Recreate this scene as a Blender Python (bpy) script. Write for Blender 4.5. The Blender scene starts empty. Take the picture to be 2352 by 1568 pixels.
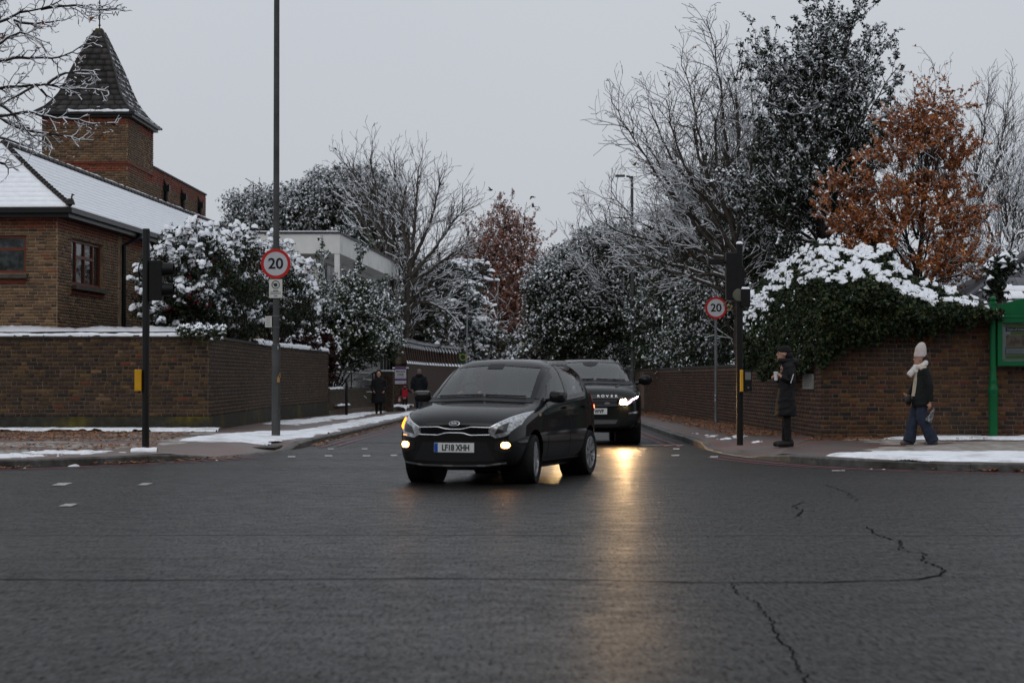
import bpy, bmesh, math, random
import numpy as np
from mathutils import Vector, Matrix
from mathutils.bvhtree import BVHTree

SC = bpy.context.scene
COL = SC.collection
random.seed(11)
RNG = np.random.default_rng(11)
PI = math.pi

# ------------------------------------------------------------------ camera
# measured on a 2352 x 1568 view of the photograph: focal length 4700 px, horizon at y = 866
F, CX, CY, HOR, CAMH = 4700.0, 1176.0, 784.0, 866.0, 1.27
PITCH = math.atan((HOR - CY) / F)
cam = bpy.data.cameras.new('camera')
cam.sensor_width = 36.0
cam.lens = 36.0 * F / 2352.0
cam.clip_start = 0.1
cam.clip_end = 3000.0
cam.dof.use_dof = True
cam.dof.focus_distance = 44.0
cam.dof.aperture_fstop = 4.5
camo = bpy.data.objects.new('camera', cam)
COL.objects.link(camo)
camo.location = (0, 0, CAMH)
camo.rotation_euler = (PI / 2 + PITCH, 0, 0)
SC.camera = camo

# ------------------------------------------------------------------ light: dull overcast winter day
SUN_EL, SUN_ROT = math.radians(38), math.radians(200)
world = bpy.data.worlds.new('World')
SC.world = world
world.use_nodes = True
nt = world.node_tree
nt.nodes.clear()
sky = nt.nodes.new('ShaderNodeTexSky')
sky.sky_type = 'NISHITA'
sky.sun_disc = False
sky.sun_elevation = SUN_EL
sky.sun_rotation = SUN_ROT
sky.air_density = 1.0
sky.dust_density = 4.0
hs = nt.nodes.new('ShaderNodeHueSaturation')
hs.inputs['Saturation'].default_value = 0.3
bg1 = nt.nodes.new('ShaderNodeBackground')
bg1.inputs['Strength'].default_value = 0.05
nt.links.new(sky.outputs[0], hs.inputs['Color'])
nt.links.new(hs.outputs[0], bg1.inputs['Color'])
# an even, soft cloud layer over the whole sky
tc = nt.nodes.new('ShaderNodeTexCoord')
cn = nt.nodes.new('ShaderNodeTexNoise')
cn.inputs['Scale'].default_value = 1.6
cn.inputs['Detail'].default_value = 3.0
nt.links.new(tc.outputs['Generated'], cn.inputs['Vector'])
cr = nt.nodes.new('ShaderNodeValToRGB')
cr.color_ramp.elements[0].position = 0.25
cr.color_ramp.elements[0].color = (0.515, 0.548, 0.60, 1)
cr.color_ramp.elements[1].position = 0.8
cr.color_ramp.elements[1].color = (0.585, 0.615, 0.662, 1)
nt.links.new(cn.outputs['Fac'], cr.inputs['Fac'])
# an overcast sky is brighter overhead than at the horizon
sx = nt.nodes.new('ShaderNodeSeparateXYZ')
nt.links.new(tc.outputs['Generated'], sx.inputs[0])
mr = nt.nodes.new('ShaderNodeMapRange')
mr.inputs[1].default_value = 0.0; mr.inputs[2].default_value = 1.0
mr.inputs[3].default_value = 1.0; mr.inputs[4].default_value = 1.55
nt.links.new(sx.outputs['Z'], mr.inputs[0])
bg2 = nt.nodes.new('ShaderNodeBackground')
nt.links.new(mr.outputs[0], bg2.inputs['Strength'])
nt.links.new(cr.outputs[0], bg2.inputs['Color'])
mx = nt.nodes.new('ShaderNodeMixShader')
mx.inputs[0].default_value = 0.9
nt.links.new(bg1.outputs[0], mx.inputs[1])
nt.links.new(bg2.outputs[0], mx.inputs[2])
wo = nt.nodes.new('ShaderNodeOutputWorld')
nt.links.new(mx.outputs[0], wo.inputs['Surface'])

sun = bpy.data.lights.new('sun', 'SUN')
sun.energy = 0.5
sun.angle = math.radians(50)
sun.color = (1.0, 0.97, 0.93)
suno = bpy.data.objects.new('sun', sun)
COL.objects.link(suno)
suno.location = (0, 0, 60)
suno.rotation_euler = (PI / 2 - SUN_EL, 0, PI - SUN_ROT)

SC.view_settings.view_transform = 'Standard'
SC.view_settings.look = 'None'
SC.view_settings.exposure = 0.0
SC.view_settings.gamma = 1.0
SC.view_settings.use_curve_mapping = False
try:
    SC.cycles.use_denoising = True
    SC.cycles.max_bounces = 6
    SC.cycles.transparent_max_bounces = 12
    SC.cycles.sample_clamp_indirect = 4.0
except Exception:
    pass

# ------------------------------------------------------------------ helpers
def at(x, y, Y):
    """point seen at view pixel (x, y) that lies at distance Y along the street"""
    c, s = math.cos(PITCH), math.sin(PITCH)
    a, b = (x - CX) / F, -(y - CY) / F
    d = Vector((a, c - b * s, s + b * c))
    k = Y / d.y
    return Vector((d.x * k, Y, CAMH + d.z * k))

def px2x(x, Y):
    return (x - CX) / F * Y

def zy(y, Y):
    return CAMH + (HOR - y) / F * Y

SLOPE, SLOPE0 = 0.0055, 40.0
def drop(Y):
    """the side street falls gently away from the junction"""
    return -SLOPE * np.maximum(0, np.asarray(Y, float) - SLOPE0)
def floor_Y(y, z0):
    """distance of the ground (height z0 near the junction) seen at view row y"""
    Y = F * (CAMH - z0) / (y - HOR)
    if Y > SLOPE0:
        Y = F * (CAMH - z0 - SLOPE * SLOPE0) / (y - HOR - F * SLOPE)
    return Y

MATS = {}
def M(name, base=(0.5, 0.5, 0.5), rough=0.6, metal=0.0, noise=None, bump=None, spec=0.2, attr=False,
      emit=None, coat=0.0, alpha=None, sub=0.0, two=None, island=0.0):
    """principled material; noise=(scale, amount), bump=(scale, strength), two=(colour, scale, low, high)"""
    if name in MATS:
        return MATS[name]
    m = bpy.data.materials.new(name)
    m.use_nodes = True
    t = m.node_tree
    b = t.nodes['Principled BSDF']
    L = t.links.new
    b.inputs['Base Color'].default_value = (*base, 1)
    b.inputs['Roughness'].default_value = rough
    b.inputs['Metallic'].default_value = metal
    b.inputs['Specular IOR Level'].default_value = spec
    b.inputs['Coat Weight'].default_value = coat
    b.inputs['Coat Roughness'].default_value = 0.05
    if sub:
        b.inputs['Subsurface Weight'].default_value = sub
        b.inputs['Subsurface Radius'].default_value = (0.03, 0.03, 0.035)
    geo = t.nodes.new('ShaderNodeNewGeometry')
    src = None
    if attr:
        a = t.nodes.new('ShaderNodeAttribute'); a.attribute_name = 'col'
        src = a.outputs['Color']
    if two:
        n = t.nodes.new('ShaderNodeTexNoise'); n.inputs['Scale'].default_value = two[1]; n.inputs['Detail'].default_value = 5
        L(geo.outputs['Position'], n.inputs['Vector'])
        r = t.nodes.new('ShaderNodeMapRange'); r.inputs[1].default_value = two[2]; r.inputs[2].default_value = two[3]
        L(n.outputs['Fac'], r.inputs[0])
        x = t.nodes.new('ShaderNodeMix'); x.data_type = 'RGBA'
        L(r.outputs[0], x.inputs[0])
        if src: L(src, x.inputs[6])
        else: x.inputs[6].default_value = (*base, 1)
        x.inputs[7].default_value = (*two[0], 1)
        src = x.outputs[2]
    if noise:
        n = t.nodes.new('ShaderNodeTexNoise'); n.inputs['Scale'].default_value = noise[0]; n.inputs['Detail'].default_value = 4
        L(geo.outputs['Position'], n.inputs['Vector'])
        r = t.nodes.new('ShaderNodeMapRange'); r.inputs[1].default_value = 0.3; r.inputs[2].default_value = 0.7
        r.inputs[3].default_value = 1 - noise[1]; r.inputs[4].default_value = 1 + noise[1]
        L(n.outputs['Fac'], r.inputs[0])
        x = t.nodes.new('ShaderNodeMix'); x.data_type = 'RGBA'; x.blend_type = 'MULTIPLY'; x.inputs[0].default_value = 1
        if src: L(src, x.inputs[6])
        else: x.inputs[6].default_value = (*base, 1)
        L(r.outputs[0], x.inputs[7])
        src = x.outputs[2]
    if src:
        L(src, b.inputs['Base Color'])
    if bump:
        n = t.nodes.new('ShaderNodeTexNoise'); n.inputs['Scale'].default_value = bump[0]; n.inputs['Detail'].default_value = 5
        L(geo.outputs['Position'], n.inputs['Vector'])
        k = t.nodes.new('ShaderNodeBump'); k.inputs['Strength'].default_value = bump[1]; k.inputs['Distance'].default_value = 0.02
        L(n.outputs['Fac'], k.inputs['Height'])
        L(k.outputs[0], b.inputs['Normal'])
    if emit:
        b.inputs['Emission Color'].default_value = (*emit[0], 1)
        b.inputs['Emission Strength'].default_value = emit[1]
    MATS[name] = m
    return m

def tag(o, label=None, cat=None, group=None, kind=None):
    if label: o['label'] = label
    if cat: o['category'] = cat
    if group: o['group'] = group
    if kind: o['kind'] = kind
    return o

def link(name, me, mat=None, parent=None, loc=None, mw=None):
    o = bpy.data.objects.new(name, me)
    COL.objects.link(o)
    if mat is not None and me is not None and not me.materials:
        me.materials.append(mat)
    if loc is not None: o.location = loc
    if mw is not None: o.matrix_basis = mw
    if parent is not None: o.parent = parent
    return o

def thing(name, label, cat, loc=(0, 0, 0), rz=0.0, group=None):
    o = bpy.data.objects.new(name, None)
    COL.objects.link(o)
    o.empty_display_size = 0.2
    o.location = loc
    o.rotation_euler = (0, 0, rz)
    return tag(o, label, cat, group)

def np_mesh(name, V, faces, col=None, smooth=False):
    """V (n,3); faces: list of int arrays (m,3) / (m,4)"""
    V = np.asarray(V, dtype=np.float32)
    if not isinstance(faces, list) or isinstance(faces[0], tuple): faces = [faces]
    faces = [np.asarray(f, dtype=np.int32) for f in faces if len(f)]
    me = bpy.data.meshes.new(name)
    me.vertices.add(len(V))
    me.vertices.foreach_set('co', V.ravel())
    li = np.concatenate([f.ravel() for f in faces])
    cnt = np.concatenate([np.full(len(f), f.shape[1], np.int32) for f in faces])
    st = np.concatenate([[0], np.cumsum(cnt)[:-1]]).astype(np.int32)
    me.loops.add(len(li)); me.loops.foreach_set('vertex_index', li)
    me.polygons.add(len(cnt)); me.polygons.foreach_set('loop_start', st)
    if smooth:
        me.polygons.foreach_set('use_smooth', np.ones(len(cnt), bool))
    if col is not None:
        a = me.color_attributes.new('col', 'FLOAT_COLOR', 'POINT')
        c = np.ones((len(V), 4), np.float32); c[:, :3] = col
        a.data.foreach_set('color', c.ravel())
    me.update(calc_edges=True)
    return me

class MB:
    """collects boxes, tubes, lathes and prisms for one mesh"""
    def __init__(s): s.v, s.f = [], []
    def add(s, vs, fs):
        b = len(s.v)
        s.v += [tuple(p) for p in vs]
        s.f += [tuple(i + b for i in f) for f in fs]
        return s
    def box(s, c, d, rz=0.0, m=None):
        x, y, z = d[0] / 2, d[1] / 2, d[2] / 2
        P = [Vector((i * x, j * y, k * z)) for k in (-1, 1) for i, j in ((-1, -1), (1, -1), (1, 1), (-1, 1))]
        R = m if m is not None else Matrix.Rotation(rz, 3, 'Z')
        P = [R @ p + Vector(c) for p in P]
        return s.add(P, [(3, 2, 1, 0), (4, 5, 6, 7), (0, 1, 5, 4), (1, 2, 6, 5), (2, 3, 7, 6), (3, 0, 4, 7)])
    def span(s, a, b):
        a, b = Vector(a), Vector(b)
        return s.box((a + b) / 2, (abs(b.x - a.x), abs(b.y - a.y), abs(b.z - a.z)))
    def tube(s, pts, r, n=10, caps=True):
        pts = [Vector(p) for p in pts]
        rs = r if isinstance(r, (list, tuple)) else [r] * len(pts)
        rings = []
        up = None
        for i, p in enumerate(pts):
            d = (pts[min(i + 1, len(pts) - 1)] - pts[max(i - 1, 0)])
            d = d.normalized() if d.length > 1e-9 else Vector((0, 0, 1))
            if up is None or abs(d.dot(up)) > 0.98:
                up = Vector((1, 0, 0)) if abs(d.x) < 0.9 else Vector((0, 1, 0))
            a = (up - d * up.dot(d)).normalized(); up = a
            b = d.cross(a)
            rings.append([p + (a * math.cos(2 * PI * k / n) + b * math.sin(2 * PI * k / n)) * rs[i] for k in range(n)])
        base = len(s.v)
        for rg in rings: s.v += [tuple(q) for q in rg]
        for i in range(len(rings) - 1):
            for k in range(n):
                k2 = (k + 1) % n
                s.f.append((base + i * n + k, base + i * n + k2, base + (i + 1) * n + k2, base + (i + 1) * n + k))
        if caps:
            s.f.append(tuple(base + k for k in range(n))[::-1])
            s.f.append(tuple(base + (len(rings) - 1) * n + k for k in range(n)))
        return s
    def lathe(s, prof, c=(0, 0, 0), n=20, axis='Z'):
        base = len(s.v)
        c = Vector(c)
        for r, h in prof:
            for k in range(n):
                a = 2 * PI * k / n
                u, w = r * math.cos(a), r * math.sin(a)
                p = {'Z': (u, w, h), 'Y': (u, h, w), 'X': (h, u, w)}[axis]
                s.v.append(tuple(c + Vector(p)))
        for i in range(len(prof) - 1):
            for k in range(n):
                k2 = (k + 1) % n
                s.f.append((base + i * n + k, base + i * n + k2, base + (i + 1) * n + k2, base + (i + 1) * n + k))
        return s
    def disc(s, c, r, axis='Y', th=0.01, n=40, r2=None):
        """thick disc (or ring when r2 is given)"""
        if r2 is None:
            return s.lathe([(1e-4, -th / 2), (r, -th / 2), (r, th / 2), (1e-4, th / 2)], c, n, axis)
        return s.lathe([(r2, -th / 2), (r, -th / 2), (r, th / 2), (r2, th / 2), (r2, -th / 2)], c, n, axis)
    def prism(s, poly, h0, h1, f=lambda u, v, h: (u, v, h)):
        n = len(poly); b = len(s.v)
        for h in (h0, h1):
            s.v += [tuple(f(u, v, h)) for u, v in poly]
        s.f.append(tuple(b + i for i in range(n))[::-1])
        s.f.append(tuple(b + n + i for i in range(n)))
        for i in range(n):
            j = (i + 1) % n
            s.f.append((b + i, b + j, b + n + j, b + n + i))
        return s
    def mesh(s, name, smooth=False, bevel=0.0):
        me = bpy.data.meshes.new(name)
        me.from_pydata(s.v, [], s.f)
        if bevel or True:
            bm = bmesh.new(); bm.from_mesh(me)
            bmesh.ops.recalc_face_normals(bm, faces=bm.faces)
            if bevel:
                bmesh.ops.bevel(bm, geom=[e for e in bm.edges if len(e.link_faces) == 2 and e.calc_face_angle(0) > 0.5],
                                offset=bevel, segments=2, profile=0.6, affect='EDGES', clamp_overlap=True)
            bm.to_mesh(me); bm.free()
        if smooth:
            me.polygons.foreach_set('use_smooth', [True] * len(me.polygons))
            try: me.set_sharp_from_angle(angle=math.radians(38))
            except Exception: pass
        return me
    def build(s, name, mat, parent=None, smooth=False, bevel=0.0, mw=None):
        return link(name, s.mesh(name, smooth, bevel), mat, parent, mw=mw)

def text_mesh(name, body, size, mat, parent, mw, ext=0.002, align='CENTER', bold=0.0, sx=1.0):
    cu = bpy.data.curves.new('t', 'FONT')
    cu.body = body; cu.size = size; cu.align_x = align; cu.align_y = 'CENTER'; cu.extrude = ext; cu.offset = bold
    o = bpy.data.objects.new('t', cu); COL.objects.link(o)
    bpy.context.view_layer.update()
    me = bpy.data.meshes.new_from_object(o.evaluated_get(bpy.context.evaluated_depsgraph_get()))
    bpy.data.objects.remove(o); bpy.data.curves.remove(cu)
    if sx != 1.0:
        for v in me.vertices: v.co.x *= sx
    me.name = name
    me.materials.clear()
    return link(name, me, mat, parent, mw=mw)

def facing(loc, yaw=0.0):
    """text / sign frame: local x right, y up, z toward the viewer (-Y) turned by yaw"""
    return Matrix.Translation(Vector(loc)) @ Matrix.Rotation(yaw, 4, 'Z') @ Matrix.Rotation(PI / 2, 4, 'X')

def copy_tree(o, parent=None):
    c = o.copy(); COL.objects.link(c); c.parent = parent
    for ch in list(o.children): copy_tree(ch, c)
    return c

# value noise on arrays -------------------------------------------------
def _hash(ix, iy, seed):
    h = (ix.astype(np.int64) * 374761393 + iy.astype(np.int64) * 668265263 + seed * 974711) & 0xffffffff
    h = ((h ^ (h >> 13)) * 1274126177) & 0xffffffff
    return ((h ^ (h >> 16)) & 0xffff) / 65535.0

def vnoise(x, y, seed=0, oct=4):
    x = np.asarray(x, float); y = np.asarray(y, float)
    s = np.zeros_like(x); a = 0.5; tot = 0
    for o in range(oct):
        ix, iy = np.floor(x), np.floor(y)
        fx, fy = x - ix, y - iy
        fx = fx * fx * (3 - 2 * fx); fy = fy * fy * (3 - 2 * fy)
        n = (_hash(ix, iy, seed + o) * (1 - fx) + _hash(ix + 1, iy, seed + o) * fx) * (1 - fy) + \
            (_hash(ix, iy + 1, seed + o) * (1 - fx) + _hash(ix + 1, iy + 1, seed + o) * fx) * fy
        s += a * n; tot += a; a *= 0.5; x = x * 2.03 + 7.1; y = y * 2.03 + 3.7
    return s / tot

def sstep(a, b, x):
    t = np.clip((x - a) / (b - a), 0, 1)
    return t * t * (3 - 2 * t)

def resample(pts, step):
    pts = np.asarray(pts, float)
    d = np.r_[0, np.cumsum(np.linalg.norm(np.diff(pts, axis=0), axis=1))]
    n = max(2, int(round(d[-1] / step)) + 1)
    t = np.linspace(0, d[-1], n)
    return np.stack([np.interp(t, d, pts[:, k]) for k in range(pts.shape[1])], 1)

def smooth_path(pts, step, k=9):
    p = resample(pts, step)
    q = np.pad(p, ((k, k), (0, 0)), mode='reflect', reflect_type='odd')
    w = np.ones(2 * k + 1) / (2 * k + 1)
    return np.stack([np.convolve(q[:, j], w, 'valid') for j in range(p.shape[1])], 1)

def in_poly(x, y, poly):
    x = np.asarray(x); y = np.asarray(y)
    r = np.zeros(x.shape, bool)
    n = len(poly)
    for i in range(n):
        x1, y1 = poly[i]; x2, y2 = poly[(i + 1) % n]
        c = ((y1 > y) != (y2 > y)) & (x < (x2 - x1) * (y - y1) / (y2 - y1 + 1e-12) + x1)
        r ^= c
    return r

def glass_mat(name, ior, tint, dust_haze=0.0, rough=.04):
    """clear pane: what lies behind shows through, the sky mirrors in it, a pale film of dirt and painted sky haze on top"""
    m = bpy.data.materials.new(name); m.use_nodes = True
    t = m.node_tree; t.nodes.clear(); N = t.nodes.new; L = t.links.new
    g = N('ShaderNodeBsdfGlossy'); g.inputs['Roughness'].default_value = rough
    tr = N('ShaderNodeBsdfTransparent'); tr.inputs[0].default_value = (*tint, 1)
    fr = N('ShaderNodeFresnel'); fr.inputs[0].default_value = ior
    a = N('ShaderNodeMixShader'); L(fr.outputs[0], a.inputs[0]); L(tr.outputs[0], a.inputs[1]); L(g.outputs[0], a.inputs[2])
    d = N('ShaderNodeBsdfDiffuse'); d.inputs[0].default_value = (.3, .31, .3, 1)
    b = N('ShaderNodeMixShader'); b.inputs[0].default_value = dust_haze; L(a.outputs[0], b.inputs[1]); L(d.outputs[0], b.inputs[2])
    o = N('ShaderNodeOutputMaterial'); L(b.outputs[0], o.inputs[0])
    return m

# common materials ------------------------------------------------------
SNOW = M('snow', (0.80, 0.82, 0.86), 0.75, bump=(35, 0.5), noise=(6, 0.05))
BLACK = M('black_paint', (0.012, 0.012, 0.014), 0.45, noise=(14, 0.3))
WET_SOIL = M('garden_soil', (0.05, 0.04, 0.03), 0.8, two=((0.7, 0.72, 0.75), 0.9, 0.45, 0.6), bump=(20, 0.6))
GREY_METAL = M('grey_steel', (0.075, 0.078, 0.082), 0.5, metal=0.3, noise=(5, 0.2), bump=(60, 0.08))
# ------------------------------------------------------------------ ground, roads, pavements
def sheet(name, xs, ys, z, mat, kind='structure', parent=None):
    X, Y = np.meshgrid(xs, ys)
    nx, ny = len(xs), len(ys)
    Z = z(X, Y) if callable(z) else np.full_like(X, z, dtype=float)
    V = np.stack([X.ravel(), Y.ravel(), Z.ravel()], 1)
    i = np.arange((nx - 1) * (ny - 1)); r, c = i // (nx - 1), i % (nx - 1)
    a = r * nx + c
    Fq = np.stack([a, a + 1, a + nx + 1, a + nx], 1)
    o = link(name, np_mesh(name, V, Fq, smooth=True), mat, parent)
    if kind and parent is None: tag(o, kind=kind)
    return o

def asphalt_mat(name, base, r0, r1, crack=True):
    m = bpy.data.materials.new(name); m.use_nodes = True
    t = m.node_tree; b = t.nodes['Principled BSDF']; L = t.links.new
    geo = t.nodes.new('ShaderNodeNewGeometry')
    def noise(scale, detail=4, vec=None, rough=0.5):
        n = t.nodes.new('ShaderNodeTexNoise'); n.inputs['Scale'].default_value = scale
        n.inputs['Detail'].default_value = detail; n.inputs['Roughness'].default_value = rough
        L(vec if vec else geo.outputs['Position'], n.inputs['Vector']); return n.outputs['Fac']
    def rng(s, a, b_, c, d):
        r = t.nodes.new('ShaderNodeMapRange'); r.inputs[1].default_value = a; r.inputs[2].default_value = b_
        r.inputs[3].default_value = c; r.inputs[4].default_value = d; L(s, r.inputs[0]); return r.outputs[0]
    def mul(a, b_):
        n = t.nodes.new('ShaderNodeMath'); n.operation = 'MULTIPLY'; L(a, n.inputs[0]); L(b_, n.inputs[1]); return n.outputs[0]
    mp = t.nodes.new('ShaderNodeMapping'); mp.inputs['Scale'].default_value = (0.10, 1.0, 1.0)
    L(geo.outputs['Position'], mp.inputs['Vector'])
    str_ = mp.outputs[0]
    big = noise(0.35, 4)
    streak = noise(0.9, 5, str_)            # wheel-worn bands across the junction
    vo = t.nodes.new('ShaderNodeTexVoronoi'); vo.inputs['Scale'].default_value = 48
    L(geo.outputs['Position'], vo.inputs['Vector'])
    stones = rng(vo.outputs['Distance'], 0.1, 0.8, 0.6, 1.6)
    f = mul(mul(rng(big, 0.3, 0.7, 0.75, 1.25), rng(streak, 0.3, 0.7, 0.93, 1.07)), mul(stones, rng(noise(9, 6, None, .7), 0.3, 0.7, 0.70, 1.30)))
    mg = t.nodes.new('ShaderNodeMapping'); mg.inputs['Scale'].default_value = (1.0, 0.16, 1.0); L(geo.outputs['Position'], mg.inputs['Vector'])
    grain = noise(38, 3, mg.outputs[0], .8)      # clusters of pale and dark stones
    f = mul(f, rng(grain, 0.3, 0.7, 0.45, 1.6))
    x = t.nodes.new('ShaderNodeMix'); x.data_type = 'RGBA'; x.blend_type = 'MULTIPLY'; x.inputs[0].default_value = 1
    x.inputs[6].default_value = (*base, 1); L(f, x.inputs[7]); L(x.outputs[2], b.inputs['Base Color'])
    wet = mul(rng(noise(0.55, 5, str_), 0.35, 0.65, 0.93, 1.07), rng(noise(4.0, 5), 0.3, 0.7, 0.82, 1.18))
    L(rng(wet, 0.75, 1.25, r0, r1), b.inputs['Roughness'])
    L(rng(grain, 0.35, 0.65, 0.008, 0.12), b.inputs['Specular IOR Level'])
    # relief: stones plus slow waves of the laid surface
    k1 = t.nodes.new('ShaderNodeBump'); k1.inputs['Strength'].default_value = 0.5; k1.inputs['Distance'].default_value = 0.008
    L(vo.outputs['Distance'], k1.inputs['Height'])
    k2 = t.nodes.new('ShaderNodeBump'); k2.inputs['Strength'].default_value = 0.30; k2.inputs['Distance'].default_value = 0.012
    L(noise(1.1, 3, str_), k2.inputs['Height']); L(k1.outputs[0], k2.inputs['Normal'])
    k3 = t.nodes.new('ShaderNodeBump'); k3.inputs['Strength'].default_value = 0.65; k3.inputs['Distance'].default_value = 0.010
    L(grain, k3.inputs['Height']); L(k2.outputs[0], k3.inputs['Normal'])
    L(k3.outputs[0], b.inputs['Normal'])
    return m

ASPHALT = asphalt_mat('wet_asphalt', (0.0125, 0.0115, 0.0105), 0.27, 0.46)
ASPHALT2 = asphalt_mat('wet_asphalt_side_street', (0.012, 0.0115, 0.011), 0.27, 0.44)

# one broad sheet of snowy land to the horizon, then the roads laid on it
tag(link('ground', np_mesh('ground', [(-1500, -200, -1.6), (1500, -200, -1.6), (1500, 2500, -1.6), (-1500, 2500, -1.6)], [(0, 1, 2, 3)]),
         M('snowy_land', (0.10, 0.09, 0.08), 0.9, two=((0.6, 0.62, 0.65), 0.3, 0.4, 0.6))), kind='structure')
sheet('main_road', np.linspace(-90, 90, 61), np.linspace(-12, 39.6, 27), 0.0, ASPHALT)
sheet('side_street', np.linspace(-7.0, 24.0, 17), np.linspace(39.6, 260, 120), lambda X, Y: 0.004 + drop(Y), ASPHALT2)

# kerb lines (plan, metres): left and right of the side street
KL = [(-60, 26.6), (-30, 26.8), (-12, 27.3), (-9, 27.8), (-7.08, 28.4), (-6.39, 29.2), (-5.48, 30.4), (-4.66, 31.9), (-4.15, 33.7), (-3.78, 36.4),
      (-3.60, 44.8), (-3.4, 63), (-3.2, 90), (-2.5, 120), (-0.6, 150), (4.0, 190), (12, 240)]
KR = [(60, 26.5), (30, 26.6), (12, 26.8), (9, 27.0), (6.82, 27.3), (5.48, 28.0), (4.42, 29.5), (3.85, 31.5), (3.50, 33.6), (3.38, 36.4), (3.38, 43.6), (3.55, 57.3),
      (3.55, 85), (4.4, 120), (6.4, 150), (11.0, 190), (19, 240)]
KLp, KRp = smooth_path(KL, 0.3, 3), smooth_path(KR, 0.3, 3)
DROP = (31.6, 36.2)          # between these distances the kerb is dropped for the crossing
def kerb_h(Y):
    Y = np.asarray(Y, float)
    return 0.115 - 0.097 * sstep(DROP[0] - 0.7, DROP[0] + 0.5, Y) * (1 - sstep(DROP[1] - 0.5, DROP[1] + 0.7, Y))
def pave_z(d, Y):
    """height of a pavement at a distance d behind the kerb"""
    h = kerb_h(Y)
    return h + (0.115 - h) * sstep(0.1, 2.2, np.asarray(d, float)) + 0.001 * np.clip(np.asarray(d, float), 0, 5) + drop(Y)

KMAT = M('kerb_granite', (0.085, 0.082, 0.078), 0.55, noise=(9, 0.35), bump=(50, 0.4), two=((0.04, 0.036, 0.03), 1.7, 0.45, 0.65))
# red-brown block paving, worn and dirty
def paving_mat(name, c1, c2, mort, dirt):
    m = bpy.data.materials.new(name); m.use_nodes = True
    t = m.node_tree; b = t.nodes['Principled BSDF']; L = t.links.new
    geo = t.nodes.new('ShaderNodeNewGeometry')
    br = t.nodes.new('ShaderNodeTexBrick'); br.inputs['Scale'].default_value = 1.0
    br.inputs['Brick Width'].default_value = 0.2; br.inputs['Row Height'].default_value = 0.1
    br.inputs['Mortar Size'].default_value = 0.006; br.inputs['Bias'].default_value = 0.0
    br.inputs['Color1'].default_value = (*c1, 1); br.inputs['Color2'].default_value = (*c2, 1); br.inputs['Mortar'].default_value = (*mort, 1)
    L(geo.outputs['Position'], br.inputs['Vector'])
    n = t.nodes.new('ShaderNodeTexNoise'); n.inputs['Scale'].default_value = 0.8; n.inputs['Detail'].default_value = 6
    L(geo.outputs['Position'], n.inputs['Vector'])
    r = t.nodes.new('ShaderNodeMapRange'); r.inputs[1].default_value = 0.42; r.inputs[2].default_value = 0.62; L(n.outputs['Fac'], r.inputs[0])
    x = t.nodes.new('ShaderNodeMix'); x.data_type = 'RGBA'; L(r.outputs[0], x.inputs[0]); L(br.outputs['Color'], x.inputs[6]); x.inputs[7].default_value = (*dirt, 1)
    L(x.outputs[2], b.inputs['Base Color'])
    b.inputs['Roughness'].default_value = 0.42
    k = t.nodes.new('ShaderNodeBump'); k.inputs['Strength'].default_value = 0.4; k.inputs['Distance'].default_value = 0.01
    n2 = t.nodes.new('ShaderNodeTexNoise'); n2.inputs['Scale'].default_value = 30; L(geo.outputs['Position'], n2.inputs['Vector'])
    L(n2.outputs['Fac'], k.inputs['Height']); L(k.outputs[0], b.inputs['Normal'])
    return m
PAVE_L = paving_mat('block_paving_left', (0.13, 0.050, 0.036), (0.10, 0.045, 0.036), (0.05, 0.042, 0.037), (0.10, 0.085, 0.072))
PAVE_R = paving_mat('block_paving_right', (0.12, 0.045, 0.035), (0.095, 0.04, 0.034), (0.045, 0.038, 0.034), (0.085, 0.07, 0.062))

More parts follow.
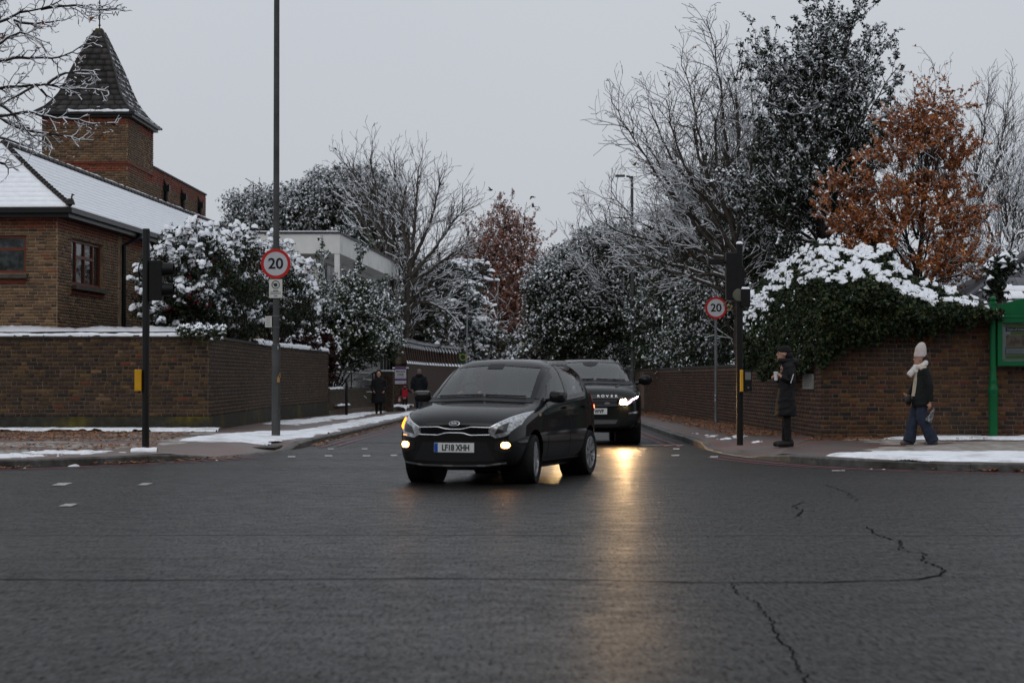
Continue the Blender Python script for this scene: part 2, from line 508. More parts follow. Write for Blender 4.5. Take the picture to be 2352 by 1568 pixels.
def pavement(name, K, side, back, mat):
    """strip from the kerb line to well behind the boundary wall; side -1 left, +1 right"""
    T = np.array([0, 0.06, 0.12, 0.25, 0.5, 0.9, 1.4, 2.2, 3.5, 5.0])
    n = len(K)
    tan = np.gradient(K, axis=0); tan /= np.linalg.norm(tan, axis=1)[:, None]
    nrm = np.stack([-tan[:, 1], tan[:, 0]], 1)
    if side > 0: nrm = -nrm
    # left kerb runs from far left to away: land lies on its left
    rows = []
    for k in range(n):
        far = np.array(back(K[k]))
        near = K[k] + nrm[k] * 0.13
        D = np.linalg.norm(far - near)
        tt = T / 5.0
        P = near[None] + (far - near)[None] * tt[:, None]
        z = pave_z(tt * D, K[k, 1]) - drop(K[k, 1]) + drop(P[:, 1])
        rows.append(np.c_[P, z])
    V = np.array(rows).reshape(-1, 3)
    m = len(T)
    i = np.arange((n - 1) * (m - 1)); r, c = i // (m - 1), i % (m - 1)
    a = r * m + c
    Fq = np.stack([a, a + 1, a + m + 1, a + m], 1)
    if side < 0: Fq = Fq[:, ::-1]
    o = tag(link(name, np_mesh(name, V, Fq[:, ::-1], smooth=True), mat), kind='structure')
    # kerb stones, each its own piece
    d = np.r_[0, np.cumsum(np.linalg.norm(np.diff(K, axis=0), axis=1))]
    s = 0.0; cnt = 0
    cache = {}
    while s + 0.9 < d[-1]:
        mid = np.array([np.interp(s + 0.45, d, K[:, j]) for j in (0, 1)])
        if mid[1] > 110 or abs(mid[0]) > 16:
            s += 0.915; continue
        a_ = np.array([np.interp(s, d, K[:, j]) for j in (0, 1)]); b_ = np.array([np.interp(s + 0.9, d, K[:, j]) for j in (0, 1)])
        u = (b_ - a_) / np.linalg.norm(b_ - a_); nn = np.array([-u[1], u[0]]) * (1 if side < 0 else -1)
        h0, h1 = float(kerb_h(a_[1])), float(kerb_h(b_[1]))
        key = (round(h0, 2), round(h1, 2), cnt % 3)
        if key not in cache:
            W = 0.128; j = [random.uniform(-0.004, 0.004) for _ in range(4)]
            vs = [(0, 0, -.05), (.9, 0, -.05), (.9, W, -.05), (0, W, -.05),
                  (0, 0.0, h0 - .022), (.9, 0.0, h1 - .022), (.9, W, h1 + j[2]), (0, W, h0 + j[3]), (0, .022, h0 + j[0]), (.9, .022, h1 + j[1])]
            if side > 0: vs = [(x, -y, z) for x, y, z in vs]
            fs = [(0, 1, 5, 4), (4, 5, 9, 8), (8, 9, 6, 7), (2, 3, 7, 6), (1, 2, 6, 9, 5), (3, 0, 4, 8, 7), (3, 2, 1, 0)]
            mb = MB().add(vs, fs); cache[key] = mb.mesh('kerb_stone')
        link('kerb_stone', cache[key], KMAT, o, mw=Matrix.Translation((a_[0], a_[1], random.uniform(-.003, .003) + float(drop(mid[1])))) @ Matrix.Rotation(math.atan2(u[1], u[0]), 4, 'Z'))
        s += 0.908; cnt += 1
    return o

def back_left(p):
    if p[1] < 31.9 and p[0] < -4.6:
        return (p[0] - 2.3 - 2 * max(0, (p[0] + 12) / 7), 47.0)
    if p[1] < 44: return (-7.4, 47.0 + 0.25 * (p[1] - 31.9))
    return (-7.6 + min(2.4, max(0, (p[1] - 70) * .10)), p[1] + 6.0)
def back_right(p):
    if p[1] < 31.5 and p[0] > 3.8: return (p[0] + 2.2, 40.5)
    if p[1] < 38: return (6.6, 40.5 + .2 * max(0, p[1] - 31.5))
    return (6.6 - min(.9, max(0, (p[1] - 60) * .03)), p[1] + 3.8)
PV_L = pavement('pavement_left', KLp, -1, back_left, PAVE_L)
PV_R = pavement('pavement_right', KRp, 1, back_right, PAVE_R)

# gardens behind the walls
sheet('garden_left', np.linspace(-80, -7.2, 12), np.linspace(45.3, 150, 12), 0.18, WET_SOIL)
sheet('garden_right', np.linspace(6.3, 80, 12), np.linspace(39.4, 150, 12), 0.18, WET_SOIL)

# painted markings -------------------------------------------------------
WHITE_PAINT = M('worn_white_paint', (0.36, 0.36, 0.345), 0.55, two=((0.08, 0.08, 0.08), 14, 0.5, 0.68), noise=(30, 0.15))
RED_PAINT = M('red_line_paint', (0.17, 0.035, 0.045), 0.5, two=((0.06, 0.045, 0.05), 5, 0.42, 0.66), noise=(20, 0.2))
def mark(px, py, wpx, hpx, z=0.007):
    """small dash given by its place in the view; wpx wide, hpx deep"""
    p = [ground_pt(px - wpx / 2, py + hpx / 2), ground_pt(px + wpx / 2 , py + hpx / 2), ground_pt(px + wpx / 2 + 3 * hpx * (px < 400), py - hpx / 2), ground_pt(px - wpx / 2 + 3 * hpx * (px < 400), py - hpx / 2)]
    me = np_mesh('road_dash', [(a[0], a[1], z) for a in p], [(0, 1, 2, 3)])
    return tag(link('road_dash', me, WHITE_PAINT), kind='structure')
def ground_pt(x, y):
    Y = floor_Y(y, 0.0)
    return (px2x(x, Y), Y)
for px, py, w, h in [(135, 1112, 32, 6), (327, 1112, 22, 5), (150, 1160, 30, 6), (755, 1047, 17, 3), (670, 1049, 17, 3), (842, 1047, 17, 3), (905, 1046, 15, 3),
                     (1368, 1046, 20, 3), (1463, 1046, 20, 3), (1551, 1046, 18, 3), (1640, 1049, 18, 3), (1394, 1031, 16, 2.4), (1477, 1031, 16, 2.4), (1553, 1031, 15, 2.4),
                     (760, 1031, 13, 2.4), (838, 1031, 13, 2.4), (1925, 1081, 30, 2)]:
    mark(px, py, w, h)
tag(link('stop_line', np_mesh('stop_line', [(2.4, 38.1, .0085), (3.2, 38.1, .0085), (3.2, 38.32, .0085), (2.4, 38.32, .0085)], [(0, 1, 2, 3)]), WHITE_PAINT), kind='structure')
def kerb_line(name, K, side, off, w, y0, y1, z, xlim=16):
    tan = np.gradient(K, axis=0); tan /= np.linalg.norm(tan, axis=1)[:, None]
    nrm = np.stack([-tan[:, 1], tan[:, 0]], 1) * (1 if side < 0 else -1)
    keep = (K[:, 1] > y0) & (K[:, 1] < y1) & (np.abs(K[:, 0]) < xlim)
    A = K[keep] - nrm[keep] * off; B = K[keep] - nrm[keep] * (off + w)
    n = len(A)
    V = np.r_[np.c_[A, z + drop(A[:, 1])], np.c_[B, z + drop(B[:, 1])]]
    i = np.arange(n - 1)
    tag(link(name, np_mesh(name, V, np.stack([i, i + 1, i + 1 + n, i + n], 1)), RED_PAINT), kind='structure')
for side, K in ((-1, KLp), (1, KRp)):
    nm = 'red_line_left' if side < 0 else 'red_line_right'
    kerb_line(nm, K, side, 0.25, 0.12, 25, 33.0, 0.006)
    kerb_line(nm + '_inner', K, side, 0.55, 0.10, 25, 32.6, 0.006)
    kerb_line(nm + '_street', K, side, 0.30, 0.07, 36.8, 90, 0.010)
    kerb_line(nm + '_street_inner', K, side, 0.52, 0.07, 37.2, 90, 0.010)

# cracks and seams in the asphalt: narrow strips of dark filler with ragged sides
CRACK = M('crack_filler', (0.006, 0.006, 0.006), 0.9, noise=(20, 0.4), spec=.02)
def crack(pts, w, jit=0.02, z=0.0045, seed=0, mat=CRACK, nm='road_crack'):
    g = [ground_pt(*p) for p in pts]
    P = resample(g, 0.06)
    r = np.random.default_rng(seed)
    n = len(P)
    off = np.cumsum(r.normal(0, jit * 0.5, (n, 2)), 0); off -= np.linspace(0, 1, n)[:, None] * off[-1]
    off = off * 0.35 + r.normal(0, jit * 0.35, (n, 2))
    P = P + off
    tan = np.gradient(P, axis=0); tan /= np.linalg.norm(tan, axis=1)[:, None] + 1e-9
    nrm = np.stack([-tan[:, 1], tan[:, 0]], 1)
    ww = w * (0.35 + 1.1 * vnoise(np.arange(n) * .23, np.zeros(n), seed))[:, None]
    V = np.r_[np.c_[P + nrm * ww, np.full(n, z)], np.c_[P - nrm * ww, np.full(n, z)]]
    i = np.arange(n - 1)
    tag(link(nm, np_mesh(nm, V, np.stack([i, i + 1, i + 1 + n, i + n], 1)), mat), kind='structure')
crack([(-60, 1329), (300, 1332), (700, 1329), (980, 1327), (1300, 1330), (1600, 1337), (1900, 1336), (2100, 1330), (2160, 1320)], 0.017, 0.012, seed=1)
crack([(2160, 1320), (2165, 1308), (2110, 1285), (2125, 1272), (2060, 1262), (2070, 1242), (2010, 1228), (1990, 1210)], 0.008, 0.035, seed=2)
crack([(2165, 1325), (2420, 1331)], 0.008, 0.02, seed=3)
crack([(1680, 1340), (1700, 1362), (1740, 1380), (1775, 1420), (1790, 1450), (1830, 1490), (1850, 1568)], 0.0045, 0.025, seed=4)
crack([(1830, 1185), (1850, 1172), (1835, 1160), (1845, 1152)], 0.008, 0.05, seed=5)
crack([(1890, 1112), (1920, 1128), (1960, 1150)], 0.007, 0.06, seed=6)
SEAM = M('asphalt_seam', (0.085, 0.085, 0.088), 0.6, two=((0.05, 0.05, 0.05), 6, 0.4, 0.6))
crack([(-60, 1228), (600, 1227), (1400, 1228), (2420, 1228)], 0.02, 0.004, seed=7, mat=SEAM, nm='road_seam')
crack([(900, 1268), (1090, 1270)], 0.012, 0.01, seed=8, mat=SEAM, nm='road_seam')

# ------------------------------------------------------------------ snow, slush and leaves on the pavements
def k_dist(K, side):
    """distance behind the kerb line, negative on the road"""
    Kd = K[::2]
    tan = np.gradient(Kd, axis=0); tan /= np.linalg.norm(tan, axis=1)[:, None]
    nrm = np.stack([-tan[:, 1], tan[:, 0]], 1) * (1 if side < 0 else -1)
    def f(X, Y):
        out = np.empty(X.size)
        P = np.c_[X.ravel(), Y.ravel()]
        for s in range(0, len(P), 4000):
            q = P[s:s + 4000]
            i = ((q[:, None, :] - Kd[None]) ** 2).sum(2).argmin(1)
            out[s:s + 4000] = ((q - Kd[i]) * nrm[i]).sum(1)
        return out.reshape(X.shape)
    return f
kdL, kdR = k_dist(KLp, -1), k_dist(KRp, 1)

SNOWG = M('trodden_snow', (0.76, 0.78, 0.82), 0.8, two=((0.42, 0.40, 0.385), 1.9, 0.50, 0.74), bump=(22, 0.9), noise=(9, 0.08))
def snow_field(name, poly, kd, amount, h, step, seed, label, sc=1.2, stretch=1.0, edge=0.25, mat=None, zbase=None):
    """snow lying inside a plan polygon: a bumpy blanket that thins out raggedly"""
    poly = np.array(poly)
    x0, y0 = poly.min(0); x1, y1 = poly.max(0)
    xs = np.arange(x0, x1, step); ys = np.arange(y0, y1, step * stretch)
    X, Y = np.meshgrid(xs, ys)
    ins = in_poly(X, Y, poly)
    # soft distance to polygon edge
    dmin = np.full(X.shape, 9.0)
    n = len(poly)
    for i in range(n):
        a, b = poly[i], poly[(i + 1) % n]
        ab = b - a; t = np.clip(((X - a[0]) * ab[0] + (Y - a[1]) * ab[1]) / (ab @ ab), 0, 1)
        dmin = np.minimum(dmin, np.hypot(X - a[0] - t * ab[0], Y - a[1] - t * ab[1]))
    dmin = np.where(ins, dmin, -dmin)
    nz = vnoise(X * sc, Y * sc, seed, 5) * 0.62 + vnoise(X * sc * 4, Y * sc * 2.2, seed + 9, 4) * 0.38
    d = kd(X, Y) if kd else np.full(X.shape, 3.0)
    dmin = np.minimum(dmin, d - .10)
    fld = nz - (1 - amount) + np.clip(dmin / edge, -1, 1) * 0.25 - 0.25
    th = np.clip(fld * 5, -1, 1)
    base = pave_z(np.maximum(d, 0), Y) if zbase is None else np.full(X.shape, zbase) + drop(Y)
    Z = base + h * np.sign(th) * np.abs(th) ** .6 + 0.004 + .35 * h * (vnoise(X * 7, Y * 7, seed + 3, 3) - .5) * (th > 0)
    if kd: Z = base + (Z - base) * np.where(Z > base, np.clip((d - .02) / .10, 0, 1) ** .6, 1)
    nx, ny = len(xs), len(ys)
    i = np.arange((nx - 1) * (ny - 1)); r, c = i // (nx - 1), i % (nx - 1)
    a = r * nx + c
    Fq = np.stack([a, a + 1, a + nx + 1, a + nx], 1)
    up = (th > 0).ravel()
    keep = up[Fq].any(1) & (d.ravel()[Fq] > .03).all(1)
    Fq = Fq[keep]
    if not len(Fq): return
    used, inv = np.unique(Fq, return_inverse=True)
    V = np.stack([X.ravel(), Y.ravel(), Z.ravel()], 1)[used]
    o = link(name, np_mesh(name, V, inv.reshape(Fq.shape), smooth=True), mat or SNOWG)
    return tag(o, label, 'snow', kind='stuff')

SLUSH = M('trodden_slush', (0.20, 0.17, 0.145), 0.5, two=((0.42, 0.40, 0.38), 5, 0.42, 0.7), bump=(40, 0.8))
# left pavement
snow_field('wall_foot_snow', [(-16, 44.1), (-6.4, 44.3), (-6.35, 45.2), (-16, 45.2)], kdL, 0.85, 0.07, 0.05, 3, 'snow lying along the foot of the left brick wall', 2.0)
snow_field('pavement_slush', [(-16, 29), (-7.6, 29.2), (-5.2, 32), (-4.3, 35.5), (-4.1, 43), (-6.2, 44), (-16, 44)], kdL, 0.50, 0.006, 0.07, 5, 'grey trodden slush over the left pavement', 0.9, mat=SLUSH, edge=.6)
snow_field('corner_snow', [(-6.3, 37.0), (-4.3, 36.0), (-3.95, 39), (-3.8, 45), (-5.2, 44.2), (-6.0, 41)], kdL, 0.70, 0.03, 0.04, 8, 'white snow patch round the tall lamp column', 1.1)
snow_field('corner_snow', [(-4.8, 42), (-3.85, 42), (-3.6, 62), (-3.5, 84), (-4.2, 84), (-4.7, 60)], kdL, 0.60, 0.025, 0.05, 9, 'broken snow strip along the left street kerb', 1.0)
snow_field('corner_snow', [(-6.7, 54), (-5.4, 52), (-4.9, 66), (-4.9, 90), (-5.7, 90), (-6.2, 68)], kdL, 0.58, 0.03, 0.07, 10, 'thin snow beside the receding left wall', 0.9)
snow_field('kerb_snow', [(-12, 27.9), (-7.1, 29.2), (-5.0, 32.2), (-5.4, 33.0), (-7.5, 31.4), (-12, 30.2)], kdL, 0.47, 0.04, 0.035, 12, 'small snow lumps near the left kerb', 2.6)
# right pavement
snow_field('pavement_snow', [(3.9 + .55, 30.2), (5.5, 28.7), (6.9, 27.9), (16, 27.5), (16, 30.2), (9, 30.6), (6.0, 31.0)], kdR, 0.80, 0.045, 0.045, 21, 'smooth bright snow on the right pavement by the kerb', 0.9)
snow_field('wall_foot_snow', [(6.6, 37.7), (16, 37.2), (16, 39.0), (7.6, 39.0)], kdR, 0.72, 0.05, 0.05, 23, 'snow along the foot of the right wall and notice board', 1.3)
snow_field('pavement_slush', [(5.2, 31), (16, 30.4), (16, 38), (6.5, 38.5)], kdR, 0.62, 0.006, 0.07, 25, 'grey slush trodden along the right pavement', 0.9, mat=SLUSH, edge=.6)
snow_field('kerb_snow', [(3.6, 36.8), (4.6, 36), (4.8, 41), (3.6, 44)], kdR, 0.36, 0.03, 0.04, 27, 'scattered snow crumbs beside the crossing kerb', 3.0)
snow_field('gutter_snow', [(4.6, 28.7), (7.5, 26.85), (7.6, 26.65), (5.2, 27.7), (4.4, 28.7)], None, 0.50, 0.04, 0.03, 29, 'small snow lumps in the right gutter', 2.6, zbase=0.0)
snow_field('gutter_snow', [(-8.2, 27.55), (-4.2, 31.9), (-4.1, 31.5), (-7.2, 27.6)], None, 0.40, 0.035, 0.03, 31, 'small snow lumps in the left gutter', 2.4, zbase=0.0)

def litter(name, poly, n, kd, size, label, cols, seed, dens=0.45, sc=0.8, z=0.0):
    r = np.random.default_rng(seed)
    poly = np.array(poly); lo, hi = poly.min(0), poly.max(0)
    P = r.uniform(lo, hi, (n * 6, 2))
    P = P[in_poly(P[:, 0], P[:, 1], poly)]
    P = P[vnoise(P[:, 0] * sc, P[:, 1] * sc, seed, 4) + r.uniform(-.12, .12, len(P)) > dens][:n]
    m = len(P)
    base = (pave_z(kd(P[:, 0], P[:, 1]), P[:, 1]) if kd else drop(P[:, 1]) + .004) + 0.012 + r.uniform(0, .02, m) + z
    a = r.uniform(0, 2 * PI, m); s = size * r.uniform(.5, 1.3, m)
    V = np.zeros((m, 4, 3)); 
    for k, (u, w, zz) in enumerate(((-1, 0, .1), (0, -.6, 0), (1, 0, .25), (0, .6, .05))):
        V[:, k, 0] = P[:, 0] + (u * np.cos(a) - w * np.sin(a)) * s
        V[:, k, 1] = P[:, 1] + (u * np.sin(a) + w * np.cos(a)) * s
        V[:, k, 2] = base + zz * s * r.uniform(0, 2, m)
    c = np.array(cols)[r.integers(0, len(cols), m)] * r.uniform(.6, 1.3, (m, 1))
    Fq = np.arange(m * 4).reshape(m, 4)
    o = link(name, np_mesh(name, V.reshape(-1, 3), Fq, np.repeat(c, 4, 0)), LEAFM)
    tag(o, label, 'leaves', kind='stuff')
LEAFM = M('fallen_leaf', (0.2, 0.1, 0.04), 0.6, attr=True)
BROWN = [(.16, .06, .022), (.22, .085, .028), (.11, .045, .02), (.26, .11, .035), (.08, .04, .025)]
litter('fallen_leaves', [(-16, 31), (-7.2, 31), (-5.9, 33.5), (-6.6, 42), (-9, 43.6), (-16, 43.6)], 9000, kdL, 0.05, 'rust coloured leaf mush on the left pavement', BROWN, 41, 0.44, 0.5)
litter('fallen_leaves', [(-9, 27.6), (-4.3, 32.4), (-4.2, 31.5), (-7.6, 27.2)], 500, None, 0.045, 'brown leaves caught in the left gutter', BROWN, 42, 0.4)
litter('fallen_leaves', [(4.3, 40), (5.85, 39), (5.75, 50), (5.45, 80), (4.6, 80), (4.3, 58)], 5200, kdR, 0.05, 'brown leaves drifted along the right street wall', BROWN, 43, 0.42, 0.7)
litter('fallen_leaves', [(5.8, 38.8), (5.2, 37), (9, 37.6), (9, 38.8)], 500, kdR, 0.045, 'brown leaves at the foot of the right corner', BROWN, 44, 0.45)
litter('fallen_leaves', [(5.5, 27.9), (14, 26.75), (14, 26.4), (7, 27.0)], 350, None, 0.05, 'brown leaves caught in the right gutter', BROWN, 45, 0.45)
litter('fallen_leaves', [(-3.75, 37), (-3.5, 55), (-3.35, 85), (-3.1, 85), (-3.25, 55), (-3.5, 37)], 900, None, 0.05, 'brown leaves lining the left street gutter', BROWN, 46, 0.35)

# inspection cover on the left pavement
cov = MB().box((0, 0, 0.0), (0.85, 1.2, 0.03))
o = cov.build('inspection_cover', M('cast_iron_cover', (0.03, 0.029, 0.028), 0.45, metal=0.4, noise=(30, 0.3), bump=(90, 0.7)), bevel=0.006)
g = ground_pt(585, 1017 + 0); Yc = floor_Y(1017, .118)
o.location = (px2x(585, Yc), Yc, float(pave_z(kdL(np.array([px2x(585, Yc)]), np.array([Yc]))[0], Yc)) + .012)
tag(o, 'dark rectangular inspection cover in the snow beside the lamp column', 'manhole cover')
# ------------------------------------------------------------------ brickwork
STOCK = [((.078, .046, .024), 5), ((.110, .062, .027), 5), ((.058, .032, .021), 5), ((.068, .038, .029), 4), ((.150, .084, .032), 2.5),
         ((.030, .022, .018), 2.5), ((.19, .11, .06), .6), ((.17, .040, .018), .25), ((.095, .052, .034), 3)]
STOCK_R = [((.082, .038, .018), 5), ((.108, .049, .018), 5), ((.056, .027, .017), 5), ((.062, .028, .021), 4), ((.145, .064, .020), 2.5),
           ((.025, .018, .015), 2.5), ((.125, .048, .026), 2), ((.105, .03, .017), 2)]
BUFF = [((.205, .120, .064), 5), ((.160, .092, .052), 5), ((.115, .068, .042), 4), ((.24, .148, .082), 4), ((.075, .05, .036), 2.5), ((.22, .085, .04), .6)]
REDB = [((.26, .055, .028), 4), ((.22, .046, .026), 4), ((.18, .042, .026), 2)]

def brick_mat(name, dark, moss=None, rough=0.8):
    return M(name, (.1, .07, .05), rough, attr=True, noise=(22, 0.28), bump=(55, 0.45), two=(dark, 0.7, 0.52, 0.72), spec=0.35)
BRICK_L = brick_mat('stock_brick', (.045, .030, .020))
BRICK_R = brick_mat('stock_brick_right', (.028, .021, .017))
BRICK_B = brick_mat('buff_brick', (.11, .07, .043))
def mortar_mat(name, base): return M(name, base, 0.9, noise=(5, 0.35), bump=(60, 0.4))

class Bricks:
    """bricks of one wall or building: the largest in view become objects, the rest one mesh"""
    def __init__(s, seed, dim=1.0): s.dim = dim; s.b = []; s.r = random.Random(seed); s.seed = seed
    def run(s, P0, P1, z0, rows, course, pal, bond='flemish', unit=0.232, joint=0.017, holes=(), out=None, z_top=None, skip=None):
        """P0 -> P1 plan points; outward normal is to the right of the direction of travel"""
        P0, P1 = Vector((P0[0], P0[1])), Vector((P1[0], P1[1]))
        L = (P1 - P0).length; u = (P1 - P0) / L; n = Vector((u.y, -u.x))
        for i in range(rows):
            z = z0 + i * course
            full, half = unit, unit / 2
            if bond == 'flemish':
                seq = [full, half]
                x = 0.0 if i % 2 == 0 else -.75 * full
                k = 0
            else:
                seq = [full]; x = 0.0 if i % 2 == 0 else -half; k = 0
            p = pal(i, z) if callable(pal) else pal
            tot = sum(w for _, w in p)
            while x < L - 0.02:
                w = seq[k % len(seq)] * s.r.uniform(.955, 1.045); k += 1
                a, b = max(x, 0.0), min(x + w, L)
                x += w
                if b - a < 0.04: continue
                if z_top is not None and z + course > z_top((a + b) / 2): continue
                hit = False
                for (ha, hb, hz0, hz1) in holes:
                    if b > ha and a < hb and z + course > hz0 + .01 and z < hz1 - .01:
                        if a < ha - .03 and b > ha: b = min(b, ha)
                        elif b > hb + .03 and a < hb: a = max(a, hb)
                        else: hit = True
                if hit or b - a < 0.04: continue
                q = s.r.random() * tot
                for c, wt in p:
                    q -= wt
                    if q <= 0: break
                f = s.r.uniform(.62, 1.0) * s.dim
                c = tuple(v * f for v in c)
                d = s.r.uniform(-.002, .004) + (out if out else 0)
                s.b.append((P0.x + u.x * a, P0.y + u.y * a, z, b - a - joint, course - joint, u.x, u.y, n.x, n.y, c, d))
    def build(s, parent, mat, view=None, nmax=300, name='brick', th=0.014):
        if not s.b: return
        # how large each brick shows
        sc = []
        for i, b in enumerate(s.b if nmax else []):
            cx, cy = b[0] + b[5] * b[3] / 2, b[1] + b[6] * b[3] / 2
            to = Vector((-cx, -cy)); d = to.length
            face = max(0.0, (to.x * b[7] + to.y * b[8]) / d)
            px = CX + cx / cy * F; py = HOR - (b[2] + b[4] / 2 - CAMH) / cy * F
            ok = 0 < px < 2352 and 0 < py < 1568 and (view is None or view(px, py))
            sc.append((face * b[3] * b[4] / (cy * cy)) if ok else 0.0)
        order = sorted(range(len(sc)), key=lambda i: -sc[i])
        chosen = set(i for i in order[:nmax] if sc[i] > 0)
        cache = {}
        for i in chosen:
            x, y, z, w, h, ux, uy, nx, ny, c, d = s.b[i]
            key = (round(w, 2), round(h, 3), round(sum(c) * 60), round(c[0] / (c[2] + .001) * 1.5))
            if key not in cache:
                V, Fq = brick_geo(1)
                V = V * np.array([w, th, h])
                cache[key] = np_mesh(name, V, Fq, np.tile(c, (len(V), 1)))
            mw = Matrix(((ux, nx, 0, x + nx * d), (uy, ny, 0, y + ny * d), (0, 0, 1, z), (0, 0, 0, 1)))
            link(name, cache[key], mat, parent, mw=mw)
        rest = [b for i, b in enumerate(s.b) if i not in chosen]
        if rest:
            A = np.array([b[:9] for b in rest]); D = np.array([b[10] for b in rest]); C = np.array([b[9] for b in rest])
            V0, F0 = brick_geo(1); V0 = np.concatenate([V0[:4], V0[8:]]); F0 = np.array([(4, 5, 6, 7), (0, 1, 5, 4), (1, 2, 6, 5), (2, 3, 7, 6), (3, 0, 4, 7)])[:, ::-1]
            n = len(V0); m = len(A)
            V = np.zeros((m, n, 3))
            lx = V0[None, :, 0] * A[:, 3:4]; ly = V0[None, :, 1] * th + D[:, None]; lz = V0[None, :, 2] * A[:, 4:5]
            V[..., 0] = A[:, 0:1] + A[:, 5:6] * lx + A[:, 7:8] * ly
            V[..., 1] = A[:, 1:2] + A[:, 6:7] * lx + A[:, 8:9] * ly
            V[..., 2] = A[:, 2:3] + lz
            Fq = (F0[None] + (np.arange(m) * n)[:, None, None]).reshape(-1, 4)
            o = link('brickwork', np_mesh('brickwork', V.reshape(-1, 3), Fq, np.repeat(C, n, 0)), mat, parent)
            tag(o, kind='stuff')

def brick_geo(_):
    e = .03; ez = .07
    V = np.array([(0, 0, 0), (1, 0, 0), (1, 0, 1), (0, 0, 1), (0, .65, 0), (1, .65, 0), (1, .65, 1), (0, .65, 1),
                  (e, 1, ez), (1 - e, 1, ez), (1 - e, 1, 1 - ez), (e, 1, 1 - ez)], float)
    Fq = np.array([(8, 9, 10, 11), (4, 5, 9, 8), (5, 6, 10, 9), (6, 7, 11, 10), (7, 4, 8, 11), (0, 1, 5, 4), (1, 2, 6, 5), (2, 3, 7, 6), (3, 0, 4, 7)])
    return V, Fq[:, ::-1]

def slab(mb, path, z0, z1, inn, out):
    """solid strip along a plan path; outward is to the right of travel"""
    P = [Vector((p[0], p[1])) for p in path]
    N = []
    for i in range(len(P)):
        ds = []
        if i > 0: ds.append((P[i] - P[i - 1]).normalized())
        if i < len(P) - 1: ds.append((P[i + 1] - P[i]).normalized())
        d = sum(ds, Vector((0, 0))).normalized()
        n = Vector((d.y, -d.x))
        k = 1.0
        if len(ds) == 2: k = 1 / max(.5, n.dot(Vector((ds[0].y, -ds[0].x))))
        N.append(n * k)
    b = len(mb.v)
    for p, n in zip(P, N):
        for o_, z in ((-inn, z0), (out, z0), (out, z1), (-inn, z1)):
            mb.v.append((p.x + n.x * o_, p.y + n.y * o_, z))
    for i in range(len(P) - 1):
        q = b + i * 4
        for k in range(4):
            mb.f.append((q + k, q + (k + 1) % 4, q + 4 + (k + 1) % 4, q + 4 + k))
    mb.f.append((b + 3, b + 2, b + 1, b)); e = b + (len(P) - 1) * 4
    mb.f.append((e, e + 1, e + 2, e + 3))
    return mb

def snow_ridge(name, path, z, w0, w1, h, parent=None, seed=0, step=0.05, label=None, lump=0.5, ragged=0.03, mat=None):
    """snow lying along a ledge: path plan points, z height or list, cross-section from -w0 (inner) to +w1 (outer)"""
    P = np.array([(p[0], p[1], zz) for p, zz in zip(path, z if isinstance(z, (list, tuple)) else [z] * len(path))], float)
    Q = resample(P, step)
    n = len(Q)
    t = np.gradient(Q[:, :2], axis=0); t /= np.linalg.norm(t, axis=1)[:, None] + 1e-9
    nr = np.stack([t[:, 1], -t[:, 0]], 1)
    s = np.arange(n) * step
    prof = [(-1, -.25), (-.95, .35), (-.6, .85), (0, 1), (.5, .9), (.9, .55), (1, .1), (.96, -.25)]
    rows = []
    lm = 1 - lump + 2 * lump * vnoise(s * 3.3, s * 0 + seed, seed, 4)
    rg = (vnoise(s * 7, s * 0 + 2.2, seed + 4, 3) - .5) * 2 * ragged
    for a, b in prof:
        off = np.where(a < 0, a * w0, a * w1 + rg * (a > .4))
        hh = b * h * lm + (vnoise(s * 11, s * 0 + a * 7, seed + 6, 2) - .5) * h * .35 * (b > .2)
        rows.append(np.c_[Q[:, :2] + nr * np.broadcast_to(off, (n,))[:, None], Q[:, 2] + hh])
    V = np.stack(rows, 1).reshape(-1, 3); m = len(prof)
    i = np.arange((n - 1) * (m - 1)); r, c = i // (m - 1), i % (m - 1); a = r * m + c
    o = link(name, np_mesh(name, V, np.stack([a, a + 1, a + m + 1, a + m], 1)[:, ::-1], smooth=True), mat or SNOW, parent)
    if parent is None: tag(o, label, 'snow', kind='stuff')
    return o

COPING = M('coping_stone', (.055, .05, .045), .8, noise=(8, .3), bump=(40, .5))
MOSS = M('plinth_render', (.030, .028, .022), .85, two=((.075, .06, .012), 1.1, .5, .66), noise=(7, .35), bump=(30, .5))

# left garden wall: frontal length, then turning along the side street
LW = [(-24, 45.3), (-6.72, 45.3), (-6.95, 60.0), (-6.47, 72.0)]
WALL_L = thing('garden_wall', 'long sooty yellow brick wall with snow topped coping on the left corner', 'wall', (-6.68, 45.1, 0))
WALL_L.location = (0, 0, 0)
core = slab(MB(), LW, -.6, 2.14, 0.30, 0.0)
core.build('mortar_core', mortar_mat('lime_mortar', (.135, .096, .062)), WALL_L)
slab(MB(), LW, -.6, 0.40, 0.05, 0.035).build('plinth', MOSS, WALL_L)
bk = Bricks(3, .68)
CR = 0.0868
for i in range(3):
    bk.run(LW[i], LW[i + 1], 0.405, 20, CR, STOCK, unit=0.345 / 1.5)
bk.build(WALL_L, BRICK_L, view=lambda x, y: x < 760)
# coping in two tiers over the frontal part, one over the rest
slab(MB(), LW[:2], 2.14, 2.20, .34, .05).build('coping', COPING, WALL_L)
slab(MB(), LW[:2], 2.20, 2.31, .22, -.06).build('coping_crest', COPING, WALL_L)
slab(MB(), LW[1:], 2.14, 2.20, .33, .04).build('coping', COPING, WALL_L)
snow_ridge('coping_snow', LW[:2], 2.19, .02, .055, .055, WALL_L, 5, ragged=.02)
snow_ridge('coping_snow', [(-24, 45.3), (-6.78, 45.3)], 2.30, .24, -.03, .085, WALL_L, 6, ragged=.02)
snow_ridge('coping_snow', [(-6.85, 55), (-6.95, 60.0), (-6.47, 72.0)], 2.19, .3, .05, .10, WALL_L, 7)

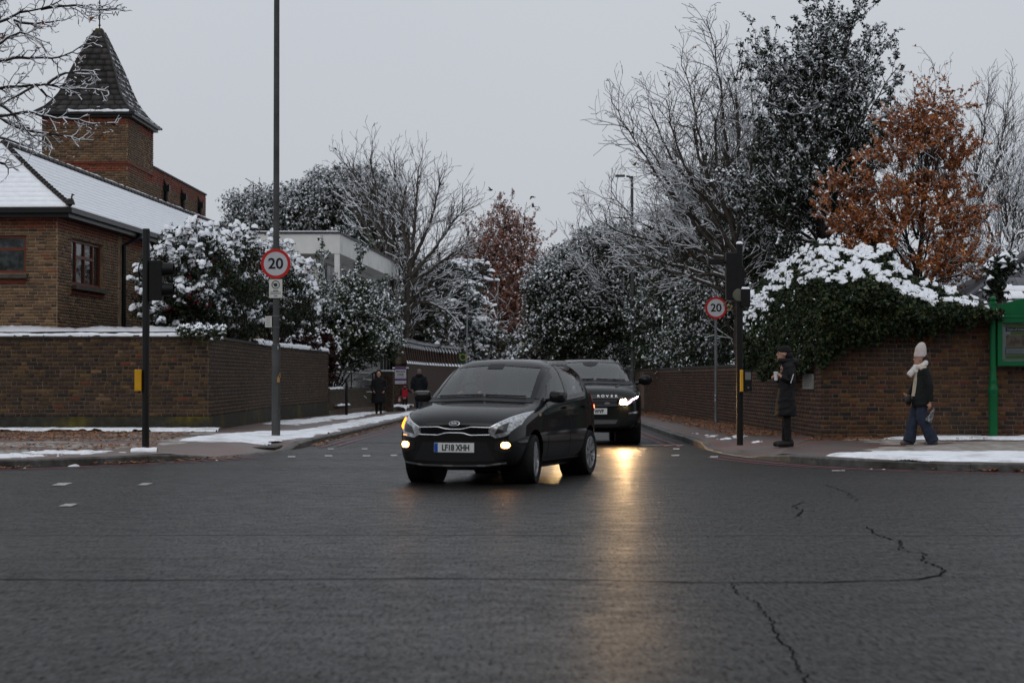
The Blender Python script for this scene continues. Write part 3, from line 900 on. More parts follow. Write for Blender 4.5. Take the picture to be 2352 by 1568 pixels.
# right garden wall: along the side street, then turning across the view
RW = [(5.75, 112), (5.33, 82.4), (5.73, 51.4), (5.89, 39.05), (17, 38.95)]
WALL_R = thing('boundary_wall', 'dark red-brown brick wall turning the corner under the ivy on the right', 'wall', (0, 0, 0))
slab(MB(), RW[:4], -.7, 1.53, .3, 0).build('mortar_core', mortar_mat('lime_mortar_street', (.15, .105, .078)), WALL_R)
slab(MB(), RW[3:], 0.0, 2.60, .34, 0).build('mortar_core', mortar_mat('lime_mortar_right', (.13, .095, .068)), WALL_R)
slab(MB(), RW, -.7, .0, .05, .012).build('plinth', M('dirty_plinth', (.035, .03, .026), .85, noise=(6, .4), bump=(30, .5)), WALL_R)
bk = Bricks(5, .82)
for i in (1, 2):
    bk.run(RW[i], RW[i + 1], 0.205 - .34, 19, 0.085, STOCK_R, unit=.232)
bk.run(RW[3], RW[4], 0.035, 30, 0.085, STOCK_R, unit=.232)
bk.build(WALL_R, BRICK_R, view=lambda x, y: x > 1880 and y > 750)
slab(MB(), RW[:4], 1.53, 1.60, .34, .03).build('coping', COPING, WALL_R)
slab(MB(), RW[3:], 2.60, 2.68, .36, .03).build('coping', COPING, WALL_R)
# ------------------------------------------------------------------ brick hall with tower on the left
GUTTER = M('black_gutter', (.010, .010, .011), .35)
SLATE = M('dark_slate', (.030, .027, .026), .55, attr=True, noise=(18, .35), bump=(40, .3), two=((.10, .072, .02), 2.6, .66, .74))
TILE = M('clay_roof_tile', (.035, .03, .028), .7, noise=(10, .4))
FRAMEW = M('brown_window_frame', (.13, .036, .019), .4, noise=(12, .2))
PANE = glass_mat('window_pane', 1.7, (.75, .8, .8), .04)
HALL = thing('brick_hall', 'buff brick hall with snowy hipped roof and slate spired tower behind left wall', 'building', (0, 0, 0))
A3 = math.radians(3.0)
DR = Vector((math.sin(A3), math.cos(A3)))      # away along the right-hand side
DF = Vector((-math.cos(A3), math.sin(A3)))     # leftwards along the front
C0 = Vector((px2x(131, 48.8), 48.8))
ZE = 5.10
def hp(a, b, z=0.0):
    """hall frame: a metres to the left along the front, b metres back"""
    p = C0 + DF * a + DR * b
    return Vector((p.x, p.y, z))
LEN, WID = 30.0, 9.0
bk = Bricks(17)
def hall_pal(z_red):
    return lambda i, z: REDB if z > z_red else BUFF
W2 = (1.25, 4.30, 3.55, 4.68)                   # window in the right-hand side: along, along, z, z
a_ = hp(3.1, 0); W1 = (px2x(60, 48.8), )
xl0 = WID - (C0.x - px2x(58, 48.8)); W1 = (WID - 3.2, WID - (C0.x - px2x(58, 48.8)) / math.cos(A3), 3.75, 4.66)
PF0 = hp(WID, 0); PF1 = hp(0, 0); PR1 = hp(0, LEN)
wl = MB()
def holed(P0, P1, z0, z1, holes, depth):
    """flat wall sheet with openings and their reveals"""
    P0, P1 = Vector((P0.x, P0.y)), Vector((P1.x, P1.y)); L = (P1 - P0).length; u = (P1 - P0) / L; n = Vector((u.y, -u.x))
    xs = sorted({0, L, *[h[0] for h in holes], *[h[1] for h in holes]}); zs = sorted({z0, z1, *[h[2] for h in holes], *[h[3] for h in holes]})
    pt = lambda x, z, d=0.0: (P0.x + u.x * x - n.x * d, P0.y + u.y * x - n.y * d, z)
    for i in range(len(xs) - 1):
        for j in range(len(zs) - 1):
            cx_, cz_ = (xs[i] + xs[i + 1]) / 2, (zs[j] + zs[j + 1]) / 2
            if any(h[0] < cx_ < h[1] and h[2] < cz_ < h[3] for h in holes): continue
            wl.add([pt(xs[i], zs[j]), pt(xs[i + 1], zs[j]), pt(xs[i + 1], zs[j + 1]), pt(xs[i], zs[j + 1])], [(0, 1, 2, 3)])
    for a, b, c, d in holes:
        R = [(a, c), (b, c), (b, d), (a, d)]
        for k in range(4):
            p, q = R[k], R[(k + 1) % 4]
            wl.add([pt(*p), pt(*q), pt(*q, depth), pt(*p, depth)], [(0, 1, 2, 3)])
holed(PF0, PF1, 0, ZE, [W1], .3)
holed(PF1, PR1, 0, ZE, [W2], .3)
wl.add([hp(WID, 0, 0), hp(WID, LEN, 0), hp(WID, LEN, ZE), hp(WID, 0, ZE)], [(0, 1, 2, 3)])
wl.add([hp(WID, LEN, 0), hp(0, LEN, 0), hp(0, LEN, ZE), hp(WID, LEN, ZE)], [(0, 1, 2, 3)])
WALLP = wl.build('wall', mortar_mat('buff_mortar', (.30, .215, .14)), HALL)
bk.run((PF0.x, PF0.y), (PF1.x, PF1.y), 1.9, 43, .075, hall_pal(4.78), 'stretcher', .225, holes=[W1])
PRb = hp(0, 13.0)
bk.run((PF1.x, PF1.y), (PRb.x, PRb.y), 1.9, 43, .075, hall_pal(4.78), 'stretcher', .225, holes=[W2, (5.9, 6.35, 0, 5)])
# windows ----------------------------------------------------------------
def window(pos, right, z0, z1, w, cols, mullions, transom, n, depth=.10):
    """window set back in the wall; pos = plan of the left jamb, right = unit plan dir, n = outward plan normal"""
    R = Vector((right.x, right.y, 0)); N = Vector((n.x, n.y, 0)); P = Vector((pos.x, pos.y, 0)) - N * depth
    rot = Matrix(((R.x, N.x, 0), (R.y, N.y, 0), (0, 0, 1)))
    mb = MB(); t = .07
    def bar(x0, x1, za, zb, d=.06):
        mb.box(P + R * ((x0 + x1) / 2) + Vector((0, 0, (za + zb) / 2)), (x1 - x0, d, zb - za), m=rot)
    bar(0, w, z0, z0 + t); bar(0, w, z1 - t, z1); bar(0, t, z0 + t, z1 - t); bar(w - t, w, z0 + t, z1 - t)
    for x, za, zb in mullions: bar(x - .035, x + .035, za, zb, .055)
    for x0, x1, z in transom: bar(x0, x1, z - .035, z + .035, .05)
    fr = mb.build('window', FRAMEW, HALL)
    for (x0, x1, za, zb) in cols:
        MB().box(P - N * .02 + R * ((x0 + x1) / 2) + Vector((0, 0, (za + zb) / 2)), (x1 - x0, .012, zb - za), m=rot).build('pane', PANE, fr)
    mb = MB()
    mb.box(P + N * (depth + .03) + R * (w / 2) + Vector((0, 0, z0 - .07)), (w + .1, .22, .10), m=rot)
    mb.build('sill', M('stone_sill', (.07, .06, .05), .7, noise=(9, .3)), fr)
    MB().box(P + N * (depth + .012) + R * (w / 2) + Vector((0, 0, z0 - .20)), (w, .07, .075), m=rot).build('sill_course', M('red_brick_course', (.14, .032, .02), .8, noise=(20, .3)), fr)
    MB().box(P - N * .25 + R * (w / 2) + Vector((0, 0, (z0 + z1) / 2)), (w, .02, z1 - z0), m=rot).build('pane_backing', M('pane_reflection_tone', (.42, .43, .44), .9, noise=(9, .5), two=((.12, .12, .12), 5, .45, .6)), fr)  # pale backing behind the panes, painted to stand for their sky reflection
    return fr
nR = Vector((DR.y, -DR.x)); nF = Vector((-DF.y, DF.x))
if nF.y > 0: nF = -nF
w2 = W2[1] - W2[0]; h = W2[3]; b = W2[2]
# the side window: two tall side lights, a pair of casements with small top lights between them
q = [.70, 1.52, 2.34]
zt = h - .42
window(hp(0, W2[0]).xy, DR, b, h, w2, [(.07, .66, b + .07, h - .07), (.74, 1.48, b + .07, zt), (1.56, 2.30, b + .07, zt), (.74, 1.48, zt, h - .07), (1.56, 2.30, zt, h - .07), (2.38, w2 - .07, b + .07, h - .07)],
       [(q[0], b, h), (q[1], b + .07, h - .07), (q[2], b, h)], [(.74, 1.48, zt), (1.56, 2.30, zt)], nR)
wf = W1[1] - W1[0]
window(hp(WID - W1[0], 0).xy, -DF, W1[2], W1[3], wf, [(.07, wf / 2, W1[2] + .07, 4.3), (wf / 2, wf - .07, W1[2] + .07, 4.3), (.07, wf - .07, 4.37, W1[3] - .07)],
       [(wf / 2, W1[2] + .07, 4.3)], [(0.07, wf - .07, 4.33)], nF)
# eaves: soffit, fascia, gutter
ZF = ZE + .16
def eave_pts(o): return [hp(WID + 1, -o), hp(-o, -o), hp(-o, LEN + 1)]
def rib(name, o0, o1, z0, z1, mat):
    pth = [(p.x, p.y) for p in (hp(WID, 0), hp(0, 0), hp(0, LEN))]
    return slab(MB(), pth, z0, z1, -o0, o1).build(name, mat, HALL)
rib('soffit', -.05, .36, ZE - .02, ZE + .03, BLACK)
rib('fascia', .34, .37, ZE - .04, ZE + .17, GUTTER)
rib('gutter', .375, .47, ZE + .06, ZE + .16, GUTTER)
# roof: courses of tiles, each carrying a strip of snow
OV, RD = .42, 1.90
RISE = 1.78
rows = 13
def rp(side, t, s):
    """roof point; side 0 front slope (s = along front to the left), 1 right slope (s = along the back direction); t 0 eave..1 ridge"""
    o = -OV + t * (RD + OV)
    z = ZE + .17 + t * RISE * (1 + .10 * (t - 1))
    return (lambda s_: hp(s_, o, z))(s) if side == 0 else (lambda s_: hp(o, s_, z))(s)
tl, sn = MB(), []
SV, SF = [], []
def strip(side, t0, t1, off, lst_v, lst_f, step, noise, lip, seed):
    o0 = -OV + t0 * (RD + OV); o1 = -OV + t1 * (RD + OV)
    smax = (WID + 1) if side == 0 else LEN
    n = max(2, int((smax - o0) / step))
    base = len(lst_v)
    for k in range(n + 1):
        f = k / n
        s0 = o0 + (smax - o0) * f; s1 = o1 + (smax - o1) * f
        nz = noise * (vnoise(np.array([s0 * 3.1]), np.array([t0 * 40.]), seed, 3)[0] - .5)
        p0 = rp(side, t0, s0); p1 = rp(side, t1, s1)
        p0b = p0.copy(); p0.z += off + lip + nz; p0b.z += off - .015 if off > 0.03 else off - .02
        p1.z += off + nz * .6
        lst_v += [tuple(p0b), tuple(p0), tuple(p1)]
    for k in range(n):
        a = base + k * 3
        lst_f.append((a, a + 3, a + 4, a + 1)); lst_f.append((a + 1, a + 4, a + 5, a + 2))
TV, TF = [], []
for side in (0, 1):
    for i in range(rows):
        t0, t1 = i / rows, (i + 1.12) / rows
        strip(side, t0, min(t1, 1), 0.0, TV, TF, 4.0, 0, .022, 1)
        strip(side, t0 + .10 / rows, min(t1, 1), 0.034, SV, SF, .18, .014, .020, 3 + i)
tlo = MB().add(TV, TF).build('roof', TILE, HALL)
tag(link('roof_snow', np_mesh('roof_snow', SV, [np.array(SF)], smooth=False), SNOW, tlo), kind='stuff')
# hip and ridge tiles
hipm = M('hip_tile', (.025, .022, .02), .6, noise=(12, .4))
for i in range(26):
    t0, t1 = i / 26, (i + 1) / 26
    p0, p1 = rp(1, t0, -OV + t0 * (RD + OV)), rp(1, t1, -OV + t1 * (RD + OV))
    p0.z += .085; p1.z += .062
    MB().tube([p0, p1], [.062, .052], 7).build('hip_tile', hipm, tlo)
for i in range(68):
    s0 = RD + i * .42
    p0, p1 = rp(1, 1, s0), rp(1, 1, s0 + .43)
    p0.z += .02; p1.z += .035
    MB().tube([p0, p1], [.105, .09], 8).build('ridge_tile', hipm, tlo)
snow_ridge('ridge_snow', [(rp(1, 1, RD).x, rp(1, 1, RD).y), (rp(1, 1, 29).x, rp(1, 1, 29).y)], ZE + .17 + RISE + .10, .05, .03, .035, tlo, 9, lump=.9)
# far slope of the roof
e0, e1 = hp(2 * RD + OV, RD), None
MB().add([rp(1, 1, RD), rp(1, 1, LEN), hp(2 * RD + OV + 4.5, LEN, ZE - 1.5), hp(2 * RD + OV + 4.5, RD - 4, ZE - 1.5)], [(0, 1, 2, 3)]).build('roof_back', TILE, tlo)
fin = hp(-OV, -OV, ZE + .25)
MB().tube([fin, fin + Vector((0, 0, .14))], [.12, .07], 8).tube([fin + Vector((.02, 0, .1)), fin + Vector((.05, 0, .26)), fin + Vector((.09, 0, .22))], .02, 6).build('hip_finial', hipm, tlo)
# downpipe with swan neck
dp = hp(-.10, 6.15); top = hp(-.42, 6.6)
MB().tube([top + Vector((0, 0, ZE + .06)), top + Vector((0, 0, ZE - .06)), Vector((dp.x, dp.y, ZE - .30)), Vector((dp.x, dp.y, 1.8))], .062, 10).build('downpipe', GUTTER, HALL, smooth=True)
dp = hp(-.03, 6.42)

# tower -------------------------------------------------------------------
TY = 65.0
tx1 = px2x(292, TY); tx0 = tx1 - 2.75; td = 4.15
def tp(x, y, z=0.0):
    d = Vector((math.cos(A3 * .35), -math.sin(A3 * .35))); e = Vector((math.sin(A3 * .35), math.cos(A3 * .35)))
    p = Vector((tx1, TY)) - d * x + e * y
    return Vector((p.x, p.y, z))
TZ = zy(268, TY); ZB = zy(378, TY)
TOW = MB().add([tp(.01, .01, 3), tp(2.75, .01, 3), tp(2.75, td, 3), tp(.01, td, 3), tp(.01, .01, TZ), tp(2.75, .01, TZ), tp(2.75, td, TZ), tp(.01, td, TZ)],
               [(0, 1, 5, 4), (1, 2, 6, 5), (2, 3, 7, 6), (3, 0, 4, 7), (4, 5, 6, 7)]).build('tower', mortar_mat('buff_mortar', (.30, .215, .14)), HALL)
pal_t = lambda i, z: REDB if (z > TZ - .30 or ZB - .22 < z < ZB + .02) else BUFF
nrow = int((TZ - 5.0) / .075)
z00 = TZ - nrow * .075
for a, b in ((tp(2.75, 0), tp(0, 0)), (tp(0, 0), tp(0, td))):
    bk.run((a.x, a.y), (b.x, b.y), z00, nrow, .075, pal_t, 'stretcher', .225)
def ring(name, o0, z0, z1, mat, par):
    pts = [tp(2.75, 0), tp(0, 0), tp(0, td)]
    return slab(MB(), [(p.x, p.y) for p in pts], z0, z1, .02, o0).build(name, mat, par)
RB = M('red_brick_course', (.14, .032, .02), .8, noise=(20, .3))
ring('string_course', .05, ZB + .03, ZB + .095, RB, TOW)
ring('eave_board', .17, TZ - .01, TZ + .07, GUTTER, TOW)
ring('tower_gutter', .26, TZ + .07, TZ + .15, GUTTER, TOW)
# spire: bell-cast profile, slate by slate
prof_h = [0, .10, .37, .75, 1.16, 1.60, 2.32, 2.94]
prof_w = [1.0, .90, .745, .605, .505, .42, .245, .085]
HW, HD = 2.75 / 2 + .25, td / 2 + .25
cxp = tp(2.75 / 2, td / 2)
def sp_pt(face, u, hh):
    """face 0 front, 1 right, 2 back, 3 left; u -1..1 across; hh height"""
    w = np.interp(hh, prof_h, prof_w)
    wx, wy = HW * w, HD * w
    lx, ly = {0: (u * wx, -wy), 1: (wx, u * wy), 2: (-u * wx, wy), 3: (-wx, -u * wy)}[face]
    d = Vector((math.cos(A3 * .35), -math.sin(A3 * .35), 0)); e = Vector((math.sin(A3 * .35), math.cos(A3 * .35), 0))
    return Vector((cxp.x, cxp.y, TZ + .13 + hh)) + d * lx + e * ly
SP = MB()
hs_ = np.linspace(0, 2.94, 25)
for f_ in range(4):
    for i in range(24):
        SP.add([sp_pt(f_, -1, hs_[i]), sp_pt(f_, 1, hs_[i]), sp_pt(f_, 1, hs_[i + 1]), sp_pt(f_, -1, hs_[i + 1])], [(0, 1, 2, 3)])
SPO = SP.build('spire', M('spire_underlay', (.018, .016, .016), .8), HALL)
rs_ = random.Random(4)
nr = 15
# rows of equal slope length
arc = np.r_[0, np.cumsum(np.hypot(np.diff(hs_), np.diff(np.interp(hs_, prof_h, prof_w) * HW)))]
hrow = np.interp(np.linspace(0, arc[-1], nr + 1), arc, hs_)
cent = Vector((cxp.x, cxp.y, 0))
for f_ in (0, 1):
    for i in range(nr):
        h0, h1 = hrow[i], hrow[i + 1]
        h1o = min(2.94, h1 + .02)
        wid = (HW if f_ == 0 else HD) * 2 * np.interp(h0, prof_h, prof_w)
        n = max(2, int(round(wid / .36)))
        for k in range(n):
            u0 = -1 + 2 * (k + (0.25 if i % 2 else 0)) / n; u1 = -1 + 2 * (k + 1 + (0.25 if i % 2 else 0)) / n
            u0, u1 = max(-1, u0 + .012), min(1, u1 - .012)
            if k == 0: u0 = -1
            if u1 - u0 < .05: continue
            P = [sp_pt(f_, u0, h0), sp_pt(f_, u1, h0), sp_pt(f_, u1, h1o), sp_pt(f_, u0, h1o)]
            nn = (P[1] - P[0]).cross(P[3] - P[0]).normalized()
            j = rs_.uniform(.022, .032)
            V = [P[0] + nn * .004, P[1] + nn * .004, P[2] + nn * .002, P[3] + nn * .002, P[0] + nn * j, P[1] + nn * (j + rs_.uniform(-.004, .004)), P[2] + nn * .010, P[3] + nn * .010]
            g = rs_.uniform(.7, 1.35)
            c = (.030 * g, .026 * g, .025 * g)
            me = np_mesh('slate', [tuple(v) for v in V], [(4, 5, 6, 7), (0, 1, 5, 4), (1, 2, 6, 5), (3, 0, 4, 7), (2, 3, 7, 6)], np.tile(c, (8, 1)))
            link('slate', me, SLATE, SPO)
# snow caught on the right-hand slates and at the front eave
pv, pf = [], []
for i in range(nr):
    for k in range(14):
        if rs_.random() < .55 - .02 * i:
            u0 = rs_.uniform(-1, .85); u1 = min(1, u0 + rs_.uniform(.08, .4)); h0 = hrow[i] ; h1 = h0 + rs_.uniform(.03, .10)
            P = [sp_pt(1, u0, h0), sp_pt(1, u1, h0), sp_pt(1, u1, h1), sp_pt(1, u0, h1)]
            nn = (P[1] - P[0]).cross(P[3] - P[0]).normalized()
            b = len(pv); pv += [tuple(p + nn * (.05 if q < 2 else .03)) for q, p in enumerate(P)] + [tuple(P[0] + nn * .01), tuple(P[1] + nn * .01)]
            pf += [(b, b + 1, b + 2, b + 3), (b + 4, b + 5, b + 1, b)]
tag(link('spire_snow', np_mesh('spire_snow', pv, [np.array(pf)]), SNOW, SPO), kind='stuff')
g0, g1 = sp_pt(0, -.3, 0), sp_pt(0, .9, 0)
snow_ridge('spire_snow', [(g0.x, g0.y), (g1.x, g1.y)], TZ + .16, .10, .03, .05, SPO, 12, lump=.8)
for f_ in (0, 1, 2, 3):      # hips
    pts = [sp_pt(f_, 1, h_) for h_ in hs_[::2]]
    MB().tube(pts, .035, 6).build('hip_roll', M('lead_hip', (.028, .026, .026), .55), SPO)
ap = sp_pt(0, 0, 2.94); ap = Vector((cxp.x, cxp.y, TZ + .13 + 2.94))
MB().add([ap + Vector(v) for v in ((-.16, -.2, -.03), (.16, -.2, -.03), (.16, .2, -.03), (-.16, .2, -.03), (-.10, -.12, .10), (.10, -.12, .10), (.10, .12, .10), (-.10, .12, .10))],
         [(0, 1, 5, 4), (1, 2, 6, 5), (2, 3, 7, 6), (3, 0, 4, 7), (4, 5, 6, 7)]).build('spire_cap', M('mossy_cap', (.06, .045, .015), .8, noise=(14, .4)), SPO)
# weather vane
IRON = M('wrought_iron', (.015, .015, .016), .5)
VN = MB()
VN.tube([ap, ap + Vector((0, 0, 1.55))], .022, 8)
VN.lathe([(.001, -.05), (.05, 0), (.001, .05)], ap + Vector((0, 0, .22)), 10)
VN.lathe([(.001, -.04), (.04, 0), (.001, .04)], ap + Vector((0, 0, .95)), 10)
VN.lathe([(.001, -.04), (.045, 0), (.001, .06)], ap + Vector((0, 0, 1.55)), 10)
for a in (20, 110, 200, 290):
    d = Vector((math.cos(math.radians(a)), math.sin(math.radians(a)), 0))
    VN.tube([ap + Vector((0, 0, .62)), ap + Vector((0, 0, .62)) + d * .42], .012, 6)
    for s in (-1, 1):        # scrolls
        cc = ap + Vector((0, 0, .62 + s * .15)) + d * .16
        VN.tube([cc + (d * math.cos(t) + Vector((0, 0, math.sin(t)))) * (.13 - .012 * k) for k, t in enumerate(np.linspace(0, 5.4, 9))], .011, 5)
VN.tube([ap + Vector((-.35, 0, 1.25)), ap + Vector((.35, .05, 1.25))], .014, 6)
VN.add([ap + Vector(v) for v in ((.2, .03, 1.16), (.4, .05, 1.12), (.4, .05, 1.38), (.2, .03, 1.30), (-.46, 0, 1.25), (-.32, 0, 1.18), (-.32, 0, 1.32))], [(0, 1, 2, 3), (4, 5, 6)])
VNO = VN.build('weather_vane', IRON, HALL)
for ch, a in (('N', 200), ('W', 20), ('S', 290)):
    d = Vector((math.cos(math.radians(a)), math.sin(math.radians(a)), 0))
    text_mesh('vane_letter', ch, .24, IRON, VNO, facing(ap + Vector((0, 0, .62)) + d * .52), .008)
# wing behind the tower: parapet, red band, rainwater pipes
WY0, WY1 = td + .0, td + 10.6
ZP = zy(385, TY + td)
WG = MB().add([tp(.01, WY0, 3), tp(3.4, WY0, 3), tp(3.4, WY1, 3), tp(.01, WY1, 3), tp(.01, WY0, ZP), tp(3.4, WY0, ZP), tp(3.4, WY1, ZP), tp(.01, WY1, ZP)],
              [(0, 1, 5, 4), (1, 2, 6, 5), (2, 3, 7, 6), (3, 0, 4, 7), (4, 5, 6, 7)]).build('wing', mortar_mat('buff_mortar', (.30, .215, .14)), HALL)
a, b = tp(0, WY0), tp(0, WY1)
nrow = int((ZP - 4.5) / .075)
bk.run((a.x, a.y), (b.x, b.y), ZP - nrow * .075, nrow, .075, lambda i, z: REDB if z > ZP - .46 else BUFF, 'stretcher', .225)
slab(MB(), [(a.x, a.y), (b.x, b.y)], ZP, ZP + .06, 3.4, .05).build('parapet_coping', COPING, WG)
snow_ridge('parapet_snow', [(a.x, a.y), (b.x, b.y)], ZP + .055, .3, .03, .03, WG, 14)
for t in (1.9, 5.2, 8.8):
    p = tp(-.09, WY0 + t)
    mb = MB().tube([(p.x, p.y, ZP - .62), (p.x, p.y, 4.0)], .07, 8).box((p.x, p.y, ZP - .52), (.26, .24, .22)).tube([(p.x, p.y, ZP - .42), (p.x - .1, p.y, ZP - .18)], .05, 8)
    mb.build('rainwater_pipe', GUTTER, WG)
bk.build(WALLP, BRICK_B, view=lambda x, y: not (x > 290 and y > 480) and y < 755)

# ------------------------------------------------------------------ white flat-roofed house behind the shrubs
HSE = thing('white_house', 'white flat roofed modern house with glass balcony beyond the shrubs', 'house', (0, 0, 0))
RENDER = M('white_render', (.66, .66, .64), .8, noise=(1.3, .12), bump=(20, .1))
HY = 84.0
hc = Vector((px2x(780, HY), HY)); A2 = math.atan((1412 - CX) / F)
hd = Vector((math.sin(A2), math.cos(A2))); hf = Vector((-1, 0))
def wp(a, b, z=0.0):
    p = hc + hf * a + hd * b
    return Vector((p.x, p.y, z))
def hbox(name, a0, a1, b0, b1, z0, z1, mat, par=HSE):
    P = [wp(a0, b0), wp(a1, b0), wp(a1, b1), wp(a0, b1)]
    return MB().add([(p.x, p.y, z) for z in (z0, z1) for p in P], [(0, 1, 5, 4), (1, 2, 6, 5), (2, 3, 7, 6), (3, 0, 4, 7), (4, 5, 6, 7), (3, 2, 1, 0)]).build(name, mat, par)
ZR0, ZR1 = zy(582, HY), zy(536, HY)
LH = 23.0
hbox('roof_band', 0, 9, 0, LH, ZR0, ZR1, RENDER)
hbox('roof_edge', -.06, 9, -.06, LH + .06, ZR1, ZR1 + .07, M('dark_roof_edge', (.035, .035, .045), .5))
hbox('roof_snow', .1, 8.9, .1, LH - .1, ZR1 + .07, ZR1 + .12, SNOW)
hbox('upper_storey', .9, 9, .9, LH - 4.0, 2.9, ZR0, RENDER)
hbox('lower_storey', .3, 9, .3, LH + .2, 0, 2.9, RENDER)
hbox('balcony_floor', -.3, .9, 2, LH + 1.6, 2.85, 3.0, RENDER)
GREY_W = M('dark_window', (.05, .052, .055), .15, spec=.6)
for b0 in (2.2, 6.2, 10.2, 14.2):
    w_ = hbox('window', .86, .95, b0, b0 + 2.6, 3.15, ZR0 - .25, M('grey_window_frame', (.12, .12, .12), .5))
    hbox('pane', .84, .85, b0 + .1, b0 + 1.25, 3.25, ZR0 - .35, GREY_W, w_); hbox('pane', .84, .85, b0 + 1.35, b0 + 2.5, 3.25, ZR0 - .35, GREY_W, w_)
for b0 in (17.2, 18.7, 20.0, 21.3):
    w_ = hbox('window', .26, .34, b0, b0 + .75, .6, 2.45, M('grey_window_frame', (.12, .12, .12), .5))
    hbox('pane', .245, .255, b0 + .06, b0 + .69, .68, 2.38, GREY_W, w_)
for a0 in (1.6, 4.2):
    w_ = hbox('window', a0, a0 + 1.4, .83, .93, 3.3, ZR0 - .3, M('grey_window_frame', (.12, .12, .12), .5))
    hbox('pane', a0 + .08, a0 + 1.32, .815, .825, 3.4, ZR0 - .4, GREY_W, w_)
hbox('roof_pier', -.0, .25, LH - .3, LH, 2.9, ZR0, RENDER)
hbox('corner_post', 0.02, .22, .02, .22, 2.9, ZR0, RENDER)
GLS = M('balcony_glass', (.16, .22, .20), .08, spec=.7)
for k in range(6):
    b0 = LH - 4.4 + k * 1.0
    hbox('balcony_glass', -.27, -.25, b0 + .03, b0 + .97, 3.0, 3.95, GLS)
    hbox('balcony_post', -.29, -.24, b0 - .02, b0 + .02, 3.0, 4.0, GREY_METAL)
hbox('balcony_glass', -.25, .9, LH + 1.56, LH + 1.58, 3.0, 3.95, GLS)
hbox('balcony_rail', -.30, -.23, LH - 4.4, LH + 1.6, 3.97, 4.01, GREY_METAL)
# red aerial pole before the house front, as seen beside the shrub
pr = wp(4.35, -.6)
MB().tube([(pr.x, pr.y, 2.9), (pr.x, pr.y, zy(556, pr.y))], .022, 6).build('red_pole', M('red_pole_paint', (.10, .02, .02), .6), HSE)
# television aerial on a mast
AE = thing('tv_aerial', 'thin television aerial on a tall mast above the snowy shrubs', 'aerial', tuple(at(581, 530, 80)))
am = MB().tube([(0, 0, -4.2), (0, 0, 1.75)], .022, 6); am.build('mast', GREY_METAL, AE)
ab = MB().tube([(-.30, 0, 2.05), (.25, 0, 1.72)], .016, 5)
for k in range(7):
    x = -.28 + k * .085; z = 2.04 - k * .052
    ab.tube([(x, -.15, z), (x, .15, z)], .007, 4)
for s in (-.12, -.04, .06, .14):
    ab.tube([(.26, .2, 1.72 + s * 2.2), (.26, -.2, 1.72 + s * 2.2)], .008, 4)
ab.tube([(.26, 0, 1.35), (.26, 0, 2.1)], .009, 5).tube([(0.0, 0, 1.75), (0, 0, 1.95)], .014, 5)
ab.build('aerial_head', GREY_METAL, AE)

# ------------------------------------------------------------------ slate roof glimpsed over the right wall
LODGE = thing('slate_roofed_lodge', 'low lodge with snow streaked slate roof behind the green notice board', 'building', (0, 0, 0))
RY = 46.0
r0, r1 = at(2195, 707, RY), at(2470, 560, RY + 3)
ez = r0.z
ex0, ex1 = r0.x, r0.x + 8
MB().add([(ex0 + .6, RY + .4, 0), (ex1, RY + .4, 0), (ex1, RY + 6, 0), (ex0 + .6, RY + 6, 0), (ex0 + .6, RY + .4, ez), (ex1, RY + .4, ez), (ex1, RY + 6, ez), (ex0 + .6, RY + 6, ez)],
         [(0, 1, 5, 4), (1, 2, 6, 5), (2, 3, 7, 6), (3, 0, 4, 7)]).build('wall', M('lodge_wall', (.07, .05, .04), .8, noise=(8, .3)), LODGE)
apx, apz = ex0 + 3.2, ez + 1.95
lr = MB().add([(ex0, RY, ez), (ex1, RY, ez), (ex1, RY + 3.2, apz), (apx, RY + 3.2, apz), (ex0, RY + 6.4, ez)], [(0, 1, 2, 3), (0, 3, 4)]).build('roof', M('lodge_slate_bed', (.05, .05, .055), .7), LODGE)
rr = random.Random(8)
sv, sf = [], []
for i in range(11):
    t0, t1 = i / 11, (i + 1.1) / 11
    xa = ex0 + (apx - ex0) * t0
    n = int((ex1 - xa) / .3)
    for k in range(n):
        x0 = xa + k * .3 + (.15 if i % 2 else 0); x1 = x0 + .29
        if x0 < ex0 + (apx - ex0) * t1: continue
        y0, y1 = RY + 3.2 * t0, RY + 3.2 * t1; z0, z1 = ez + 1.95 * t0, ez + 1.95 * t1
        g = rr.uniform(.7, 1.3)
        me = np_mesh('slate', [(x0, y0, z0 + .035), (x1, y0, z0 + .035), (x1, y1, z1 + .012), (x0, y1, z1 + .012), (x0, y0, z0 + .01), (x1, y0, z0 + .01)], [(0, 1, 2, 3), (4, 5, 1, 0)],
                     np.tile((.10 * g, .10 * g, .115 * g), (6, 1)))
        if x0 < px2x(2352, RY) + 1: link('slate', me, SLATE2 if 'SLATE2' in globals() else globals().setdefault('SLATE2', M('wet_slate', (.1, .1, .1), .35, attr=True, noise=(9, .2))), lr)
        if rr.random() < .52 and vnoise(np.array([x0 * .9]), np.array([i * .5]), 3, 3)[0] > .40:
            f0, f1 = rr.uniform(0, .2), rr.uniform(.5, 1.0)
            b = len(sv); sv += [(x0 + .0, y0 + (y1 - y0) * f0, z0 + (z1 - z0) * f0 + .075), (x1 + .01, y0 + (y1 - y0) * f0, z0 + (z1 - z0) * f0 + .075), (x1, y0 + (y1 - y0) * f1, z0 + (z1 - z0) * f1 + .05), (x0, y0 + (y1 - y0) * f1, z0 + (z1 - z0) * f1 + .05),
                                (x0, y0 + (y1 - y0) * f0, z0 + (z1 - z0) * f0 + .03), (x1, y0 + (y1 - y0) * f0, z0 + (z1 - z0) * f0 + .03)]
            sf += [(b, b + 1, b + 2, b + 3), (b + 4, b + 5, b + 1, b)]
if sv: tag(link('roof_snow', np_mesh('roof_snow', sv, [np.array(sf)]), SNOW, lr), kind='stuff')
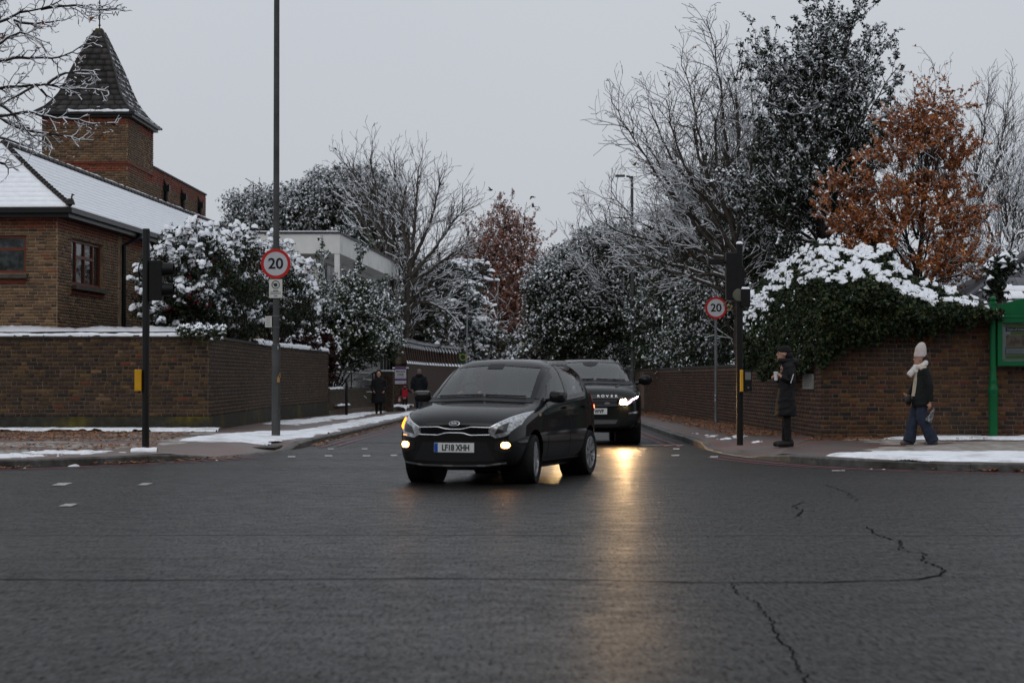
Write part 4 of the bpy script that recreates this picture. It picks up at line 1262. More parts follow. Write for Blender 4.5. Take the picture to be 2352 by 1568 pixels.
MB().tube([(ex0, RY, ez + .04), (apx, RY + 3.2, apz + .05)], .07, 7).tube([(apx, RY + 3.2, apz + .05), (ex1, RY + 3.2, apz + .05)], .08, 7).build('hip_roll', M('lead_roll', (.07, .07, .08), .5), lr)
# ------------------------------------------------------------------ unseen terrace behind the camera, added to darken reflections and facing walls
TBR = M('terrace_brick', (.085, .055, .04), .85, noise=(6, .3), bump=(40, .4)); TRF = M('terrace_slate', (.04, .04, .045), .6, two=((.6, .62, .65), 1.2, .45, .6))
TSN = M('terrace_stone', (.26, .24, .20), .8, noise=(4, .2)); TDR = M('terrace_door', (.02, .05, .04), .4)
for k in range(6):
    x0 = -42 + k * 14.0; hgt = 8.2 + .5 * (k * 7 % 3)
    o = thing('unseen_terrace_house', 'brick house behind the camera, %s from the left across the main road' % ('first second third fourth fifth sixth'.split()[k]), 'house', (x0, -16, 0), group='terrace houses across the road')
    MB().box((7, -4, hgt / 2), (13.98, 8, hgt)).build('wall', TBR, o)
    MB().add([(0, .35, hgt), (13.98, .35, hgt), (13.98, -4, hgt + 2.6), (0, -4, hgt + 2.6), (0, -8.35, hgt), (13.98, -8.35, hgt)], [(0, 1, 2, 3), (3, 2, 5, 4), (0, 3, 4), (1, 5, 2), (0, 4, 5, 1)]).build('roof', TRF, o)
    MB().box((7.4, -4, hgt + 2.6), (.9, .6, 2.2)).build('chimney', TBR, o)
    for wx, wz in ((1.6, 1.0), (1.6, 4.6), (5.6, 4.6), (3.6, 4.6), (9, 1.0), (12, 1.0), (9, 4.6), (12, 4.6)):
        w = MB().box((wx, .02, wz + .85), (1.3, .16, 1.9)).build('window', TSN, o)
        MB().box((wx, .11, wz + .85), (1.05, .03, 1.6)).build('pane', PANE, w)
    d = MB().box((5.6, .03, 1.1), (1.1, .14, 2.2)).build('door', TDR, o)
    MB().lathe([(.001, .02), (.04, 0)], (5.95, .11, 1.05), 10, 'Y').build('handle', GREY_METAL, d)
sheet('opposite_pavement', np.linspace(-60, 60, 20), np.linspace(-16.5, -11.9, 4), .115, PAVE_R)
# ------------------------------------------------------------------ street furniture
PZ = 0.118                                   # pavement height where things stand
def pave_pt(x, y, z=PZ):
    Y = floor_Y(y, z)
    return Vector((px2x(x, Y), Y, z + float(drop(Y))))
WHITE_S = M('sign_white', (.42, .43, .45), .45, noise=(6, .06))
RED_S = M('sign_red', (.40, .018, .018), .4, noise=(8, .08))
BLK_S = M('sign_black', (.008, .008, .011), .5)
YEL = M('yellow_box', (.52, .27, .012), .45, noise=(10, .1))
COLUMN = M('column_grey', (.062, .063, .062), .55, metal=.2, noise=(3, .25), bump=(40, .1))
COLUMN2 = M('column_galvanised', (.13, .135, .145), .5, metal=.3, noise=(3, .2))

def speed_sign(parent, z, yf, dia=.6, yaw=0.0, num='20'):
    """round limit plate facing the camera; yf = distance in front of the post axis"""
    R = Matrix.Rotation(yaw, 4, 'Z')
    pl = MB().disc((0, -yf, z), dia / 2 * .80, 'Y', .012, 48).build('sign_plate', WHITE_S, parent, mw=R)
    MB().disc((0, -yf - .001, z), dia / 2, 'Y', .014, 48, dia / 2 * .80).build('red_border', RED_S, pl)
    MB().disc((0, -yf + .009, z), dia / 2 * .99, 'Y', .006, 40).build('sign_back', M('sign_back_grey', (.12, .12, .125), .5), pl)
    text_mesh('numeral', num, dia * .50, BLK_S, pl, facing((0, -yf - .009, z - .012 * dia)), .001, bold=.010 * dia, sx=1.02)
    for dz in (-.12, .12):
        MB().box((0, -yf * .5 + .01, z + dz * dia / .6), (.10, yf, .035)).build('bracket', COLUMN2, pl)
    return pl

# tall lamp column with the 20 sign, left corner
p = pave_pt(634, 1003)
H = 10.0
LC = thing('lamp_column', 'tall grey lamp column carrying the larger 20 sign on the left corner', 'street lamp', p)
MB().tube([(0, 0, 0), (0, 0, 1.72)], .084, 18).build('base_section', COLUMN, LC, smooth=True)
MB().tube([(0, 0, 1.70), (0, 0, 1.78), (0, 0, 1.80), (0, 0, H)], [.088, .086, .062, .052], 18).build('shaft', COLUMN, LC, smooth=True)
MB().tube([(0, 0, H - .05), (.0, -.05, H + .12), (0, -.6, H + .3)], .035, 10).box((0, -.95, H + .32), (.24, .7, .10)).build('lantern', COLUMN, LC, bevel=.01)
MB().box((0, -.083, .75), (.09, .012, .5)).build('column_door', COLUMN, LC)
zs = zy(606, p.y) - p.z
speed_sign(LC, zs, .08, 68.5 / F * p.y)
zp = zy(663, p.y) - p.z
sp_ = MB().box((0, -.075, zp), (.255, .01, .36)).build('watch_plate', M('notice_white', (.50, .50, .47), .5, noise=(12, .08)), LC, bevel=.003)
MB().disc((0, -.082, zp + .075), .082, 'Y', .002, 30, .062).build('printed_ring', M('faded_print', (.10, .11, .09), .6), sp_)
MB().disc((0, -.083, zp + .07), .036, 'Y', .002, 20).box((-.02, -.0835, zp + .085), (.05, .002, .03)).build('printed_emblem', M('dark_print', (.02, .025, .03), .6), sp_)
for k, (w, z, h) in enumerate(((.10, -.04, .018), (.20, -.07, .010), (.20, -.098, .010))):
    MB().box((0, -.0815, zp + z), (w, .002, h)).build('printed_line', M('dark_print', (.02, .025, .03), .6), sp_)
MB().box((0, -.0815, zp - .143), (.07, .002, .018)).build('printed_logo', M('teal_print', (.03, .12, .18), .6), sp_)
zq = zy(739, p.y) - p.z
s2 = MB().box((-.14, -.07, zq), (.13, .008, .21)).build('notice_plate', M('notice_white', (.5, .5, .47), .5), LC, bevel=.002)
for k in range(5): MB().box((-.14, -.0755, zq + .07 - k * .034), (.09 - .015 * (k % 2), .002, .009)).build('printed_line', M('grey_print', (.14, .14, .14), .6), s2)
for dz in (-.11, .11):
    MB().tube([(-.14, -.06, zq + dz), (0, -.066, zq + dz), (.07, -.03, zq + dz), (.06, .05, zq + dz), (-.06, .05, zq + dz), (-.067, -.03, zq + dz)], .008, 6).build('strap', COLUMN2, s2)
zr = zy(872, p.y) - p.z
MB().box((.055, -.07, zr), (.05, .02, .10)).tube([(.05, -.07, zr + .05), (.085, -.06, zr + .13), (.095, -.05, zr + .05)], .012, 6).build('tied_tag', M('tan_tag', (.28, .16, .06), .7), LC)
MB().box((.03, -.075, zy(798, p.y) - p.z), (.05, .006, .06)).build('number_sticker', M('sticker', (.35, .36, .36), .5), LC)

# black traffic signal post, left
def lathe_hood(r, l): return [(r, 0), (r, l), (r * .93, l), (r * .93, 0)]
TSM = M('signal_black', (.006, .006, .0065), .5, noise=(9, .2))
p = pave_pt(335, 1036)
TL = thing('traffic_signal', 'black traffic signal post seen from behind with yellow push button box', 'traffic light', p)
Ht = zy(525, p.y) - p.z
MB().tube([(0, 0, 0), (0, 0, Ht - .02), (0, 0, Ht)], [.057, .057, .05], 18).build('post', TSM, TL, smooth=True)
zh0, zh1 = zy(690, p.y) - p.z, zy(598, p.y) - p.z
hd_ = MB().box((.16, .0, (zh0 + zh1) / 2), (.20, .17, zh1 - zh0))
hd_.build('signal_head', TSM, TL, bevel=.012)
for k, f in enumerate((.78, .28)):
    z = zh0 + (zh1 - zh0) * f
    MB().lathe([(.10, 0), (.105, .0), (.095, .17), (.088, .17), (.095, .0)], (.262, .0, z), 18, 'X').build('visor', TSM, TL, smooth=True)
    MB().lathe([(.001, .02), (.06, .015), (.085, 0)], (.262, .0, z), 16, 'X').build('lens', M('unlit_lens', (.02, .012, .01), .2), TL)
for z in (zh0 + .08, zh1 - .08): MB().box((.07, 0, z), (.05, .06, .03)).build('bracket', TSM, TL)
MB().tube([(-.05, 0, zy(590, p.y) - p.z), (-.11, 0, zy(610, p.y) - p.z), (-.12, 0, zy(622, p.y) - p.z), (-.06, 0, zy(622, p.y) - p.z)], .012, 6).build('cable_loop', TSM, TL)
zb = zy(873, p.y) - p.z
MB().box((-.107, -.0, zb), (.105, .20, .335)).build('push_button_box', YEL, TL, bevel=.012)
MB().box((-.10, -.0, zb - .185), (.03, .03, .03)).build('tactile_cone', TSM, TL)
MB().tube([(0, 0, 0), (0, 0, .035)], .085, 16).build('foot_collar', TSM, TL)
snow_ridge('foot_snow', [(p.x - .2, p.y - .12), (p.x + .2, p.y - .1)], PZ, .08, .1, .06, None, 61, label='little heap of snow at the foot of the left signal post')

# black traffic signal, right: heads facing the side street
p = pave_pt(1699, 1022)
TR = thing('traffic_signal', 'black traffic signal with snow capped top and several heads on the right', 'traffic light', p)
Ht = zy(560, p.y) - p.z
MB().tube([(0, 0, 0), (0, 0, Ht)], .056, 18).build('post', TSM, TR, smooth=True)
mbs = MB(); mbs.lathe([(.001, .045), (.03, .043), (.05, .03), (.06, .005), (.056, -.005)], (0, 0, Ht), 14); mbs.build('cap_snow', SNOW, TR, smooth=True)
za, zb = zy(672, p.y) - p.z, zy(583, p.y) - p.z
MB().box((-.12, .06, (za + zb) / 2 - .05), (.22, .20, zb - za + .15)).build('signal_head', TSM, TR, bevel=.015)
for k, f in enumerate((.85, .45, .03)):
    z = za + (zb - za) * f - .02
    MB().lathe([(.10, 0), (.105, .0), (.095, .17), (.088, .17), (.095, .0)], (-.12, .16, z), 16, 'Y').build('visor', TSM, TR, smooth=True)
MB().box((.095, .02, zy(684, p.y) - p.z), (.16, .22, .30)).build('pedestrian_head', TSM, TR, bevel=.012)
MB().lathe([(.001, -.01), (.10, -.005), (.115, .015)], (-.01, -.06, zy(678, p.y) - p.z), 16, 'Y').build('round_repeater', M('dull_lens', (.10, .10, .075), .4), TR)
MB().box((.02, .03, zy(635, p.y) - p.z), (.13, .14, .35)).build('signal_backbox', TSM, TR, bevel=.01)
snow_ridge('head_snow', [(.02, -.09), (.02, .13)], 0, .05, .05, .03, None)
bpy.data.objects.remove(COL.objects[-1])
mbs = MB().add([(.02, -.09, 0), (.17, -.09, 0), (.17, .13, 0), (.02, .13, 0), (.04, -.07, .035), (.15, -.07, .03), (.15, .11, .035), (.04, .11, .03)], [(0, 1, 5, 4), (1, 2, 6, 5), (2, 3, 7, 6), (3, 0, 4, 7), (4, 5, 6, 7)])
o = mbs.build('head_snow', SNOW, TR, smooth=True); o.location = (0, 0, zy(684, p.y) - p.z + .15)
MB().box((-.40, .03, zy(601, p.y) - p.z), (.26, .14, .10)).tube([(-.28, .03, zy(601, p.y) - p.z), (-.1, .03, zy(606, p.y) - p.z)], .03, 8).build('detector', TSM, TR, bevel=.012)
zb = zy(874, p.y) - p.z
bx_ = MB().box((.125, -.02, zb), (.13, .22, .36)).build('push_button_box', TSM, TR, bevel=.008)
MB().box((.017, -.075, zb), (.045, .16, .37)).build('yellow_side', YEL, bx_, bevel=.006)
MB().box((.125, -.132, zb + .08), (.10, .006, .13)).build('display_window', M('grey_display', (.13, .14, .13), .3), bx_)
MB().disc((.13, -.135, zb - .115), .018, 'Y', .01, 12).build('button', COLUMN2, bx_)

# second 20 sign on a thin post, right
p = pave_pt(1644, 973)
SR = thing('speed_limit_sign', 'smaller 20 sign on a thin grey post before the ivy on the right', 'road sign', p)
Hp = zy(678, p.y) - p.z
MB().tube([(0, 0, 0), (0, 0, Hp)], .038, 14).build('post', COLUMN2, SR, smooth=True)
MB().tube([(0, 0, Hp), (0, 0, Hp + .04)], .04, 12).build('post_cap', COLUMN2, SR)
speed_sign(SR, zy(707, p.y) - p.z, .06, 50.5 / F * p.y, math.radians(3))
MB().box((-.02, -.05, zy(908, p.y) - p.z), (.03, .02, .05)).box((-.02, -.05, zy(918, p.y) - p.z), (.03, .02, .05)).build('reflector_tag', WHITE_S, SR)
# leaf sprig hanging over its plate
lf = MB()
rr = random.Random(2)
for k in range(10):
    q = Vector((rr.uniform(.10, .42), -.10, zy(707, p.y) - p.z + rr.uniform(-.08, .12)))
    a, b = Vector((rr.uniform(-1, 1), rr.uniform(-.4, .4), rr.uniform(-1, 1))).normalized() * .06, Vector((rr.uniform(-1, 1), rr.uniform(-.4, .4), rr.uniform(-1, 1))).normalized() * .04
    lf.add([q - a, q + b, q + a, q - b], [(0, 1, 2, 3)])
o = lf.build('leaf_sprig', M('pale_dead_leaf', (.20, .15, .08), .7)); o.location = p
tag(o, 'dry pale leaf sprig hanging over the edge of the right 20 sign', 'leaves')

# lamps further up the street
def far_lamp(xb, yb, xt, yt, arm, label, r=.07, flip=1, z=PZ):
    p = pave_pt(xb, yb, z)
    H = zy(yt, p.y) - p.z
    lean = px2x(xt, p.y) - p.x
    o = thing('street_lamp', label, 'street lamp', p, group=None)
    MB().tube([(0, 0, 0), (lean * .15, 0, H * .18), (lean * .16, 0, H * .185), (lean, 0, H)], [r * 1.25, r * 1.25, r * .8, r * .62], 12).build('column', COLUMN2 if flip > 0 else COLUMN, o, smooth=True)
    a = arm / F * p.y
    MB().tube([(lean, 0, H - .12), (lean + .1 * (1 if a > 0 else -1), 0, H - .02), (lean + a * .35, 0, H + .0)], r * .5, 8).box((lean + a * .72, 0, H + .01), (abs(a) * .58, .26, .075)).build('lantern', COLUMN2 if flip > 0 else COLUMN, o, bevel=.01)
    return o
far_lamp(1071, 926, 1075, 560, 24, 'grey street lamp on the left pavement, nearer of the two beside the russet tree')
far_lamp(1140, 921, 1144, 630, 17, 'farther grey street lamp standing before the russet tree', r=.065)
LR = far_lamp(1453, 948, 1452, 404, -38, 'dark street lamp by the right wall with its lantern reaching left', r=.085, flip=-1)
# grey cabinet beside it
p = pave_pt(1450, 934)
CB = thing('utility_cabinet', 'plain grey utility cabinet behind the dark street lamp', 'cabinet', p)
hcb = zy(836, p.y) - p.z
MB().box((.0, 0, hcb / 2), (.62, .4, hcb)).build('cabinet_body', M('cabinet_grey', (.17, .175, .165), .6, noise=(3, .15)), CB, bevel=.02)
MB().box((.0, 0, hcb + .02), (.68, .46, .05)).build('cabinet_lid', M('cabinet_grey', (.17, .175, .165), .6), CB, bevel=.01)
MB().box((0.02, -.205, hcb / 2), (.01, .01, hcb * .9)).build('door_gap', BLACK, CB)

# two thin dark posts against the right wall
for k, (x, yb) in enumerate(((1526, 946), (1535, 947))):
    p = pave_pt(x, yb); p.x -= .10
    o = thing('wall_post', 'thin dark post against the right wall, ' + ('the one further up the street' if k == 0 else 'the one nearer the crossing'), 'post', p)
    hh = zy(854, p.y) - p.z
    MB().box((0, 0, hh / 2), (.055, .055, hh)).build('shaft', TSM, o, bevel=.006)
    MB().box((0, 0, hh + .02), (.07, .07, .04)).build('cap', TSM, o, bevel=.01)

# far small 20 sign and the green and yellow board at the bend
p = pave_pt(1071, 918)
o = thing('speed_limit_sign', 'tiny far 20 sign beside the green and yellow board', 'road sign', p)
MB().tube([(0, 0, 0), (0, 0, zy(800, p.y) - p.z)], .03, 8).build('post', COLUMN2, o)
speed_sign(o, zy(805, p.y) - p.z, .05, 13.5 / F * p.y)
p = pave_pt(1062, 930)
o = thing('sale_board', 'green and yellow board on a post by the far left wall', 'sign board', p)
hb = zy(820, p.y) - p.z
MB().box((0.12, 0.02, hb * .5), (.07, .05, hb + .4)).build('post', M('board_post', (.2, .18, .14), .7), o)
bw = 17 / F * p.y
pn = MB().box((-.02, -.03, hb), (bw, .02, 26 / F * p.y)).build('board', M('board_green', (.006, .055, .042), .5), o)
MB().disc((.03, -.045, hb + .0), .19, 'Y', .004, 24, .145).build('yellow_ring', M('board_yellow', (.45, .28, .02), .5), pn)
text_mesh('board_letter', 'F', .22, M('board_yellow', (.45, .28, .02), .5), pn, facing((-.13, -.046, hb + .12)), .002)

# ------------------------------------------------------------------ low wall, railing, gate piers on the left
BRICK_P = brick_mat('pier_brick', (.045, .03, .022))
def pier(x, yb, w, ytop, label, snow=.06, d=None, seed=1, cat='pillar'):
    p = pave_pt(x, yb)
    o = thing('gate_pier', label, cat, p)
    W = w / F * p.y; D = d or W; H = zy(ytop, p.y) - p.z
    MB().box((0, D / 2, H / 2), (W - .02, D - .02, H)).build('mortar_core', mortar_mat('pier_mortar', (.12, .09, .07)), o)
    b = Bricks(seed)
    n = int((H - .12) / .08)
    for a, c in (((-W / 2, 0), (W / 2, 0)), ((W / 2, 0), (W / 2, D))):
        b.run((a[0] + 0, a[1]), (c[0], c[1]), .02, n, .08, [((.09, .055, .03), 3), ((.07, .04, .025), 3), ((.12, .06, .03), 1), ((.05, .035, .025), 2)], unit=.225)
    # run() places in local frame: all of them small, kept as one mesh
    b.build(o, BRICK_P, nmax=0)
    MB().box((0, D / 2, H - .03), (W + .08, D + .08, .09)).build('cap_stone', COPING, o, bevel=.01)
    if snow:
        q = MB().box((0, D / 2, H + .045), (W + .05, D + .05, snow)).build('cap_snow', SNOW, o, bevel=.022, smooth=True)
    return o
PR1 = pier(881, 945, 42, 854, 'brick gate pier with a thick snow cap behind the woman in the long black coat', seed=21)
PR2 = pier(919, 940, 34, 847, 'brick gate pier carrying the white and purple private land notice', seed=22, snow=.05)
# notice on the second pier
p = PR2.location.copy(); Y = p.y - .04
o = thing('private_land_notice', 'white notice with purple bands reading private land on the brick pier', 'notice', (px2x(920, Y), Y - .01, zy(862, Y)))
PURP = M('purple_print', (.10, .04, .16), .5)
hN = 34 / F * Y * 1.15; wN = 26 / F * Y
MB().box((0, 0, 0), (wN, .015, hN)).build('board', M('notice_board_white', (.42, .42, .44), .5), o)
MB().box((0, -.009, hN * .42), (wN * .98, .003, hN * .13)).build('purple_band', PURP, o)
MB().box((0, -.009, -hN * .24), (wN * .98, .003, hN * .13)).build('purple_band', PURP, o)
text_mesh('lettering', 'PRIVATE', wN * .215, BLK_S, o, facing((0, -.010, hN * .22)), .001, bold=.003)
text_mesh('lettering', 'LAND', wN * .215, BLK_S, o, facing((0, -.010, hN * .05)), .001, bold=.003)
MB().box((0, -.009, -hN * .08), (wN * .7, .003, .012)).build('printed_line', M('grey_print', (.14, .14, .14), .6), o)
MB().box((0, -.009, -hN * .42), (wN * .3, .003, .015)).build('printed_line', M('grey_print', (.14, .14, .14), .6), o)

# low wall between the garden wall and the pier, black railing on it
LWb = [(-6.44, 72.05), (-6.0, 77.0), (-5.5, 82.3)]
LOWW = thing('low_wall', 'low mossy brick wall below the black railing on the left', 'wall', (0, 0, 0))
slab(MB(), LWb, -.5, .80, .22, 0).build('mortar_core', mortar_mat('pier_mortar', (.12, .09, .07)), LOWW)
b = Bricks(31)
for i in range(2): b.run(LWb[i], LWb[i + 1], .12, 8, .082, [((.06, .045, .025), 3), ((.05, .038, .024), 3), ((.075, .045, .025), 2), ((.04, .045, .018), 1)], unit=.228)
b.build(LOWW, BRICK_P, nmax=0)
slab(MB(), LWb, .80, .86, .26, .03).build('coping', COPING, LOWW)
snow_ridge('coping_snow', LWb[:1] + [(-6.2, 74.8)], .85, .22, .04, .06, LOWW, 71)
snow_ridge('ledge_snow', [(-6.32, 73), (-6.1, 75.6)], .25, .0, .12, .05, LOWW, 72, lump=.9)
RAIL = thing('black_railing', 'black metal railing with wet shining rails above the low wall on the left', 'railing', (0, 0, 0))
GLOSSB = M('wet_black_metal', (.012, .012, .013), .22)
rl = resample(LWb, .12)
for k, z in enumerate((.92, 1.42)):
    MB().tube([(q[0] - .08, q[1], z + .0) for q in rl[::8]] + [(rl[-1][0] - .08, rl[-1][1], z)], .022, 6).build('rail', GLOSSB, RAIL)
for q in rl[2::2]:
    MB().tube([(q[0] - .08, q[1], .86), (q[0] - .08, q[1], 1.42)], .011, 5).build('bar', GLOSSB, RAIL)
for q in (rl[0], rl[len(rl) // 2], rl[-2]):
    MB().box((q[0] - .08, q[1], .70), (.05, .05, 1.5)).build('post', GLOSSB, RAIL)
p = pave_pt(796, 953)
o = thing('street_bollard_post', 'slim black post with a shining edge before the low wall', 'post', p)
MB().tube([(0, 0, 0), (0, 0, 1.12), (0, 0, 1.18)], [.05, .05, .03], 12).build('shaft', GLOSSB, o, smooth=True)
MB().tube([(0, 0, .95), (0, 0, 1.0)], .058, 12).build('collar', GLOSSB, o, smooth=True)

# buttressed wall with snow covered offsets further up
BW = [(-4.75, 92.2), (-4.4, 104), (-3.8, 113), (-2.9, 122)]
BWT = thing('buttressed_wall', 'tall brick wall with snow covered sloping buttresses beyond the gate piers', 'wall', (0, 0, 0))
RBm = M('dark_wall_brick', (.055, .035, .026), .85, noise=(9, .35), bump=(40, .4))
zt1, zt0 = zy(788, 97), zy(836, 97)
slab(MB(), BW, -.8, zt0, .5, .0).build('lower_wall', RBm, BWT)
slab(MB(), BW, zt0, zt1, .5, -.22).build('upper_wall', M('weathered_panel', (.10, .085, .065), .85, noise=(4, .3)), BWT)
slab(MB(), BW, zt1, zt1 + .06, .55, -.15).build('coping', COPING, BWT)
snow_ridge('coping_snow', BW, zt1 + .055, .5, -.14, .08, BWT, 81, step=.12)
bw = resample(BW, 1.35)
for i in range(len(bw)):
    q = bw[i]; t = bw[min(i + 1, len(bw) - 1)] - bw[max(i - 1, 0)]; t /= np.linalg.norm(t); n_ = np.array([t[1], -t[0]])
    def BP(a, b, z): return (q[0] + t[0] * a + n_[0] * b, q[1] + t[1] * a + n_[1] * b, z)
    w = .14
    MB().add([BP(-w, -.23, zt0), BP(w, -.23, zt0), BP(w, .02, zt0), BP(-w, .02, zt0), BP(-w, -.23, zt1 - .05), BP(w, -.23, zt1 - .05), BP(w, -.10, zt1 - .25), BP(-w, -.10, zt1 - .25)],
             [(0, 1, 2, 3), (4, 5, 6, 7), (0, 1, 5, 4), (1, 2, 6, 5), (2, 3, 7, 6), (3, 0, 4, 7)]).build('buttress', RBm, BWT)
    MB().add([BP(-w, -.22, zt1 - .03), BP(w, -.22, zt1 - .03), BP(w, -.08, zt1 - .26), BP(-w, -.08, zt1 - .26), BP(-w, -.22, zt1 + .03), BP(w, -.22, zt1 + .03), BP(w, -.06, zt1 - .19), BP(-w, -.06, zt1 - .19)],
             [(0, 1, 2, 3), (4, 5, 6, 7), (0, 1, 5, 4), (1, 2, 6, 5), (2, 3, 7, 6), (3, 0, 4, 7)]).build('buttress_snow', SNOW, BWT)
    if i < len(bw) - 1:
        MB().add([BP(.2, -.22, zt0), BP(1.15, -.22, zt0), BP(1.15, .04, zt0), BP(.2, .04, zt0), BP(.26, -.22, zt0 + .20), BP(1.1, -.22, zt0 + .20), BP(1.1, -.02, zt0 + .12), BP(.26, -.02, zt0 + .12)],
                 [(0, 1, 5, 4), (1, 2, 6, 5), (2, 3, 7, 6), (3, 0, 4, 7), (4, 5, 6, 7)]).build('offset_snow', SNOW, BWT, smooth=False, bevel=.03)
# snow heap beside the pier
snow_field('snow_heap', [(-5.15, 83.6), (-4.45, 83.6), (-4.3, 90.5), (-5.1, 90.5)], None, .95, .22, .08, 91, 'heap of shovelled snow against the gate pier', 1.2, zbase=PZ)

# ------------------------------------------------------------------ street name plaque on the right wall
o = thing('wall_plaque', 'weathered grey name plate on the brick wall between the two pedestrians', 'plaque', (5.845, 40.38, zy(876, 40.4)))
o.rotation_euler = (0, 0, math.atan2(39.05 - 51.4, 5.89 - 5.73))
MB().box((0, 0, 0), (1.30, .03, .30)).build('plate', M('plaque_grey', (.20, .20, .18), .6, noise=(20, .25)), o, bevel=.004)
for k in range(5):
    MB().box((-.1 if k > 2 else 0, -.017, .30 * (.34 - k * .15)), (1.0 if k < 3 else .6, .003, .018)).build('worn_line', M('plaque_print', (.11, .11, .10), .7), o)
# ------------------------------------------------------------------ green notice board, right
GRN = M('notice_green', (.003, .085, .027), .38, noise=(7, .1), bump=(50, .04))
p = pave_pt(2281, 1006)
NB = thing('notice_board', 'green metal notice board with ball finials standing on the right pavement', 'notice board', p)
k_ = p.y / F
def zz(y): return zy(y, p.y) - p.z
PW = 1.62                                    # distance between the two posts
for sx_ in (0, PW):
    r = .055
    prof = [(.085, 0), (.085, zz(905)), (.09, zz(902)), (.105, zz(899)), (.105, zz(892)), (.075, zz(884)), (.075, zz(878)), (.082, zz(874)), (.068, zz(868)), (.062, zz(850)), (.062, zz(700)), (.075, zz(699)), (.075, zz(694)), (.04, zz(692))]
    MB().lathe(prof, (sx_, 0, 0), 20).build('post', GRN, NB, smooth=True)
    MB().lathe([(.03, zz(694)), (.05, zz(690)), (.062, zz(686)), (.05, zz(682)), (.001, zz(679.5))], (sx_, 0, 0), 16).build('ball_finial', GRN, NB, smooth=True)
x0, x1 = .07, PW - .07
zt, zb_ = zz(729), zz(840)
FR = MB()
FR.box(((x0 + x1) / 2, 0, zt - .05), (x1 - x0, .16, .10)).box(((x0 + x1) / 2, 0, zb_ + .045), (x1 - x0, .16, .09))
FR.box((x0 + .045, 0, (zt + zb_) / 2), (.09, .16, zt - zb_ - .18)).box((x1 - .045, 0, (zt + zb_) / 2), (.09, .16, zt - zb_ - .18))
FR.build('case_frame', GRN, NB, bevel=.008)
top = [(x0, zt + .006)]
for t in np.linspace(0, 1, 25):
    x = x0 + (x1 - x0) * t
    top.append((x, zz(700) + .05 * 0 + (zz(682) - zz(700)) * (math.sin(PI * t) ** 1.4)))
top.append((x1, zt + .006))
MB().prism(top, -.03, .03, lambda u, v, h: (u, h, v)).build('crest_panel', GRN, NB)
MB().box(((x0 + x1) / 2, 0, zt + .012), (x1 - x0 + .03, .19, .05)).build('crest_moulding', GRN, NB, bevel=.01)
MB().box(((x0 + x1) / 2, .05, (zt + zb_) / 2), (x1 - x0 - .12, .02, zt - zb_ - .16)).build('back_board', M('board_lining', (.45, .45, .47), .6), NB)
# poster
px0, pz1, pz0 = x0 + .155, zt - .135, zb_ + .12
pw = .62; ph = pz1 - pz0; pc = px0 + pw / 2
PS = MB().box((pc, .030, (pz0 + pz1) / 2), (pw, .006, ph)).build('poster', M('poster_paper', (.48, .48, .48), .5), NB)
NAVY = M('poster_navy', (.012, .022, .055), .5); LIME = M('poster_lime', (.14, .22, .03), .5)
def pb(u0, u1, v0, v1, mat, nm, d=.0015):
    MB().box((px0 + pw * (u0 + u1) / 2, .0265 - d, pz0 + ph * (v0 + v1) / 2), (pw * (u1 - u0), .001, ph * (v1 - v0))).build(nm, mat, PS)
pb(0, 1, .93, 1, LIME, 'lime_band'); pb(.03, .97, .80, .925, NAVY, 'navy_band'); pb(.18, .97, .72, .795, LIME, 'lime_band')
PHOTO = M('poster_picture', (.30, .22, .18), .5, two=((.14, .085, .06), 9, .42, .58), noise=(30, .2))
pb(.04, .97, .38, .715, PHOTO, 'picture'); pb(.03, .97, .34, .375, M('poster_tan', (.28, .17, .09), .5), 'tan_band')
pb(.02, .98, .14, .335, NAVY, 'navy_panel'); pb(.05, .95, .165, .315, M('poster_pale', (.42, .43, .45), .5), 'text_panel', .003)
for k in range(4): pb(.08, .55, .185 + k * .032, .196 + k * .032, M('grey_print', (.14, .14, .14), .6), 'printed_line', .0045)
pb(.58, .93, .22, .26, NAVY, 'navy_bar', .0045); pb(.02, .98, .02, .13, LIME, 'lime_band')
text_mesh('lettering', 'Cost of Living', ph * .092, M('poster_white', (.6, .6, .62), .5), PS, facing((px0 + pw * .08, .0225, pz0 + ph * .862)), .0005, 'LEFT', bold=.001)
PANEG = glass_mat('case_glass', 1.5, (.86, .9, .9), .02)
MB().box(((x0 + x1) / 2, -.035, (zt + zb_) / 2), (x1 - x0 - .16, .006, zt - zb_ - .17)).build('glass_door', PANEG, NB)
# ------------------------------------------------------------------ vegetation
BARK = M('wet_bark', (.035, .028, .024), .8, noise=(9, .4), bump=(30, .5))
BARK2 = M('grey_bark', (.06, .05, .042), .8, noise=(9, .4), bump=(30, .5))
LEAF = M('foliage', (.05, .06, .03), .55, attr=True, spec=.2)
SNOWT = M('snow_on_twigs', (.78, .80, .84), .8)

def vtubes(P0, P1, R0, R1, n=4):
    d = P1 - P0
    L = np.linalg.norm(d, axis=1, keepdims=True) + 1e-9
    d = d / L
    P1 = P1 + d * np.minimum(L * .04, R1[:, None])
    ref = np.where(np.abs(d[:, 2:3]) < .9, np.array([[0, 0, 1.]]), np.array([[1., 0, 0]]))
    a = np.cross(d, ref); a /= np.linalg.norm(a, axis=1, keepdims=True) + 1e-9
    b = np.cross(d, a)
    S = len(P0)
    ang = np.arange(n) * 2 * PI / n
    ca, sa = np.cos(ang), np.sin(ang)
    ringv = a[:, None, :] * ca[None, :, None] + b[:, None, :] * sa[None, :, None]
    V = np.stack([P0[:, None] + ringv * R0[:, None, None], P1[:, None] + ringv * R1[:, None, None]], 1).reshape(-1, 3)
    k = np.arange(n); k2 = (k + 1) % n
    q = np.stack([k, k2, n + k2, n + k], 1)
    Fq = (np.arange(S)[:, None, None] * (2 * n) + q[None]).reshape(-1, 4)
    return V, Fq

